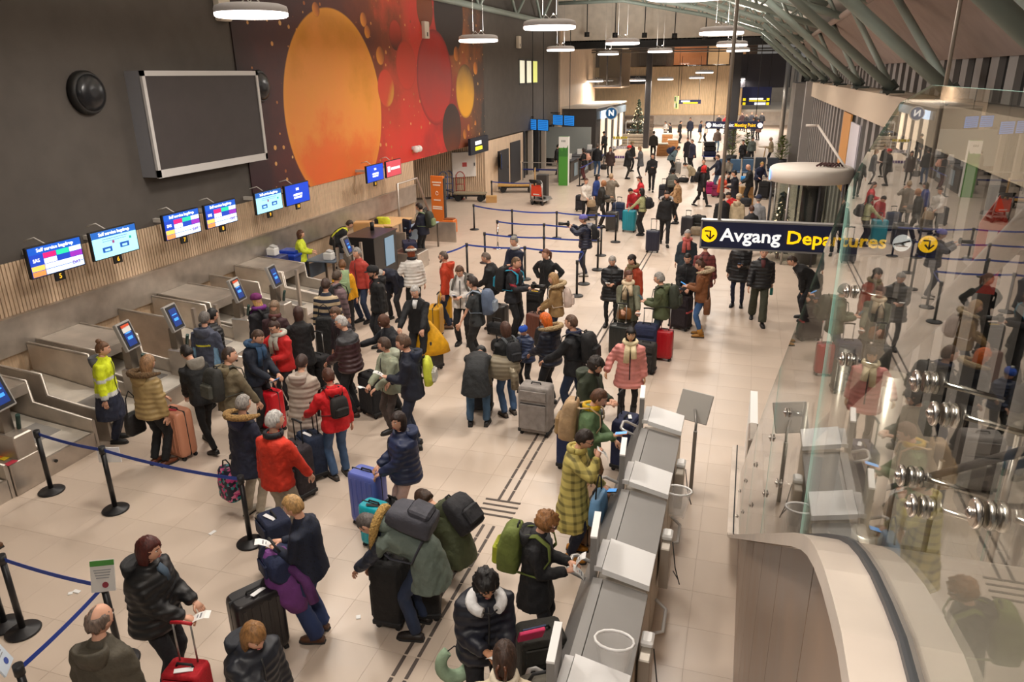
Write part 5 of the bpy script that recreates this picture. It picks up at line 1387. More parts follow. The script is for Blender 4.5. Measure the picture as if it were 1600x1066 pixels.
        for k in range(nv + 1):
            th = PI * min(max(k / nv, .02), .98); z = -math.cos(th); r_ = math.sin(th); rg = []
            for i in range(nu):
                a = 2 * PI * i / nu; x, y = math.cos(a), math.sin(a); r2 = r_
                if z < 0 and L_ > 1.3: r2 = max(r_, .8 if k > 0 else .5) 
                wx, wy, wz = .078 + grow, .098 + grow, .118 + grow
                if z < 0 and L_ > 1.3: wz *= L_ if y < .35 else 1.0
                nz = (rr.random() - .5) * 2 * ns
                px, py, pz = x * r2 * (wx + nz), y * r2 * (wy + nz) - .006, z * wz + nz
                if z < 0 and L_ > 2 : py = py * .6 - .045 * min(1, -z * 2)
                fz = .052 if hs not in ('bob', 'long', 'curly') else .045
                facecut = (y > .25 and pz < fz and abs(px) < .085) or (hs in ('short', 'crop', 'bald', 'bun', 'pony', 'curly') and pz < -.045 - .02 * (y < -.5)) or (y > -.15 and pz < -.01 and hs in ('short', 'crop', 'bald', 'bun', 'pony'))
                if hs == 'bald' and pz > .062 and y > -.95: facecut = True
                if facecut: px, py, pz = px * .82, py * .82 - .004, max(pz, -.09) * .8
                rg.append(hp(px, py, pz))
            rings.append(rg)
        b.loft(rings)
        if hs == 'bun': b.ball(hp(0, -.06, .125), (.045, .045, .04), 10, 8)
        if hs == 'pony': b.tube([hp(0, -.105, .03), hp(0, -.14, -.02), hp(0, -.135, -.12), hp(0, -.12, -.2)], [.03, .034, .028, .01], 8)
        b.build('hair', hm, root)
    if beard:
        b = MB(); b.tube([hp(-.066, .02, -.03), hp(-.055, .06, -.08), hp(0, .088, -.105), hp(.055, .06, -.08), hp(.066, .02, -.03)], [.012, .018, .024, .018, .012], 8); b.build('beard', mat(beard, .7, kind='hair'), root)
    if hat:
        hk, hcl = hat; b = MB()
        rings = []
        for z, r in ((.012, 1.0), (.03, 1.06), (.07, 1.02), (.105, .8), (.128, .45), (.135, .05)):
            rings.append([hp(math.cos(a) * (.078 + .02) * r, math.sin(a) * (.098 + .02) * r - .004, z + .012 * (math.sin(a) if hk == 'cap' else 0) + .006) for a in [2 * PI * i / 16 for i in range(16)]])
        b.loft(rings)
        if hk == 'cap': b.loft([[hp(x * w_, y, z) for x, z in ((-1, .04), (0, .052), (1, .04), (0, .044))] for y, w_ in ((.09, .075), (.13, .065), (.175, .03))])
        if hk == 'pom':
            b.build('hat', mat(hcl, .8, kind='fabric'), root); b = MB(); b.ball(hp(0, -.01, .15), .035, 10, 8); b.build('pompom', mat('#e4e0da', .9, kind='fur'), root)
        elif hk == 'furhat':
            b.build('hat', mat('#8a4a26', .8, kind='fur'), root); b = MB(); b.tube([hp(math.cos(a) * .105, math.sin(a) * .12 - .004, .045) for a in [2 * PI * i / 16 for i in range(17)]], .032, 8); b.build('fur_brim', mat(hcl, .9, kind='fur'), root)
        elif hk == 'hoodup':
            b = MB(); rings = []
            for k in range(9):
                th = PI * min(max(k / 8, .05), .95); rings.append([hp(math.cos(a) * math.sin(th) * .115, (math.sin(a) * math.sin(th) * .135 - .02) if math.sin(a) < .5 else .055, -math.cos(th) * .15 - .01) for a in [2 * PI * i / 14 for i in range(14)]])
            b.loft(rings); b.build('hood', mat(hcl, .7, kind='fabric'), root)
        else: b.build('cap' if hk == 'cap' else 'hat', mat(hcl, .8, kind='fabric'), root)
    # ---- hood lying on the back, fur trim, scarf, collar
    pb, X0, Y0, Z0 = frame(.5)
    if hood or fur:
        b = MB(); R_ = []
        for f, rx, ry, zz in ((0, .08, .035, -.15), (1, .115, .06, -.11), (2, .135, .085, -.04), (3, .135, .095, .02), (4, .11, .08, .035), (5, .085, .055, .0)):
            R_.append([pb - Y0 * (.095 + ti) + X0 * math.cos(a) * rx + Y0 * (math.sin(a) * ry + .02) + Z0 * zz for a in [2 * PI * i / 14 for i in range(14)]])
        b.loft(R_); b.build('hood', mat(hood or tc, .7, kind='fabric' if not puff else 'puffer'), root)
    if fur:
        b = MB(); pts = []
        for k in range(15):
            a = PI * (-.12 + 1.24 * k / 14); pts.append(pb + X0 * math.cos(a) * .185 - Y0 * (math.sin(a) * .24 - .05 + ti * .6) + Z0 * (.03 + .03 * math.sin(a)))
        b.tube(pts, [.02 + .026 * min(1, min(k, 14 - k) / 3) for k in range(15)], 8); b.build('fur_trim', mat(fur, .95, kind='fur'), root)
    if collar:
        b = MB(); b.tube([pb + X0 * math.cos(a) * .092 + Y0 * (math.sin(a) * .098) + Z0 * .015 for a in [2 * PI * i / 12 for i in range(13)]], [(.026, .04)] * 13, 8); b.build('collar', mat(collar, .7, kind='fabric'), root)
    if scarf:
        b = MB(); b.tube([pb + X0 * math.cos(a) * .1 + Y0 * (math.sin(a) * .11) + Z0 * .02 for a in [2 * PI * i / 12 for i in range(13)]], .042, 8)
        f0 = frame(.42)[0] + Y * (.13 * g + ti); f1 = frame(.2)[0] + Y * (.13 * g + ti)
        b.tube([pb + X0 * .04 + Y * .11, f0 + X0 * .06, f1 + X0 * .07], [(.05, .02)] * 3, 8, 0, True, X0); b.tube([pb - X0 * .04 + Y * .11, f0 - X0 * .05, f1 - X0 * .06 + Z0 * .08], [(.05, .02)] * 3, 8, 0, True, X0)
        b.build('scarf', mat(scarf, .85, kind='fabric'), root)
    if foot is None and xy is None and head is not None and pose != 'sit':      # the head, not the feet, stands where the photograph shows it
        v_ = Euler((0, 0, -math.radians(face))).to_matrix() @ (hc * s); P0 = P0 - Vector((v_.x, v_.y, 0)) * .9; root.location = P0
    Mw = Matrix.Translation(P0) @ Euler((0, 0, -math.radians(face))).to_matrix().to_4x4() @ Matrix.Scale(s, 4)
    info = dict(root=root, M=Mw, P=P0, hand=[Mw @ (W + (W - E).normalized() * .08) for S, E, W in arm], handl=[W + (W - E).normalized() * .08 for S, E, W in arm], frame=frame, X=X, Y=Y, ti=ti, g=g, sh=arm, face=face, s=s, hc=Mw @ hc, pel=pel)
    return info

def finish_people():
    """fuse each body, jacket and pair of trousers into one continuous skin, then add head and hands"""
    for o, ex, vx, tr in PENDING:
        m_ = o.modifiers.new('fuse', 'REMESH'); m_.mode = 'VOXEL'; m_.voxel_size = vx; m_.use_smooth_shade = True
        m_ = o.modifiers.new('soft', 'SMOOTH'); m_.factor = .5; m_.iterations = 4
    bpy.context.view_layer.update(); dg = bpy.context.evaluated_depsgraph_get()
    for o, ex, vx, tr in PENDING:
        ev = o.evaluated_get(dg); me0 = ev.to_mesh()
        nv = len(me0.vertices); co = np.empty(nv * 3, 'f'); me0.vertices.foreach_get('co', co)
        nl = len(me0.loops); li = np.empty(nl, 'i'); me0.loops.foreach_get('vertex_index', li)
        npo = len(me0.polygons); ls = np.empty(npo, 'i'); me0.polygons.foreach_get('loop_start', ls)
        ev.to_mesh_clear()
        co = co.reshape(-1, 3); mi = np.zeros(npo, 'i')
        if tr:
            cen = co[li[ls]]; mi = np.array([tr(*c) for c in cen], 'i')
        if ex is not None and ex.v:
            ev_ = np.array([tuple(p) for p in ex.v], 'f'); co = np.vstack([co, ev_])
            fl = [i + nv for f in ex.f for i in f]; lens = np.array([len(f) for f in ex.f], 'i')
            st = np.concatenate([[0], np.cumsum(lens)[:-1]]).astype('i') + nl
            li = np.concatenate([li, np.array(fl, 'i')]); ls = np.concatenate([ls, st]); mi = np.concatenate([mi, np.array(ex.m, 'i')])
        me = bpy.data.meshes.new(o.name)
        me.vertices.add(len(co)); me.vertices.foreach_set('co', co.ravel())
        me.loops.add(len(li)); me.loops.foreach_set('vertex_index', li)
        me.polygons.add(len(ls)); me.polygons.foreach_set('loop_start', ls)
        me.polygons.foreach_set('material_index', mi); me.polygons.foreach_set('use_smooth', np.ones(len(ls), bool))
        me.update(calc_edges=True); me.validate()
        if ex is None and len(co):                        # cloth folds
            nr = np.empty(len(me.vertices) * 3, 'f'); me.vertices.foreach_get('normal', nr); nr = nr.reshape(-1, 3)
            cc = np.empty(len(me.vertices) * 3, 'f'); me.vertices.foreach_get('co', cc); cc = cc.reshape(-1, 3); k_ = (hash(o.name) % 97) * .37
            x_, y_, z_ = cc[:, 0], cc[:, 1], cc[:, 2]
            f_ = np.sin(31 * x_ + 17 * z_ + k_ + 1.6 * np.sin(13 * y_ + k_)) * np.sin(23 * y_ - 12 * z_ + 2 * k_) + .7 * np.sin(52 * z_ + 15 * np.sin(7 * x_ + k_) + 9 * y_) * np.sin(19 * x_ + 3 * k_)
            am = .0055 if o.name.startswith(('jacket', 'coat')) else .0045 if o.name.startswith('trousers') else .003
            me.vertices.foreach_set('co', (cc + nr * (f_ * am)[:, None]).ravel()); me.update()
        for q in o.data.materials: me.materials.append(q)
        o.modifiers.clear(); old = o.data; o.data = me; bpy.data.meshes.remove(old)

# ================================================================== LUGGAGE AND HAND-HELD THINGS
def rrect(w_, d_, r, n=4):
    out = []
    for (cx, cy, a0) in ((w_ / 2 - r, d_ / 2 - r, 0), (-w_ / 2 + r, d_ / 2 - r, PI / 2), (-w_ / 2 + r, -d_ / 2 + r, PI), (w_ / 2 - r, -d_ / 2 + r, 1.5 * PI)):
        for k in range(n): a = a0 + PI / 2 * k / (n - 1); out.append((cx + r * math.cos(a), cy + r * math.sin(a)))
    return out
def suitcase(label, foot, face=180, size=(.44, .26, .66), col='#222', kind='soft', handle=.0, tagc=None, group=None, z=0, strap=None, lean=0, xy=None, gripc=None):
    p = Vector((xy[0], xy[1], z)) if xy else at(foot[0], foot[1], z)
    t = empty('suitcase', label, 'suitcase', p, math.pi - math.radians(face), group)
    if lean: t.rotation_euler = (lean, 0, math.pi - math.radians(face))
    w_, d_, h_ = size; z0 = .06
    m_ = mat(col, .32 if kind == 'hard' else .8, kind='' if kind == 'hard' else 'fabric')
    b = MB(); r = .06 if kind == 'hard' else .035; rings = []
    for f, sc in ((0, .86), (.03, .96), (.1, 1), (.5, 1.0), (.9, 1), (.97, .96), (1, .86)):
        rings.append([Vector((x * sc, y * sc, z0 + f * h_)) for x, y in rrect(w_, d_, r)])
    b.loft(rings); b.build('shell', m_, t)
    if kind == 'hard':
        for sy in (-1, 1):
            for k in range(5):
                x = (k - 2) * w_ * .17
                q = MB(); q.box((x, sy * d_ / 2, z0 + h_ * .5), (w_ * .07, .012, h_ * .82), ch=.005); q.build('rib', m_, t)
        q = MB(); q.loft([[Vector((x * 1.012, y, zz)) for x, y in rrect(w_, .02, .008, 3)] for zz in (z0 + .01, z0 + h_ + .004)]); q.build('zip_band', M_RUB, t)
    else:
        q = MB(); q.box((0, -d_ / 2 - .012, z0 + h_ * .36), (w_ * .84, .035, h_ * .56), ch=.015); q.build('front_pocket', m_, t)
        q = MB(); q.box((0, -d_ / 2 - .008, z0 + h_ * .82), (w_ * .84, .03, h_ * .22), ch=.012); q.build('top_pocket', m_, t)
        q = MB(); q.tube([(x, -d_ / 2 - .012, zz) for x, zz in ((-w_ * .4, z0 + .07 * h_), (-w_ * .4, z0 + .65 * h_), (w_ * .4, z0 + .65 * h_), (w_ * .4, z0 + .07 * h_))], .007, 5); q.build('piping', M_RUB, t)
        for x in (-w_ * .46, w_ * .46):
            q = MB(); q.box((x, 0, z0 + .03), (.05, d_ * 1.02, .07), ch=.015); q.build('corner_guard', M_RUB, t)
    for sx in (-1, 1):
        for sy in (-1, 1):
            q = MB(); q.cyl((sx * (w_ / 2 - .05) - .02, sy * (d_ / 2 - .05), .03), (sx * (w_ / 2 - .05) + .02, sy * (d_ / 2 - .05), .03), .03, 10); q.box((sx * (w_ / 2 - .05), sy * (d_ / 2 - .05), .055), (.035, .035, .03)); q.build('wheel', M_RUB, t)
    q = MB(); q.tube([(-.08, 0, z0 + h_), (-.07, 0, z0 + h_ + .03), (.07, 0, z0 + h_ + .03), (.08, 0, z0 + h_)], .012, 6); q.build('carry_handle', M_RUB, t)
    if handle:
        q = MB(); y = d_ / 2 - .05
        for x in (-.085, .085): q.cyl((x, y, z0 + h_ - .02), (x, y, z0 + h_ + handle), .009, 6)
        q.build('telescopic_handle', mat('#a9a6a3', .3, .8) if gripc != 'black' else M_BLACK, t)
        q = MB(); q.tube([(-.1, y, z0 + h_ + handle), (0, y, z0 + h_ + handle + .01), (.1, y, z0 + h_ + handle)], .016, 6); q.build('grip', mat(gripc) if gripc and gripc != 'black' else M_RUB, t)
    if tagc:
        q = MB(); q.box((.02, -.05, z0 + h_ + .012), (.16, .05, .006), rot=(0, .1, .4)); q.build('luggage_tag', mat(tagc), t)
    if strap:
        q = MB(); q.loft([[Vector((x * 1.03, y * 1.04, zz)) for x, y in rrect(w_, d_, r)] for zz in (z0 + h_ * .5, z0 + h_ * .56)]); q.build('luggage_strap', mat(strap, .7), t)
    return t
def duffel(label, foot, face=180, size=(.6, .32, .36), col='#222', z=0, upright=False, xy=None):
    p = Vector((xy[0], xy[1], z)) if xy else at(foot[0], foot[1], z)
    t = empty('duffel_bag', label, 'bag', p, math.pi - math.radians(face))
    w_, d_, h_ = size; b = MB()
    ax = [(-.5, .7), (-.46, .9), (-.3, 1), (0, 1.02), (.3, 1), (.46, .9), (.5, .7)]
    if upright: b.loft([[Vector((x * s_, y * s_, .02 + (f + .5) * h_)) for x, y in rrect(w_, d_, min(w_, d_) * .42, 4)] for f, s_ in ax])
    else: b.loft([[Vector((f * w_, x * s_, h_ / 2 + y * s_)) for x, y in rrect(d_, h_, min(d_, h_) * .42, 4)] for f, s_ in ax])
    b.build('bag_body', mat(col, .8, kind='fabric'), t)
    q = MB(); q.tube([(-w_ * .25, 0, h_), (-w_ * .2, -.05, h_ + .1), (w_ * .2, -.05, h_ + .1), (w_ * .25, 0, h_)], .014, 6); q.build('carry_handle', M_RUB, t)
    q = MB(); q.box((0, -d_ / 2 - .005, h_ * .5), (w_ * .5, .03, h_ * .5), ch=.012); q.build('pocket', mat(col, .7, kind='fabric'), t)
    return t
def backpack(I, label, col='#222', size=(.31, .17, .46), acc=None, side=0, low=0., strapc=None, roll=False, kind='fabric', cat='backpack'):
    """worn on the back of person I; side shifts it to one shoulder"""
    p, X0, Y0, Z0 = I['frame'](.3 - low)
    w_, d_, h_ = size
    o = p - Y0 * (.13 * I['g'] + I['ti'] + d_ / 2) + X0 * side
    R = Matrix((X0, Y0, Z0)).transposed().to_4x4()
    t = empty('backpack', label, cat)
    t.matrix_world = I['M'] @ Matrix.Translation(o) @ R
    m_ = mat(col, .75, kind=kind); b = MB()
    pr = [(-.5, .8, .8), (-.45, .95, 1), (-.2, 1, 1.05), (.1, 1, 1), (.35, .92, .85), (.47, .75, .6), (.5, .5, .4)] if not roll else [(-.5, .85, .8), (-.45, 1, 1), (0, 1, 1), (.4, 1, .8), (.5, 1, .35), (.53, .95, .3)]
    b.loft([[Vector((x * sx, y * sy + (1 - sy) * d_ * .3, f * h_)) for x, y in rrect(w_, d_, .055, 4)] for f, sx, sy in pr]); b.build('bag_body', m_, t)
    q = MB(); q.box((0, -d_ / 2 - .02, -h_ * .16), (w_ * .72, .07, h_ * .48), ch=.03); q.build('front_pocket', mat(acc or col, .75, kind='fabric'), t)
    q = MB(); q.tube([(-.04, d_ * .3, h_ * .47), (-.03, d_ * .3, h_ * .56), (.03, d_ * .3, h_ * .56), (.04, d_ * .3, h_ * .47)], .01, 6); q.build('top_loop', M_RUB, t)
    sm = mat(strapc or acc or col, .75); yb = d_ / 2; g = I['g']; th = .13 * g + I['ti']
    zs = .2 + low
    for sx in ((-1, 1) if not side else (1 if side > 0 else -1,)):
        x0 = sx * .1 - side
        q = MB(); q.tube([(sx * .07 - (side * .5 if side else 0), yb, h_ * .36), (x0, yb + .03, zs), (x0, yb + th, zs + .035), (x0 + sx * .02, yb + th * 1.85, zs - .04), (x0 + sx * .05, yb + th * 2.02, zs - .18), (x0 + sx * .11, yb + th * 1.4, -.16), (sx * w_ * .42, yb, -h_ * .4)], [(.028, .008)] * 7, 6, 0, True, (1, 0, 0)); q.build('strap', sm, t)
    return t
def handbag(label, p, col='#2a1f1a', size=(.3, .12, .22), face=0, cat='bag', strap=.3, kind='fabric', nm_='handbag'):
    t = empty(nm_, label, cat, p, -math.radians(face)); w_, d_, h_ = size
    b = MB(); b.loft([[Vector((x * s_, y * s_, -h_ * (1 - f))) for x, y in rrect(w_, d_, min(w_, d_) * .35, 4)] for f, s_ in ((0, .85), (.08, 1), (.5, 1), (.9, .85), (1, .7))]); b.build('bag_body', mat(col, .6, kind=kind), t)
    q = MB(); q.tube([(-w_ * .3, 0, -.02), (-w_ * .22, 0, strap * .7), (0, 0, strap), (w_ * .22, 0, strap * .7), (w_ * .3, 0, -.02)], .01, 5); q.build('strap', M_RUB if col != '#efe' else M_WHITE, t)
    return t
def inhand(I, i, kind, label, rz=0, col=None, tilt=.5, off=(0, 0, 0)):
    p = I['hand'][i] + Vector(off); rot = (tilt, 0, -math.radians(I['face']) + rz)
    if kind == 'phone':
        t = empty('phone', label, 'phone', p); t.rotation_euler = rot
        b = MB(); b.box((0, .02, .015), (.08, .165, .012), ch=.004); b.build('case', mat(col or '#18181a', .3), t)
        b = MB(); b.box((0, .02, .0225), (.07, .15, .003)); b.build('screen', SCM('#4a8fd0', .9), t)
    elif kind == 'paper':
        t = empty('paper', label, 'paper', p); t.rotation_euler = rot; t.scale = (.7, .75, .8)
        b = MB(); b.loft([[Vector((x, y, z + .012)), Vector((x, y, z + .016)), Vector((x + .001, y + .0, z + .014))] for x, y, z in ()] or [[Vector((-.075, y, z)), Vector((.075, y, z)), Vector((.075, y, z + .003)), Vector((-.075, y, z + .003))] for y, z in ((-.04, 0), (.06, .02), (.15, .015), (.2, -.01))], smooth=False); b.build('sheet', mat(col or '#f1efec', .6), t)
        b = MB(); b.box((0, .1, .024), (.09, .02, .002)); b.box((0, .06, .026), (.06, .014, .002)); b.build('print', mat('#8a8a90'), t)
    elif kind == 'bottle':
        t = empty('bottle', label, 'bottle', p)
        b = MB(); b.lathe([(.034, -.2), (.036, -.19), (.036, -.05), (.022, -.02), (.022, .01)], 12); b.build('body', mat(col or '#2f7f7c', .3), t)
        b = MB(); b.lathe([(.024, .01), (.024, .035)], 12); b.build('lid', M_BLACK, t)
    elif kind == 'camera':
        t = empty('camera', label, 'camera', p); t.rotation_euler = (0, 0, -math.radians(I['face']) + rz)
        b = MB(); b.box((0, .02, .05), (.15, .08, .11), ch=.015); b.build('body', M_BLACK, t)
        b = MB(); b.tube([(0, .06, .05), (0, .16, .05), (0, .17, .05), (0, .3, .05)], [.04, .042, .048, .05], 14); b.build('lens', mat('#1a1a1c', .35), t)
        b = MB(); b.box((0, .02, .12), (.06, .06, .04), ch=.01); b.build('viewfinder', M_BLACK, t)
    return t

# ================================================================== WHO STANDS WHERE
J = '#23374f'
D = {}
BK = '#16171a'; NV = '#1a2136'; JEAN = ('#3d5677', 'mid', 'denim'); JEAND = ('#25324c', 'mid', 'denim')
# --- bottom left corner and front row
D['bald'] = person('balding man with curly grey hair in a dark olive hooded jacket, from behind', (150, 952), 350, top=('fabric', '#4a4438', 'hip'), hair=('bald', '#6a5a50'), hood='#4a4438', look=12, h=1.78, legs=('#2b2b2b', 'mid'))
D['red'] = person('woman with a dark red bob and black hooded puffer holding a paper', (228, 843), 75, top=('puffer', '#151517', 'hip'), hair=('bob', '#4a1a14'), arms=('low', 'low'), hood='#151517', inner='#3a4a5a', h=1.72, girth=1.15)
D['phone'] = person('woman with light brown hair in a black jacket looking at her phone', (392, 974), 110, top=('puffer', '#1f222b', 'hip'), hair=('bob', '#8a6238'), arms=('down', (.02, .5, 1.08)), nod=30, hood='#1f222b', h=1.66)
D['cardi'] = person('woman with short blonde hair and navy cardigan carrying a purple coat', (457, 776), 262, top=('knit', '#10182c', 'hip'), legs=('#24345c', 'wide', 'denim'), shoes=('#5a3a26', .14), hair=('short', '#b08a58'), arms=('hold', 'hold'), nod=28, h=1.68, girth=1.1)
D['bender'] = person('man bending over a black suitcase in a grey green parka with a fur hood', None, 268, foot=(655, 985), top=('fabric', '#67736a', 'thigh'), legs=JEAND, shoes='#2a2422', hair=('crop', '#5a524e'), pose='bend', arms=((.06, .62, .62), (.06, .6, .5)), fur='#c09a58', h=1.82, nod=-5, lean=74,
    trim=(lambda x, y, z: 1 if y > .28 or z < .62 else 0, ('#262d3b',)))
D['olive'] = person('person in a long olive green coat stooping low, dark brown hair', None, 285, foot=(708, 900), top=('fabric', '#444a30', 'thigh'), hair=('short', '#3a261a'), pose='squat', arms=('low', 'low'), hood='#444a30', h=1.8, lean=42, nod=30)
D['pillow'] = person('young man with black curly hair wearing a white neck pillow', (758, 890), 145, top=('puffer', '#191c28', 'hip'), hair=('curly', '#171313'), arms=('low', 'hold'), nod=38, h=1.78, legs=('#1b1b20', 'mid'), skin='m')
D['cream'] = person('woman with a brown hair claw in a cream fleece jacket, from behind', (788, 1010), 345, top=('fabric', '#d8c8ae', 'hip'), hair=('bob', '#3d2a20'), collar='#e2d4bc', nod=15, h=1.66)
D['curly'] = person('woman with curly light brown hair and black parka reading papers', (853, 800), 88, top=('fabric', '#1c1c1f', 'thigh'), hair=('curly', '#8f6238'), arms=('hold', 'hold'), nod=30, hood='#1c1c1f', h=1.66, inner='#4a4c52', glasses=True)
D['mustard'] = person('person in a long mustard plaid coat with yellow brown shoes', (912, 672), 92, top=('plaid', '#c2b264', 'knee'), legs=(NV, 'mid'), shoes='#b8791e', hair=('short', '#2c201a'), arms=('low', 'face'), nod=30, h=1.72, glasses=True, collar='#c2b264')
D['leopard'] = person('person in green fleece and leopard print trousers with a yellow neckerchief', (935, 608), 88, top=('fabric', '#64805a', 'hip'), legs=('#8a6a4c', 'wide', 'leopard'), hair=('short', '#5a3a26'), arms=('low', 'hold'), nod=35, collar='#d8b020', h=1.74)
D['dgreen'] = person('bearded man with dark curly hair in a dark green hoodie', (930, 558), 112, top=('fabric', '#333a2b', 'hip'), hair=('curly', '#2a211c'), arms=('hold', 'hold'), nod=30, beard='#2a211c', hood='#333a2b', h=1.8)
D['bomber'] = person('man in a black bomber jacket leaning on the grey suitcase', (893, 502), 282, top=('plain', '#191a1e', 'hip'), legs=JEAND, shoes='#5a5a5a', hair=('crop', '#5a4232'), arms=((.2, .42, 1.0), 'pocket'), pose='legback', h=1.86, collar='#1c2340')
D['pink'] = person('woman in a pink padded coat with a cream scarf walking towards us', (986, 514), 168, top=('puffer', '#d98a82', 'thigh'), legs=('#141417', 'slim'), shoes=('#2c2a2a', .2), hair=('bob', '#1b1614'), arms=('down', 'side'), scarf='#ead9b0', h=1.64, skin='#d8ab86', nod=4)
D['orange'] = person('woman with bright orange hair and a fur trimmed navy jacket', (853, 490), 285, top=('puffer', '#1a1e2c', 'hip'), hair=('bob', '#d0621c'), fur='#b59a72', arms=('low', 'low'), nod=25, h=1.7)
D['girl'] = person('brown haired girl in black with a metallic jacket tied at her waist', (790, 505), 315, top=('plain', '#17181b', 'waist'), legs=JEAN, shoes='#4a4038', hair=('bob', '#4a2e22'), arms=('hold', 'hold'), h=1.66, nod=15)
D['child'] = person('child in a blue bobble hat between the brown haired girl and the orange haired woman', (818, 510), 200, top=('puffer', '#23304e', 'hip'), hair=('short', '#4a3a2a'), hat=('pom', '#1f4fb4'), h=1.3, arms=('low', 'low'), nod=20)
D['jeansback'] = person('man bent right over in jeans and black jacket, seen from behind', None, 348, foot=(748, 664), top=('plain', '#26282a', 'thigh'), legs=('#3f5a74', 'mid', 'denim'), pose='bend', arms=((.14, .5, .55), (.14, .5, .5)), hair=('short', '#222'), h=1.8, lean=82, shoes='#1d1b1b')
D['tall'] = person('tall man in a navy hooded jacket with yellow grey sling bag', (630, 524), 255, top=('fabric', '#151b2b', 'hip'), legs=('#1d263a', 'mid'), hair=('short', '#5a4232'), arms=('hold', 'low'), hood='#1a2338', h=1.88, nod=18)
D['sage'] = person('woman with short brown hair in a sage green rain jacket holding papers', (600, 529), 215, top=('plain', '#9aa08a', 'hip'), legs=('#4a403c', 'slim'), hair=('short', '#4a382c'), arms=('low', 'low'), hood='#a8ad9a', look=40, h=1.7)
D['navy'] = person('woman with dark curly hair in a shiny navy down jacket, face towards us', (622, 647), 238, top=('puffer', '#1f2a4a', 'hip'), hair=('bob', '#2a1c18'), arms=('low', 'low'), hood='#1f2a4a', look=-42, h=1.68, nod=0, legs=('#c9a9a0', 'mid'), girth=1.15)
D['redj'] = person('woman in a bright red hooded jacket and jeans, small black backpack', (512, 578), 305, top=('fabric', '#c8141c', 'hip'), legs=JEAN, shoes='#3a3532', hair=('short', '#4a2a1c'), arms=((.3, .35, .98), 'down'), hood='#d01820', h=1.68, nod=12)
D['beige'] = person('woman in a long beige quilted coat with a shoulder strap, from behind', (470, 556), 352, top=('puffer', '#a8998c', 'calf'), hair=('short', '#3a2620'), hood='#b0a196', arms=('low', 'low'), nod=20, h=1.72, legs=('#5a7492', 'mid', 'denim'))
D['redman'] = person('white haired man in an orange red ski jacket, from behind', (427, 645), 8, top=('fabric', '#c83018', 'hip'), legs=('#a59a88', 'mid'), hair=('short', '#b4b0ac'), arms=('down', 'fore'), collar='#1c1c22', look=25, h=1.8, shoes='#6a6258')
D['furnavy'] = person('grey haired woman in a navy parka with a brown fur hood, from behind', (378, 620), 12, top=('fabric', '#171c30', 'thigh'), legs=('#b0a592', 'mid'), shoes='#b4ada0', hair=('short', '#8a847e'), fur='#a5814e', hood='#1b2140', h=1.72)
D['khaki'] = person('man in a khaki hooded jacket with a black and grey backpack, from behind', (356, 545), 18, top=('fabric', '#6b604a', 'hip'), hair=('crop', '#3a2c24'), hood='#75694f', arms=('down', 'fore'), look=40, h=1.8)
D['greyblue'] = person('grey haired person in a slate ski jacket with yellow stripe, from behind', (318, 489), 350, top=('fabric', '#3c4152', 'hip'), hair=('short', '#6a6460'), hood='#4a4f60', h=1.78, trim=(lambda x, y, z: 1 if y < -.02 and 1.19 < z < 1.215 and abs(x) < .13 else 2 if abs(x) > .16 and z < 1.15 and abs(x) < .22 else 0, ('#c9c02a', '#6f96b4')))
D['blackhood'] = person('black haired person in a black hooded jacket beside the slate ski jacket', (330, 484), 20, top=('puffer', '#17181b', 'hip'), hair=('short', '#141212'), hood='#1c1d20', h=1.72)
D['stepper'] = person('woman in a black jacket stepping forward at the scanner console', (292, 544), 292, top=('plain', '#151618', 'hip'), legs=('#141416', 'slim'), hair=('short', '#1c1614'), pose='stride', arms=('low', 'low'), lean=22, nod=25, hood='#8a847a', h=1.74)
def hv(x, y, z): return 2 if 1.12 < z < 1.17 or .86 < z < .92 else 1 if z < .86 else 0
D['hivis'] = person('airport worker in a long yellow and navy high visibility coat', (158, 536), 62, top=('fabric', '#d3e01e', 'knee'), legs=(NV, 'mid'), hair=('bun', '#6a4a32'), hood='#55565a', h=1.7, trim=(hv, (NV, '#c4c6c4')), look=-5, arms=('down', 'down'))
D['tan'] = person('woman in a tan quilted jacket with fur collar at the scanner, from behind', (228, 557), 10, top=('puffer', '#a38a5a', 'hip'), legs=(BK, 'mid'), shoes='#6a3a24', hair=('bob', '#8f6c4c'), fur='#6b5236', arms=('low', 'down'), h=1.74, nod=20)
D['purple'] = person('blonde woman in a purple hat and purple scarf', (400, 461), 282, top=('plain', '#1c1b20', 'hip'), hair=('long', '#c9a060'), hat=('beanie', '#6a1f5a'), scarf='#6f2a7a', h=1.7)
D['longhair'] = person('woman with long ash brown hair and brown patterned scarf', (428, 472), 345, top=('plain', '#3a2226', 'hip'), hair=('long', '#7a6450'), h=1.7, collar='#5a2e2c')
D['navyman'] = person('short haired man in a navy coat and blue scarf looking down at a phone', (400, 514), 92, top=('fabric', '#141c2c', 'hip'), hair=('crop', '#4a362a'), arms=('low', 'low'), nod=40, scarf='#2c4a6a', h=1.8)
D['staff'] = person('woman with a topknot in a red jacket and pastel scarf facing us', (428, 501), 190, top=('fabric', '#c01c1c', 'hip'), hair=('bun', '#3a261e'), scarf='#b9b4a8', arms=('hold', 'out'), nod=25, h=1.72, glasses=True)
D['furblack'] = person('dark haired woman in a fluffy black coat behind the red jacket', (465, 481), 325, top=('fabric', '#131316', 'thigh'), hair=('bob', '#3a221a'), arms=('hold', 'hold'), h=1.68, nod=15)
D['stripe'] = person('person in a navy and beige striped jumper with a black garment bag', (508, 437), 345, top=('stripes', '#bda888', 'hip'), hair=('short', '#3c2a22'), h=1.8)
D['plaidman'] = person('man in a plaid flannel shirt with a black backpack', (526, 424), 20, top=('plaid', '#7a6468', 'hip'), hair=('short', '#4a3a2e'), h=1.82)
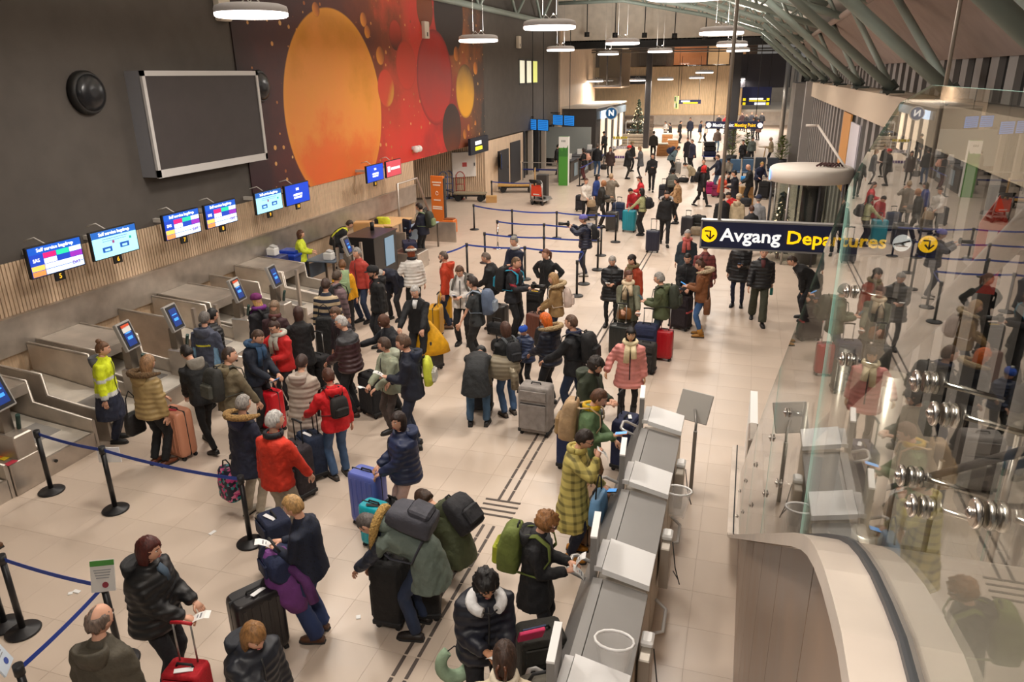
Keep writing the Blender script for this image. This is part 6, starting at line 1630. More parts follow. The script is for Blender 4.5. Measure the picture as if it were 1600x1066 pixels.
D['maroon'] = person('white haired man in a maroon and grey padded jacket holding a case', (533, 494), 262, top=('puffer', '#3a2024', 'hip'), hair=('crop', '#b9b5b2'), arms=('low', 'fore'), nod=20, h=1.8, glasses=True, trim=(lambda x, y, z: 1 if z > 1.3 else 0, ('#3a3a3e',)), shoes='#4a3428')
D['specs'] = person('brown haired person with glasses looking down behind the white haired man', (524, 479), 200, top=('plain', '#2a2229', 'hip'), hair=('short', '#5a4232'), nod=35, glasses=True, h=1.72)
D['yellow'] = person('person in a yellow jacket wearing a sage green roll-top backpack', (534, 407), 335, top=('fabric', '#dfa012', 'hip'), hair=('short', '#6a4628'), hood='#e6a818', h=1.68, nod=20)
D['redshirt'] = person('grey haired man in a red shirt facing us by the black counter', (557, 388), 195, top=('plain', '#a83a30', 'hip'), legs=JEAND, hair=('short', '#8a8682'), arms=('down', 'hold'), h=1.82)
D['cap'] = person('bearded man in a black cap and black hooded top', (583, 417), 222, top=('plain', '#141416', 'hip'), hair=('short', '#2a1f1a'), hat=('cap', '#18181a'), beard='#2a1f1a', hood='#17171a', h=1.84, inner='#5a1f22')
D['dark'] = person('bald dark skinned man in a black jacket holding up a phone', (600, 491), 225, top=('fabric', '#16181f', 'hip'), hair=('none', '#111'), skin='d', arms=('down', 'out'), h=1.78, nod=20)
D['whitehair'] = person('white haired man in a black fleece pushing the yellow covered cart', (648, 447), 175, top=('plain', '#15161a', 'hip'), hair=('short', '#b0aca8'), arms=('push', 'push'), inner='#d8d8d8', nod=20, h=1.78)
D['bowed'] = person('grey haired person in navy bowing forward behind the black cap man', None, 195, foot=(618, 500), top=('plain', '#161c2e', 'hip'), pose='bend', hair=('short', '#a8a29c'), lean=62, nod=30, arms=('low', 'low'), h=1.76)
D['whitepuff'] = person('woman in a white quilted jacket and brown white fur hat, from behind', (642, 387), 325, top=('puffer', '#d8d4ce', 'hip'), hair=('bob', '#7a3a1e'), hat=('furhat', '#e6e0d8'), collar='#1a1a1e', arms=('side', 'down'), h=1.74, legs=(BK, 'mid'), trim=(lambda x, y, z: 1 if abs(x) > .13 and abs(x) < .2 and z < 1.2 and y > -.05 else 0, ('#1c1c20',)))
D['orangej'] = person('man with glasses in a bright orange rain jacket', (693, 394), 262, top=('plain', '#b8391a', 'hip'), legs=(NV, 'mid'), hair=('crop', '#5a4a40'), hood='#c0401e', beard='#6a5a50', h=1.8, shoes='#6a4a36', glasses=True)
D['tee'] = person('long haired man in a white sweatshirt with grey backpack straps', (718, 414), 175, top=('fabric', '#d6d0ca', 'hip'), legs=(BK, 'mid'), hair=('short', '#5a3c28'), arms=('hold', 'hold'), nod=40, h=1.82)
D['greytee'] = person('man in a charcoal t-shirt with a blue grey backpack', (738, 433), 268, top=('tee', '#34383a', 'hip'), legs=('#1f2022', 'mid'), hair=('short', '#2e221c'), arms=('fore', 'down'), h=1.84)
D['blackj'] = person('balding man in a black jacket looking down beside the belt rows', (760, 394), 268, top=('plain', '#17181b', 'hip'), hair=('crop', '#6a5a50'), arms=('low', 'pocket'), nod=35, h=1.8)
D['sweater'] = person('grey haired man in a navy sweater and white collar facing us', (803, 370), 200, top=('knit', '#141c30', 'hip'), hair=('short', '#7a7670'), collar='#d8d6d2', arms=('hold', 'low'), h=1.84)
D['cam'] = person('man in a black and red jacket holding a video camera, black backpack', (806, 403), 100, top=('fabric', '#1b1d24', 'hip'), legs=(BK, 'mid'), hair=('crop', '#6a5238'), arms=('hold', (.1, .4, 1.15)), collar='#8a2a2a', h=1.86, trim=(lambda x, y, z: 1 if abs(x) > .2 and 1.18 < z < 1.24 else 0, ('#a02a38',)))
D['akimbo'] = person('woman in a black fleece standing with her hands on her hips', (853, 390), 195, top=('plain', '#15171a', 'hip'), legs=(BK, 'slim'), hair=('pony', '#6a4230'), arms=('hip', 'hip'), h=1.72, look=25)
D['tanfur'] = person('blonde woman in a tan jacket with pale fur collar and a pale pink backpack', (865, 428), 258, top=('fabric', '#8f7148', 'hip'), hair=('bob', '#a8845a'), fur='#c9b08a', arms=('low', 'low'), h=1.68, legs=(NV, 'slim'))
D['snapper'] = person('photographer in navy with a lilac hat aiming a long green lens', (912, 337), 262, top=('puffer', '#1a2036', 'hip'), legs=(NV, 'mid'), shoes='#cfc8c0', hair=('short', '#6a5a50'), hat=('beanie', '#6a66b0'), arms=('up', 'up'), hood='#8d8d94', h=1.76, near=True)
D['deskman'] = person('man in a dark jacket with green strapped backpack at the far staff desk', (655, 318), 275, top=('plain', '#1a1e30', 'hip'), legs=(BK, 'mid'), hair=('short', '#2c221c'), arms=('low', 'low'), h=1.84, nod=20)
AGENT = (lambda p: (p.x, p.y))(atX(466, 361, -11.45))
D['agent'] = person('check-in agent in a bright yellow safety jacket pointing', None, 75, xy=AGENT, top=('fabric', '#d9e63a', 'hip'), hair=('bob', '#5a3a28'), arms=('hold', 'out'), h=1.64, legs=(NV, 'mid'), nod=0)
D['agent2'] = person('desk worker in dark clothes and yellow vest bending behind the counter', None, 50, xy=(-11.6, 19.3), top=('plain', '#1c1d20', 'hip'), hair=('short', '#3a2a20'), pose='bow', lean=60, arms=('low', 'low'), h=1.72, trim=(lambda x, y, z: 1 if abs(abs(x) - .1) < .035 and z > 1.05 else 0, ('#d9e03a',)))
# --- middle right
D['greyw'] = person('grey haired woman in a black parka reading a slip', (957, 400), 178, top=('puffer', '#1a1b1f', 'thigh'), legs=(BK, 'slim'), hair=('short', '#a09a94'), arms=('hold', 'hold'), nod=30, h=1.7)
D['rust'] = person('woman with long dark hair in a rust red coat', (988, 399), 215, top=('plain', '#a03a1e', 'thigh'), legs=(BK, 'slim'), hair=('long', '#241814'), scarf='#7a6a4a', h=1.72, nod=15)
D['parka'] = person('woman in a grey green parka with a cream scarf and brown bag', (983, 424), 172, top=('fabric', '#6e6e5a', 'thigh'), legs=('#4a463e', 'mid'), hair=('short', '#5a3426'), scarf='#ddc8a8', arms=('push', 'low'), look=-30, hood='#b08a62', h=1.72)
D['greenj'] = person('grey haired man in a green jacket with a dark backpack', (1031, 427), 275, top=('fabric', '#4a5236', 'hip'), legs=('#2a3a48', 'mid'), hair=('short', '#8a8680'), arms=('hold', 'hold'), hood='#5a6244', h=1.76, nod=15)
D['ponyblack'] = person('woman in a black jacket with hair tied back holding a black tote', (1075, 396), 185, top=('plain', '#141417', 'hip'), legs=(BK, 'slim'), hair=('pony', '#1f1815'), arms=('low', 'low'), nod=25, h=1.72)
D['brownj'] = person('woman in a brown fur lined jacket, jeans and tan boots', (1095, 406), 272, top=('fabric', '#7a4a28', 'hip'), legs=('#41679a', 'slim', 'denim'), shoes=('#a8762e', .12), hair=('bun', '#4a3022'), fur='#cdb898', arms=('hold', 'hold'), nod=25, h=1.74)
D['rainbow'] = person('grey haired woman with a rainbow scarf and dark teal coat', (1075, 360), 180, top=('plain', '#27343e', 'thigh'), legs=(NV, 'mid'), hair=('short', '#a8a4a2'), scarf='#c0605a', h=1.7)
D['plaidred'] = person('person in a red plaid jacket partly hidden by the Departures sign', (1103, 378), 350, top=('plaid', '#7a3a38', 'thigh'), hair=('short', '#3a2a22'), h=1.74)
D['blackcoat'] = person('person in a long black coat using a phone under the Departures sign', (1160, 372), 188, top=('puffer', '#141519', 'thigh'), legs=(NV, 'slim'), hair=('short', '#2a1f1a'), arms=('hold', 'down'), nod=25, h=1.76)
D['walker'] = person('man in a black puffer and dark green trousers walking with a bottle', (1194, 393), 176, top=('puffer', '#17181c', 'hip'), legs=('#3e4032', 'wide'), hair=('crop', '#4a3226'), arms=('down', 'down'), pose='walk', inner='#5a2c2e', h=1.8)
D['stoop'] = person('dark haired person in black stooping at the edge of the glass', None, 265, foot=(1255, 500), top=('plain', '#141416', 'hip'), pose='bow', lean=58, hair=('crop', '#3a2a20'), arms=('low', 'low'), h=1.76)
# --- far half of the hall
D['furman'] = person('bearded man in a black parka with grey fur hood pulling a case', (1042, 304), 172, top=('fabric', '#141518', 'hip'), legs=('#17181b', 'mid'), hair=('short', '#2a1f1a'), fur='#a5a3a2', beard='#3a2418', pose='walk', arms=('pull', 'down'), h=1.82)
D['camo'] = person('person in a brown patterned jacket behind the fur hood man', (1058, 279), 285, top=('camo', '#a5825c', 'hip'), legs=(BK, 'mid'), hair=('short', '#1d1714'), arms=('side', 'push'), h=1.74)
D['greypack'] = person('person in black carrying a big grey backpack, from behind', (1052, 264), 0, top=('plain', '#17181b', 'hip'), hair=('short', '#1c1815'), hat=('beanie', '#1a1a1c'), h=1.74)
D['greensw'] = person('woman in a pale green sweater with black backpack and teal suitcase', (1003, 295), 282, top=('knit', '#a3a578', 'waist'), legs=(BK, 'wide'), hair=('bob', '#161212'), arms=('push', 'down'), h=1.68)
D['redw1'] = person('woman with long brown hair in a red jacket beside the teal suitcase', (1000, 276), 255, top=('fabric', '#c01f2a', 'hip'), hair=('long', '#3a221a'), arms=('hold', 'hold'), h=1.64)
D['redw2'] = person('black haired woman in a red and white jacket bending to her bag', (986, 292), 210, top=('fabric', '#b01c28', 'hip'), hair=('short', '#161313'), arms=('low', 'low'), nod=30, h=1.6, lean=20)
D['rain'] = person('person in a long grey brown raincoat with raised hands, from behind', (955, 272), 5, top=('plain', '#746a5c', 'thigh'), hair=('short', '#a58a6a'), arms=('face', 'face'), h=1.78)
D['leather'] = person('bald man in a dark leather jacket with shoulder bag', (943, 282), 80, top=('plain', '#24231f', 'hip'), hair=('none', '#111'), skin='t', arms=('hold', 'hold'), h=1.78, legs=('#2a2622', 'mid'))
D['whitec'] = person('woman in a white coat with black hood and dark red hair', (916, 279), 140, top=('fabric', '#d8d0c6', 'hip'), legs=(BK, 'mid'), hair=('short', '#4a2c1e'), hood='#1a1a1c', arms=('down', 'low'), h=1.66)
D['bluej'] = person('black haired woman in a royal blue jacket beside the white coat', (934, 273), 100, top=('fabric', '#1f3a7c', 'hip'), hair=('bob', '#161214'), h=1.66)
D['walkblack'] = person('man in a black coat walking towards us checking his phone', (1020, 243), 178, top=('plain', '#15161a', 'hip'), legs=(BK, 'mid'), hair=('short', '#3a2a20'), pose='walk', arms=('hold', 'fore'), h=1.84)
D['redcap'] = person('man in a black coat and red cap turned to his companions', (983, 228), 95, top=('plain', '#1a1a1c', 'thigh'), legs=('#2e2c2a', 'mid'), hair=('short', '#6a5a50'), hat=('cap', '#c8201e'), arms=('down', 'hold'), h=1.8)
D['khakicap'] = person('person in black with a tan cap behind the red cap man', (988, 221), 130, top=('plain', '#1c1b1c', 'hip'), hair=('short', '#3a2c22'), hat=('cap', '#8a7a5a'), h=1.76)
D['greycoat'] = person('woman with long fair hair in a grey coat facing the red cap man', (1000, 229), 262, top=('plain', '#55565a', 'thigh'), legs=('#2a2b30', 'slim'), hair=('long', '#8a6a4a'), arms=('hold', 'down'), h=1.74)
D['jeansm'] = person('man in a black jacket and blue jeans before the ticket counters, from behind', (934, 225), 5, top=('plain', '#17181c', 'hip'), legs=('#3e587c', 'mid', 'denim'), hair=('crop', '#5a5048'), h=1.8)
D['guard'] = person('person in a black jacket and cap standing at the shop corner', (944, 206), 190, top=('puffer', '#1a1b1e', 'hip'), hair=('short', '#222'), hat=('cap', '#141416'), arms=('low', 'low'), h=1.8)
D['purse'] = person('woman with a dark handbag in a brown cardigan facing us', (954, 230), 182, top=('knit', '#3a2a26', 'thigh'), legs=(BK, 'slim'), hair=('long', '#3a221a'), inner='#8a8078', h=1.68)
D['clerk'] = person('customer in black with red trousers at the ticket counter', (912, 232), 285, top=('plain', '#1b1a1d', 'hip'), legs=('#5a2a2c', 'mid'), hair=('bob', '#2a1f1c'), arms=('hold', 'hold'), h=1.7)
D['clerk2'] = person('ticket clerk in black behind the green pillar sign', (872, 226), 90, top=('plain', '#161618', 'hip'), hair=('short', '#1c1714'), h=1.72)
D['bigback'] = person('broad person in a dark brown jacket walking away past the stalls', (1022, 205), 2, top=('plain', '#2b2723', 'hip'), legs=(BK, 'mid'), hair=('crop', '#1f1a17'), h=1.84, girth=1.2)
D['bluegrey'] = person('person in a blue grey jacket bowing with a navy backpack', None, 75, foot=(1048, 273), top=('fabric', '#5d7078', 'hip'), legs=(BK, 'mid'), pose='bow', lean=50, hair=('crop', '#2a211c'), arms=('low', 'low'), h=1.78)
D['kneel'] = person('person in a beige coat kneeling on the floor over a bag', None, 262, foot=(1083, 285), top=('plain', '#a5967a', 'hip'), pose='kneel', hair=('short', '#2a2320'), arms=('low', 'low'), lean=50, h=1.7)
D['couple1'] = person('woman in a long dark coat beside the loaded luggage cart', (1075, 215), 200, top=('plain', '#1d1b22', 'knee'), hair=('short', '#2a1f1a'), h=1.68)
D['couple2'] = person('man in a navy padded coat beside the loaded luggage cart', (1082, 218), 235, top=('puffer', '#20223a', 'thigh'), hair=('crop', '#3a2c24'), h=1.76)
D['police'] = person('man in a black uniform jacket facing us beyond the red hood', (1100, 249), 185, top=('plain', '#191a1d', 'hip'), hair=('crop', '#5a4a40'), h=1.82)
D['jeansn'] = person('man in a navy jacket and jeans with outstretched arm by the pale pole', (1122, 242), 265, top=('plain', '#1b2136', 'hip'), legs=('#4a6484', 'mid', 'denim'), hair=('crop', '#4a382c'), arms=('side', 'push'), h=1.82)
D['redhood'] = person('person with a red hood and black coat with backpack', (1101, 263), 75, top=('plain', '#1b1a1c', 'thigh'), legs=(BK, 'mid'), hair=('none', '#111'), hat=('hoodup', '#c8201e'), collar='#c8201e', pose='stride', h=1.74)
D['orangej2'] = person('woman in an orange jacket drinking, half hidden by the pale pole', (1131, 268), 95, top=('fabric', '#d0482a', 'hip'), hair=('short', '#5a4030'), arms=('low', 'face'), h=1.66)
D['bluehair'] = person('dark haired man in a navy coat opposite the orange jacket', (1148, 267), 262, top=('plain', '#171a28', 'thigh'), hair=('short', '#1a1513'), arms=('hold', 'face'), h=1.78)
D['redpuff'] = person('person in a bright red puffer jacket bending at a case', (1140, 298), 235, top=('puffer', '#c8161c', 'hip'), hair=('short', '#1f1815'), lean=25, arms=('low', 'low'), h=1.68)
D['bigblack'] = person('person in a large black coat in front of the red puffer', (1130, 303), 340, top=('plain', '#15151a', 'thigh'), hair=('short', '#2a1f1c'), h=1.66, girth=1.25)
D['beige2'] = person('woman in a beige hooded coat and pale knit hat, from behind', (1155, 304), 20, top=('plain', '#b5a486', 'hip'), hair=('short', '#c9b090'), hat=('beanie', '#c9b9a0'), hood='#bcab8e', h=1.66)
D['brownhair'] = person('person with brown hair in a black coat beside the beige hooded coat', (1175, 322), 340, top=('plain', '#1b1a1d', 'hip'), hair=('short', '#4a2c20'), h=1.6)
D['greycap'] = person('person in a light grey jacket and navy cap, from behind', (1186, 306), 5, top=('plain', '#8f9094', 'hip'), hair=('short', '#8a8078'), hat=('cap', '#1f2740'), h=1.74)
D['bald2'] = person('bald man in a black jacket in front of the seats', (1170, 257), 262, top=('plain', '#17181a', 'hip'), hair=('none', '#111'), arms=('low', 'low'), h=1.8, nod=25)
D['blonde'] = person('blonde woman in navy pushing two black cases', (1191, 252), 150, top=('plain', '#1b2340', 'hip'), hair=('short', '#a8854a'), arms=('push', 'push'), h=1.68, lean=20)
D['seated'] = person('seated person in a grey jacket and black beanie on the blue chairs', None, 185, xy=(-.95, 41.5), pose='sit', top=('plain', '#8a8378', 'hip'), hair=('short', '#222'), hat=('beanie', '#15161a'), arms=('low', 'low'), nod=30, h=1.75)
D['darkseat'] = person('person in black seated at the cafe tables behind the blue chairs', (1162, 219), 200, top=('plain', '#15161a', 'hip'), hair=('short', '#1f1815'), arms=('face', 'low'), h=1.7)
D['greyguy'] = person('person in grey green leaning at the cafe table', (1177, 214), 160, top=('plain', '#6f7a76', 'hip'), hair=('short', '#3a2a22'), h=1.7, lean=15)
D['beigecafe'] = person('person in a pale beige jacket at the cafe table by the plants', (1205, 215), 270, top=('plain', '#b09e80', 'hip'), hair=('short', '#b8a890'), arms=('hold', 'hold'), h=1.7)
D['crowd1'] = person('man in black with arms lowered on the bright far floor', (1064, 189), 100, top=('plain', '#17171a', 'hip'), legs=(BK, 'wide'), hair=('short', '#1a1614'), h=1.8)
D['crowd2'] = person('tall person in a navy coat beside the man in black on the far floor', (1079, 184), 190, top=('plain', '#1d2236', 'thigh'), hair=('short', '#2a2019'), h=1.84)
D['crowd3'] = person('person in navy with beige trousers on the bright far floor', (1096, 189), 100, top=('plain', '#1f2940', 'hip'), legs=('#a8967a', 'slim'), hair=('short', '#2c221c'), h=1.76)
D['crowd4'] = person('person in a white top beside the beige trousers', (1103, 192), 250, top=('plain', '#dcd4ca', 'hip'), hair=('short', '#2c221c'), h=1.6)
D['jeansfar'] = person('person in a brown jacket and pale jeans below the Meeting Point sign', (1122, 200), 10, top=('plain', '#5a4a42', 'hip'), legs=('#6b8fb0', 'mid', 'denim'), hair=('short', '#2c221c'), h=1.74)
xs = [(1124, 179, '#1c1d22', 'black hooded jacket left of the dark column'), (1134, 181, '#b02028', 'red jacket left of the dark column'), (1146, 179, '#17181b', 'black coat touching the dark column'), (1160, 177, '#3a2426', 'maroon coat right of the dark column'),
      (1167, 178, '#16171c', 'black jacket in the passage crowd'), (1175, 177, '#2a2b33', 'slate jacket in the passage crowd'), (1182, 178, '#111318', 'long black coat in the passage crowd'), (1178, 186, '#4a4e5c', 'grey blue jacket at the front of the passage crowd'), (1186, 187, '#7a5a50', 'brown jacket at the front of the passage crowd'), (1191, 177, '#1b1c20', 'dark jacket at the back edge of the passage crowd')]
for k, (x, y, c, lb) in enumerate(xs):
    person('distant person in a %s' % lb, (x, y), 170 + 37 * k % 60, top=('plain', c, 'thigh' if k % 3 else 'hip'), hair=('short', ['#1c1613', '#3a2a20', '#5a4030'][k % 3]), h=1.7 + .03 * (k % 4), legs=('#23293a' if k % 2 else '#1a1a1c', 'mid'), pose='walk' if k % 2 else 'stand')
for k, (x, y, c, lb) in enumerate(((1012, 189, '#6f9ac4', 'pale blue shirt seated beside the far tree'), (1018, 188, '#1a1a1c', 'black top at the far cafe corner'), (1040, 190, '#d8d2cc', 'white top at the far cafe corner'), (1047, 192, '#2a2b30', 'charcoal top at the far cafe corner'))):
    person('distant person in a %s' % lb, (x, y), 120 + 50 * k, top=('plain', c, 'hip'), hair=('short', '#1c1613'), h=1.65, arms=('hold', 'hold'))
D['edge'] = person('person in brown trousers cropped by the frame edge beside a belt post', None, 200, foot=(-14, 856), top=('fabric', '#5a4a3a', 'hip'), legs=('#7a6450', 'mid'), shoes='#5a3a22', h=1.74)

# ================================================================== BAGS, CASES, PAPERS
backpack(D['bender'], 'big slate grey backpack on the bending man', '#46464f', (.33, .2, .46), low=.04)
backpack(D['olive'], 'black tote backpack on the person in the olive coat', '#232328', (.34, .2, .42), side=.05)
backpack(D['curly'], 'olive green backpack with yellow zips on the curly haired woman', '#6b7838', (.32, .22, .5), acc='#a8b030', strapc='#6b7838')
backpack(D['leopard'], 'beige rucksack on the person in green fleece', '#b09370', (.33, .22, .55), acc='#a5875f', strapc='#b89c7a')
backpack(D['bomber'], 'black backpack with white cords on the man in the bomber jacket', '#18181a', (.3, .18, .46))
backpack(D['redj'], 'small black leather backpack on the woman in red', '#1d1a19', (.27, .12, .3), low=.04, kind='')
backpack(D['khaki'], 'black and grey backpack on the man in khaki', '#2b2b28', (.32, .18, .46), acc='#4a4a42')
backpack(D['tall'], 'yellow and grey drawstring bag on the tall man', '#c9d040', (.3, .12, .4), acc='#b4b0a8', side=.12, low=.12, strapc='#1a1a1c')
backpack(D['yellow'], 'sage green roll-top backpack on the yellow jacket', '#8fa57c', (.32, .15, .52), roll=True)
backpack(D['plaidman'], 'black backpack on the plaid shirt', '#17171a', (.32, .18, .48))
backpack(D['greytee'], 'blue grey backpack on the man in the charcoal t-shirt', '#5a6880', (.3, .2, .46), acc='#8a96a4')
backpack(D['tee'], 'grey backpack on the man in the white sweatshirt', '#5a564f', (.28, .15, .4))
backpack(D['cam'], 'black backpack with a turquoise sleeve on the video camera man', '#1a1a1d', (.32, .2, .5), acc='#1f8fb0')
backpack(D['tanfur'], 'pale pink square backpack on the woman with fur collar', '#cdb9ae', (.3, .17, .4), low=.06, strapc='#d8cabe')
backpack(D['deskman'], 'dark backpack with pale green straps on the man at the far desk', '#2a2e24', (.3, .18, .46), acc='#7a8a62')
backpack(D['snapper'], 'black backpack on the photographer', '#16171c', (.28, .16, .42))
backpack(D['greenj'], 'dark olive backpack on the grey haired man in green', '#2f3428', (.3, .18, .46))
backpack(D['greypack'], 'large rounded grey backpack on the far person in black', '#55564f', (.36, .22, .52), acc='#6a6b62')
backpack(D['greensw'], 'round black backpack on the woman in pale green', '#15151a', (.34, .2, .4), low=.05)
backpack(D['bluegrey'], 'navy backpack on the bowing person in blue grey', '#1c2440', (.32, .2, .5))
backpack(D['redhood'], 'black backpack on the person with red hood', '#17171a', (.3, .18, .44))
backpack(D['girl'], 'black backpack straps and bag on the brown haired girl', '#202126', (.26, .13, .36), strapc='#4a4e52')
backpack(D['clerk'], 'salmon pink backpack on the customer at the ticket counter', '#d8a08a', (.28, .15, .36))
backpack(D['purple'], 'black backpack on the blonde woman with purple hat', '#1a1a1d', (.26, .13, .34), low=.05)
# bags by hand or strap
handbag('black leather handbag hanging by the woman in tan', D['tan']['P'] + Vector((-.3, -.05, .85)), '#161516', (.3, .14, .34), 100, strap=.35)
handbag('floral backpack held low beside the belt post', D['furnavy']['hand'][0] + Vector((-.08, -.1, -.08)), '#1a2038', (.34, .2, .46), 20, 'backpack', .12, 'floral', 'backpack')
handbag('light blue denim bag on the arm of the plaid coat', D['mustard']['P'] + Vector((.32, -.12, .98)), '#5f8ab0', (.42, .14, .34), 95, strap=.25, kind='denim')
handbag('brown leather shoulder bag on the woman in the grey green parka', D['parka']['P'] + Vector((-.02, -.24, .98)), '#8a5a30', (.3, .1, .24), 180, strap=.45, kind='')
handbag('black tote with long handles in front of the woman in black', D['ponyblack']['P'] + Vector((-.1, -.3, 1.0)), '#141416', (.4, .14, .34), 180, strap=.2, kind='')
handbag('brown suede bag hanging from the fur lined jacket', D['brownj']['P'] + Vector((.12, -.22, .95)), '#6a4022', (.34, .14, .34), 270, strap=.3)
handbag('beige handbag held by the woman in the white coat', D['whitec']['P'] + Vector((.3, -.2, .85)), '#a58f72', (.36, .14, .28), 140, strap=.15)
handbag('dark slouchy handbag held by the woman in the brown cardigan', D['purse']['P'] + Vector((-.36, -.05, .72)), '#1f1a19', (.36, .14, .26), 180, strap=.2)
handbag('black garment bag with white print hanging from the striped jumper', D['stripe']['P'] + Vector((.1, -.28, 1.15)), '#17181a', (.42, .14, .85), 345, 'bag', .25, 'fabric', 'garment_bag')
handbag('black drawstring bag hanging behind the grey suitcase', at(845, 598) + Vector((0, .25, 1.02)), '#17171a', (.38, .26, .38), 200, strap=.3)
handbag('black shoulder bag on the bald man in leather', D['leather']['P'] + Vector((.1, -.25, .95)), '#1c1b1a', (.32, .12, .26), 90, strap=.4, kind='')
# metallic jacket tied round the girl's waist, purple coat over the arm, neck pillows
def drape(label, cat, nm_, c, P, rings, col, kind='puffer', rz=0):
    t = empty(nm_, label, cat, P, rz); b = MB()
    b.loft([[Vector((x0 + math.cos(a) * rx * (1 + .12 * math.sin(3 * a + k)), y0 + math.sin(a) * ry * (1 + .1 * math.cos(4 * a + k)), z)) for a in [2 * PI * i / 18 for i in range(18)]] for k, (x0, y0, z, rx, ry) in enumerate(rings)])
    b.build(c, mat(col, .5 if kind == 'puffer' else .75, kind=kind), t); return t
g_ = D['girl']; t = drape('metallic bronze puffer jacket tied around the girl', 'jacket', 'puffer_jacket', 'jacket_body', g_['P'] + Vector((-.06, -.12, 0)), [(0, 0, .72, .1, .08), (-.02, -.02, .8, .26, .18), (0, 0, .95, .29, .22), (.02, 0, 1.08, .26, .2), (.02, 0, 1.15, .16, .14)], '#8a7f6a')
b = MB(); b.tube([(.15, -.1, 1.0), (.25, -.15, .85), (.24, -.1, .62)], .07, 10); b.tube([(-.22, -.1, 1.0), (-.28, -.05, .8), (-.26, 0, .6)], .07, 10); b.build('sleeve', mat('#8a7f6a', .35, .3, 'puffer'), t)
c_ = D['cardi']; hp_ = c_['hand'][0]
t = drape('purple coat draped over the arm of the blonde woman in navy', 'coat', 'coat', 'coat_body', Vector((hp_.x + .12, hp_.y - .08, 0)), [(.16, -.06, .45, .1, .06), (.1, -.05, .6, .17, .1), (.06, -.02, .8, .2, .12), (.02, .02, .98, .17, .1), (0, .04, 1.1, .1, .07)], '#6a3478', 'fabric', .3)
b = MB(); b.tube([(.1, -.03, 1.0), (.3, -.1, .85), (.38, -.16, .62)], [.05, .06, .055], 10); b.build('sleeve', mat('#5a2c66', .75, kind='fabric'), t)
pl = D['pillow']; hc = pl['hc']; f_ = math.radians(pl['face'])
def ring_pillow(label, P, rz, col, r=.12, th=.055, tilt=0, a0=.5, a1=5.8):
    t = empty('neck_pillow', label, 'pillow', P); t.rotation_euler = (tilt, 0, rz); b = MB(); N_ = 18
    b.tube([(r * math.sin(a), -r * math.cos(a) * -1, 0) for a in [a0 + (a1 - a0) * i / N_ for i in range(N_ + 1)]], [th * (.75 + .25 * math.sin(PI * i / N_)) for i in range(N_ + 1)], 12)
    b.build('cushion', mat(col, .85, kind='fabric'), t)
    b = MB(); b.tube([(r * math.sin(a0), r * math.cos(a0), .0), (0, r * 1.15, .0), (r * math.sin(a1), r * math.cos(a1), 0)], .006, 5); b.build('cord', M_RUB, t)
ring_pillow('white travel pillow around the neck of the young man in black puffer', hc + Vector((0, 0, -.17)), -f_, '#d5d3d2', .125, .055, -.15)
ring_pillow('sage green travel pillow hanging below the black puffer sleeve', at(712, 1035, .75), .6, '#8fa58a', .13, .06, 1.35)
b = MB()
for s in (-1, 1):
    b.tube([(s * .02, 0, .05), (s * .035, -.025, .02), (s * .03, -.02, -.05), (s * .012, .0, -.07)], .012, 6)
q = D['cream']; t = empty('hair_claw', 'brown hair claw in the hair above the cream fleece', 'hair clip', q['hc'] + Vector((.02, -.12, -.02)), 0); b.build('claw', mat('#5a3420', .3), t)
# hand-held papers and phones
inhand(D['red'], 1, 'paper', 'white folded paper held by the woman with dark red bob', .2, tilt=.3)
inhand(D['phone'], 1, 'phone', 'large phone with a blue screen held by the woman in the lower edge', .2, tilt=.5)
inhand(D['cardi'], 0, 'paper', 'boarding slip in the hands of the blonde woman in navy', .4)
inhand(D['pillow'], 1, 'paper', 'white slip held by the young man with the neck pillow', .3)
inhand(D['curly'], 1, 'paper', 'long bag tag strips held by the curly haired woman, hanging down', .2, tilt=-.9)
inhand(D['curly'], 0, 'paper', 'white sheet held upright by the curly haired woman', .1, tilt=1.0)
inhand(D['mustard'], 0, 'phone', 'dark phone held by the person in the plaid coat', 0, tilt=.2)
inhand(D['mustard'], 1, 'paper', 'printed white tag held up by the person in the plaid coat', .3, tilt=-.8)
inhand(D['leopard'], 1, 'phone', 'orange cased phone held by the person in green fleece', 0, '#c8741e', .2)
inhand(D['tall'], 0, 'paper', 'small white slip in the hand of the tall man in navy', 0)
inhand(D['sage'], 1, 'paper', 'white slip in the hand of the woman in sage green', 0)
inhand(D['staff'], 1, 'paper', 'white paper in the hand of the woman with the topknot', 0)
inhand(D['navyman'], 1, 'phone', 'phone held low by the man in the navy coat', 0)
inhand(D['dark'], 1, 'phone', 'phone with bright screen held by the bald man', 0)
inhand(D['tee'], 1, 'phone', 'phone held by the man in the white sweatshirt', 0)
inhand(D['greyw'], 1, 'paper', 'slip read by the grey haired woman in black', 0)
inhand(D['parka'], 0, 'paper', 'boarding pass of the woman with the cream scarf', 0)
inhand(D['greenj'], 1, 'paper', 'teal folder held by the grey haired man in green', 0, '#2f6a80', .9)
inhand(D['brownj'], 1, 'phone', 'phone held by the woman in the brown jacket', 0)
inhand(D['ponyblack'], 1, 'phone', 'phone held by the woman with the black tote', 0)
inhand(D['blackcoat'], 0, 'phone', 'phone held by the person under the Departures sign', 0)
inhand(D['walker'], 0, 'bottle', 'teal drinking bottle carried by the man in green trousers')
inhand(D['cam'], 1, 'camera', 'black video camera with a wide lens hood')
inhand(D['snapper'], 0, 'camera', 'camera with a long lens raised by the photographer', off=(0, 0, .02))
inhand(D['walkblack'], 0, 'phone', 'phone held by the man walking in a black coat', 0)
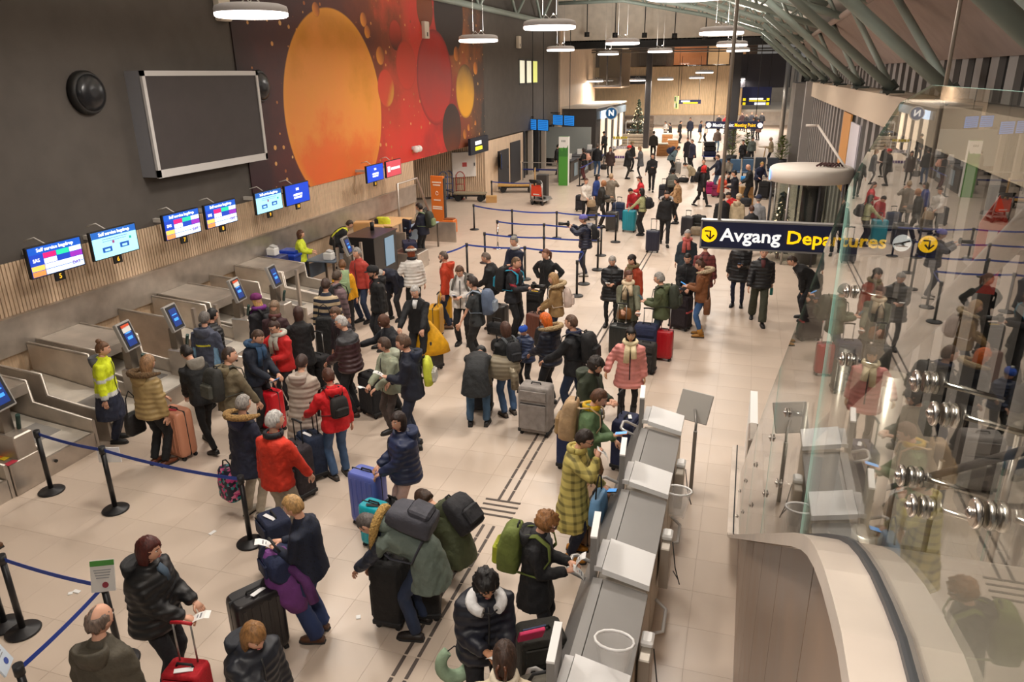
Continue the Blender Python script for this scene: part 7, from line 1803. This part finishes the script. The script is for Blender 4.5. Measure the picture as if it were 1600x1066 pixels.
# cases near the camera
suitcase('bright red cabin case with a silver handle and white tag, lower left', (305, 1120), 170, (.36, .24, .52), '#b01220', 'soft', .42, '#eee', gripc='#b01220')
suitcase('large black hard case with white tags behind the phone woman', (412, 1020), 120, (.5, .3, .7), '#222022', 'hard', 0, '#f4f4f4')
suitcase('navy wheeled duffel case behind the blonde woman', (440, 897), 215, (.36, .3, .74), '#19223c', 'soft', 0, '#e8e8e8')
duffel('round navy holdall lying on the navy wheeled case', (440, 897), 215, (.42, .34, .3), '#1c2646', z=.79)
suitcase('black case being opened by the bending man', (620, 962), 268, (.5, .32, .72), '#1b1919', 'soft')
suitcase('second black case under the bending man near the guide strip', (672, 955), 250, (.4, .26, .42), '#161618', 'soft')
suitcase('violet blue hard case standing behind the turquoise one', (580, 818), 190, (.46, .28, .72), '#5a68b4', 'hard')
suitcase('turquoise hard cabin case with a black tag', (590, 852), 190, (.36, .24, .54), '#18a8b8', 'hard', 0, '#222')
duffel('black backpack standing beside the turquoise case', (622, 838), 200, (.32, .24, .5), '#1a1b1e', upright=True)
suitcase('large grey soft suitcase with black trim on the guide strip', (838, 676), 184, (.52, .32, .8), '#8d8681', 'soft')
suitcase('bronze ribbed hard suitcase beside the plaid coat', (928, 846), 100, (.46, .28, .66), '#8f7460', 'hard', .2)
suitcase('navy soft suitcase with airline tags in front of the green fleece', (975, 728), 100, (.46, .3, .74), '#1d2444', 'soft', .38, '#e8e8ea', gripc='black')
suitcase('navy suitcase behind the person in the plaid coat', (888, 725), 90, (.44, .28, .66), '#1c2a50', 'soft')
suitcase('open topped grey black rucksack case beside the cream jacket', (845, 1100), 150, (.42, .32, .8), '#26241f', 'soft')
duffel('grey flap bag with pink papers on top of the rucksack case', (845, 1100), 150, (.36, .26, .26), '#5f5a50', z=.85)
t = empty('document_wallet', 'pink document wallet poking out of the grey flap bag', 'folder', at(830, 992, 1.12), .4)
b = MB(); b.box((0, 0, 0), (.22, .03, .16), rot=(.5, 0, .2), ch=.006); b.build('cover', mat('#d83a6a', .5), t); b = MB(); b.box((.02, .03, .01), (.2, .012, .15), rot=(.5, 0, .2)); b.build('pages', mat('#3a4a6a'), t)
suitcase('salmon pink hard suitcase with a dark centre band by the tan jacket', (285, 712), 190, (.46, .3, .74), '#c98a6c', 'hard', 0, '#a8303a')
suitcase('bright red hard case under the hand of the man in khaki', (428, 672), 190, (.42, .28, .66), '#c01824', 'hard', .2)
suitcase('black soft suitcase with white tags beside the red jacket man', (468, 772), 200, (.46, .3, .72), '#231c22', 'soft', .32, '#eee', gripc='black')
suitcase('dark blue suitcase with white tags by the woman in red', (492, 742), 215, (.42, .28, .62), '#1c2840', 'soft', .42, '#eee', gripc='black')
suitcase('black soft suitcase behind the woman in sage green', (585, 648), 205, (.42, .28, .72), '#1a1a1d', 'soft')
suitcase('black case with silver handle behind the maroon jacket', (502, 605), 190, (.4, .26, .6), '#1c1b1d', 'soft', .42)
suitcase('yellow hard suitcase beside the orange jacket, rear one', (697, 506), 250, (.46, .3, .7), '#cc9412', 'hard', .25)
suitcase('yellow hard suitcase beside the orange jacket, front one', (682, 526), 262, (.44, .28, .66), '#d09a16', 'hard', .3)
suitcase('dark grey case under the yellow rain cover on the cart', (672, 575), 205, (.5, .34, .6), '#3a3835', 'soft')
P_ = at(672, 575)
t = drape('yellow rain jacket thrown over the dark case', 'jacket', 'rain_jacket', 'jacket_body', P_ + Vector((.02, -.02, 0)), [(.03, 0, .38, .36, .3), (.02, 0, .55, .34, .27), (0, 0, .72, .28, .22), (-.02, .02, .86, .17, .14), (-.04, .02, .98, .08, .07)], '#dda20a', 'fabric')
suitcase('black suitcase in front of the bending man in jeans', (752, 642), 350, (.4, .26, .5), '#17171a', 'soft')
suitcase('dark grey ribbed suitcase beside the blue grey backpack', (778, 522), 190, (.46, .3, .64), '#3c3a3a', 'hard')
duffel('black bag on top of the dark grey ribbed suitcase', (778, 522), 190, (.4, .26, .24), '#1b1b1d', z=.67)
suitcase('copper hard suitcase with pattern beside the camera man', (838, 535), 200, (.42, .28, .6), '#6a3f32', 'hard')
suitcase('black cabin trolley with yellow label behind the tan fur jacket', (836, 503), 190, (.36, .24, .7), '#151517', 'soft', 0, '#d8b020')
duffel('black floor bag by the feet of the girl with bronze jacket', (783, 552), 200, (.4, .25, .3), '#17171a')
suitcase('black hard case in front of the cream scarf woman', (968, 556), 185, (.44, .28, .62), '#222524', 'hard', .42)
suitcase('navy soft case beside the black hard case', (1008, 560), 185, (.46, .3, .68), '#242c4a', 'soft', .3)
suitcase('dark brown cabin case in front of the navy soft case', (1008, 582), 190, (.38, .24, .56), '#2a2725', 'soft')
suitcase('cherry red hard cabin case behind the pink coat', (1036, 562), 185, (.36, .24, .58), '#a8141f', 'hard', .45)
suitcase('black purple soft case with pink strap beside the brown jacket', (1062, 514), 200, (.46, .3, .74), '#241a20', 'soft', 0, None, strap='#b8484a')
suitcase('navy ribbed case pulled by the fur hood man', (1019, 394), 180, (.44, .28, .66), '#23263a', 'hard', .35)
suitcase('teal hard case with grey band in the far queue', (983, 362), 190, (.5, .3, .74), '#1f90a4', 'hard', .2)
suitcase('dark grey hard case with silver handle beside the teal case', (956, 361), 185, (.46, .3, .66), '#3a3836', 'hard', .4)
suitcase('navy case behind the teal case', (966, 345), 185, (.46, .3, .66), '#1f2e4c', 'soft', .2)
suitcase('taupe case under the beige handbag', (925, 343), 180, (.4, .26, .5), '#5a5248', 'soft')
suitcase('dark case behind the woman in the white coat', (906, 330), 180, (.36, .24, .62), '#23232a', 'soft')
suitcase('dark hard case beside the fur hood man, standing nearest', (1073, 368), 185, (.44, .28, .62), '#2e2e34', 'hard', .2)
suitcase('black soft case with a tan bag on it, right of the fur hood man', (1090, 368), 200, (.46, .3, .66), '#1c1b1a', 'soft')
duffel('tan bag on top of the black soft case', (1090, 368), 200, (.42, .28, .28), '#7a6c58', z=.7)
suitcase('dark case steered by the person in patterned jacket', (1036, 312), 180, (.42, .28, .62), '#25262e', 'soft', .25)
suitcase('silver case beside the bowing person in blue grey', (1058, 272), 180, (.4, .26, .6), '#8f8c88', 'hard', .15)
suitcase('magenta backpack case beside the red hood', (1108, 305), 180, (.36, .24, .56), '#b01f68', 'soft')
suitcase('pink striped case behind the magenta one', (1118, 308), 200, (.34, .22, .5), '#8a2a52', 'soft')
suitcase('black case pushed by the blonde woman in navy, left one', (1192, 311), 185, (.46, .3, .74), '#1b1b1d', 'soft', .2)
suitcase('black case pushed by the blonde woman in navy, right one', (1204, 309), 185, (.44, .3, .66), '#1f1f22', 'soft')
duffel('black floor bag of the kneeling person', (1068, 285), 200, (.5, .3, .26), '#1a1a1c')
carton(*at(1163, 320), (.6, .5, .45), 'brown carton at the bottom of the stack beside the grey cap')
p = at(1163, 320); carton(p.x, p.y, .45, (.55, .45, .35), 'brown carton stacked on the lower brown carton', '#b78f5c')
duffel('dark bag with blue roll on top of the carton stack', (1163, 320), 190, (.5, .3, .26), '#23262c', z=.79)
b = MB(); b.tube([(p.x - .25, p.y - .12, 1.16), (p.x + .25, p.y - .1, 1.16)], .1, 12); tag(b.build('sleeping_mat', mat('#2a86c8', .6)), 'rolled bright blue mat on top of the carton stack', 'mat')
suitcase('navy case lying on the steel ledge before the man at the far desk', (640, 392), 60, (.6, .4, .24), '#1f2340', 'soft', z=.5)
# loaded baggage cart far down the hall
p = at(1108, 250); t = empty('baggage_cart', 'blue luggage cart loaded with black cases beyond the red hood', 'cart', p, .2)
b = MB(); b.box((0, 0, .25), (.9, .7, .06)); b.build('deck', mat('#2a3f8a', .5), t)
for sx in (-1, 1):
    for sy in (-1, 1):
        b = MB(); b.cyl((sx * .35 - .03, sy * .28, .1), (sx * .35 + .03, sy * .28, .1), .1, 12); b.build('wheel', M_RUB, t)
b = MB(); b.tube([(-.42, .34, .25), (-.42, .4, 1.05), (.42, .4, 1.05), (.42, .34, .25)], .025, 6); b.build('frame', mat('#aaa', .3, .7), t)
for k, (dx, z_, s_, lb) in enumerate(((0, .29, (.8, .5, .3), 'lowest dark case on the blue luggage cart'), (0, .6, (.75, .5, .28), 'middle black case on the blue luggage cart'), (-.05, .89, (.7, .45, .3), 'top black case on the blue luggage cart'))):
    q = empty('suitcase', lb, 'suitcase', (p.x + dx, p.y, z_), .2); b = MB(); b.box((0, 0, s_[2] / 2), s_, ch=.05); b.build('shell', mat(['#1f2747', '#1c1b1d', '#232225'][k], .6, kind='fabric'), q)
    b = MB(); b.tube([(-.1, -s_[1] / 2, s_[2] / 2), (-.08, -s_[1] / 2 - .03, s_[2] / 2), (.08, -s_[1] / 2 - .03, s_[2] / 2), (.1, -s_[1] / 2, s_[2] / 2)], .012, 5); b.build('carry_handle', M_RUB, q)
# pram-like white cart and snack racks by the shop
def rack(px, py, label, cs, wdt=1.0, hgt=1.5):
    p = at(px, py); t = empty('display_rack', label, 'rack', p, .1)
    b = MB()
    for x in (-wdt / 2, wdt / 2): b.box((x, 0, hgt / 2), (.05, .4, hgt))
    b.build('frame', M_WHITE, t)
    for k, c in enumerate(cs):
        z = .2 + k * (hgt - .25) / max(1, len(cs) - 1)
        b = MB(); b.box((0, 0, z), (wdt, .42, .03)); b.build('shelf', mat('#d8d4d0'), t)
        b = MB()
        for j in range(6): b.box((-wdt * .4 + j * wdt * .16, -.08, z + .09), (wdt * .12, .2, .14))
        b.build('goods', mat(c, .6), t)
rack(968, 252, 'shop rack of yellow and purple packets beside the rope', ['#6a4a8a', '#c8c0c8', '#d8c030'])
rack(990, 222, 'tall white shop rack in front of the timber bench', ['#d8d0d0', '#9aa4b8', '#e0d8d0'], 1.4, 1.7)
rack(955, 232, 'brightly lit shop counter rack at the shop door', ['#e8b070', '#f0e8e0'], 1.2, 1.1)
for (px, py, lb, c) in ((1035, 243, 'wooden stall box beside the broad man, nearer one', '#b07a48'), (1050, 236, 'wooden stall box beside the broad man, farther one', '#c08a58'), (1042, 225, 'wooden stall box behind the two others', '#a87448')):
    p = at(px, py); t = empty('stall_box', lb, 'box', p, .15)
    b = MB()
    for z in (.08, .28, .48, .68): b.box((0, -.35, z), (.8, .03, .16)); b.box((.4, 0, z), (.03, .7, .16)); b.box((-.4, 0, z), (.03, .7, .16))
    b.box((0, 0, .4), (.76, .66, .7)); b.build('body', mat(c, .7, kind='wood'), t)
    b = MB(); b.box((0, 0, .82), (.7, .6, .08)); b.build('goods', mat('#e8dcc8'), t)
# blue chairs, cafe table, plants, trees
t = empty('seat_bench', 'row of blue airport seats with dark frame', 'bench', (-.6, 42.3, 0), 0)
for k in range(3):
    b = MB(); b.box((-.65 + k * .65, 0, .44), (.56, .5, .08), ch=.03); b.build('seat', mat('#3f5a78', .6), t)
    b = MB(); b.box((-.65 + k * .65, .28, .78), (.56, .08, .62), ch=.03); b.build('backrest', mat('#4a6a8a', .6), t)
for x in (-.9, .9):
    b = MB(); b.box((x, .05, .2), (.08, .5, .4)); b.build('leg', M_DGREY, t)
t = empty('seat_bench', 'second row of grey blue seats beside the bald man', 'bench', (.7, 43.4, 0), 0)
for k in range(3):
    b = MB(); b.box((-.65 + k * .65, 0, .44), (.56, .5, .08), ch=.03); b.build('seat', mat('#39424e', .6), t)
    b = MB(); b.box((-.65 + k * .65, .28, .78), (.56, .08, .62), ch=.03); b.build('backrest', mat('#39424e', .6), t)
for x in (-.9, .9):
    b = MB(); b.box((x, .05, .2), (.08, .5, .4)); b.build('leg', M_DGREY, t)
t = empty('cafe_table', 'pale round cafe table with wooden legs near the plants', 'table', (1.1, 51.0, 0))
b = MB(); b.lathe([(.5, .98), (.5, 1.02)], 20); b.build('top', mat('#e2d2bc', .5), t)
for k in range(3):
    b = MB(); b.cyl((.3 * math.cos(k * 2.1), .3 * math.sin(k * 2.1), 0), (.12 * math.cos(k * 2.1), .12 * math.sin(k * 2.1), .98), .03, 6); b.build('leg', mat('#caa878', .6), t)
def plant(px, py, h_, r_, label, n_=260):
    p = at(px, py) if not isinstance(px, tuple) else Vector((px[0], px[1], 0)); t = empty('potted_plant', label, 'plant', p)
    b = MB(); b.lathe([(.28, 0), (.34, .5), (.32, .52), (.28, .46), (.05, .45)], 16); b.build('pot', mat('#3a3c40', .6), t)
    b = MB(); b.tube([(0, 0, .4), (.03, .02, h_ * .5), (0, 0, h_ * .85)], .03, 6); b.build('stem', mat('#5a4a30', .8), t)
    b = MB(); r2 = np.random.default_rng(int(abs(px[0]) * 10 if isinstance(px, tuple) else px))
    for k in range(n_):
        a, u = r2.uniform(0, 2 * PI), r2.uniform(0, 1); z = .55 + u * (h_ - .55); rr = r_ * math.sin(PI * (.18 + .8 * u)) * r2.uniform(.3, 1)
        c = Vector((rr * math.cos(a), rr * math.sin(a), z)); d = Vector((math.cos(a), math.sin(a), r2.uniform(-.3, .8))).normalized() * .2; s = Vector((-math.sin(a), math.cos(a), 0)) * .05
        b.add([c - d * .4, c + s, c + d, c - s, c + Vector((0, 0, .01))], [(0, 1, 4), (1, 2, 4), (2, 3, 4), (3, 0, 4)], 0)
    tag(b.build('foliage', mat('#6a7a34', .6, kind='leaf'), t), kind='stuff')
plant((-1.0, 50.5), None, 2.5, .55, 'bushy potted plant behind the blue seats')
plant((-.1, 53.5), None, 1.7, .5, 'smaller potted plant right of the bushy one')
plant((1.95, 48.5), None, 1.9, .5, 'potted plant at the end of the window wall')
def xmas(P, h_, r_, label):
    t = empty('christmas_tree', label, 'tree', P)
    b = MB(); b.cyl((0, 0, 0), (0, 0, h_ * .9), .05, 8); b.build('trunk', mat('#4a3626', .8), t)
    b = MB(); r2 = np.random.default_rng(5)
    for k in range(700):
        u = r2.uniform(0, 1) ** 1.4; a = r2.uniform(0, 2 * PI); rr = r_ * (1 - u) * r2.uniform(.35, 1); z = .25 + u * (h_ - .3)
        c = Vector((rr * math.cos(a), rr * math.sin(a), z)); d = Vector((math.cos(a), math.sin(a), -.35)).normalized() * .16; s = Vector((-math.sin(a), math.cos(a), .2)) * .05
        b.add([c - d * .3, c + s, c + d, c - s, c + Vector((0, 0, .04))], [(0, 1, 4), (1, 2, 4), (2, 3, 4), (3, 0, 4)])
    tag(b.build('needles', mat('#2c3a2a', .7, kind='leaf'), t), kind='stuff')
    b = MB()
    for k in range(70):
        u = r2.uniform(0, 1) ** 1.4; a = r2.uniform(0, 2 * PI); rr = r_ * (1 - u) * .98; b.ball((rr * math.cos(a), rr * math.sin(a), .25 + u * (h_ - .3)), .03, 5, 4)
    tag(b.build('fairy_lights', SCM('#ffe0b0', 3.0), t), kind='stuff')
xmas(Vector((-8.9, 63.5, 0)), 3.6, 1.0, 'decorated Christmas tree before the low timber screen')
xmas(Vector((1.15, 24.0, 0)), 2.1, .38, 'slim Christmas tree standing inside the revolving door')
b = MB()
for k in range(4): b.box((-9.6, 61.4, .14 + k * .24), (3.2, .5, .2))
tag(b.build('planter_bench', mat('#8f8578', .7, kind='wood')), 'long slatted planter bench before the far Christmas tree', 'bench')
# floor litter
for k, (px, py, s_) in enumerate(((120, 925, .09), (110, 928, .05), (332, 833, .1), (560, 965, .06))):
    p = at(px, py); b = MB(); b.box((p.x, p.y, .006), (s_, .05, .012), rot=(0, 0, k * .7), ch=.004); tag(b.build('paper_scrap', M_WHITE), ['white paper scrap on the floor near the green topped notice', 'tiny white scrap beside the paper scrap near the green topped notice', 'thin white paper strip on the floor above the red bob woman', 'small white scrap on the shiny floor before the bending man'][k], 'scrap')

finish_people()
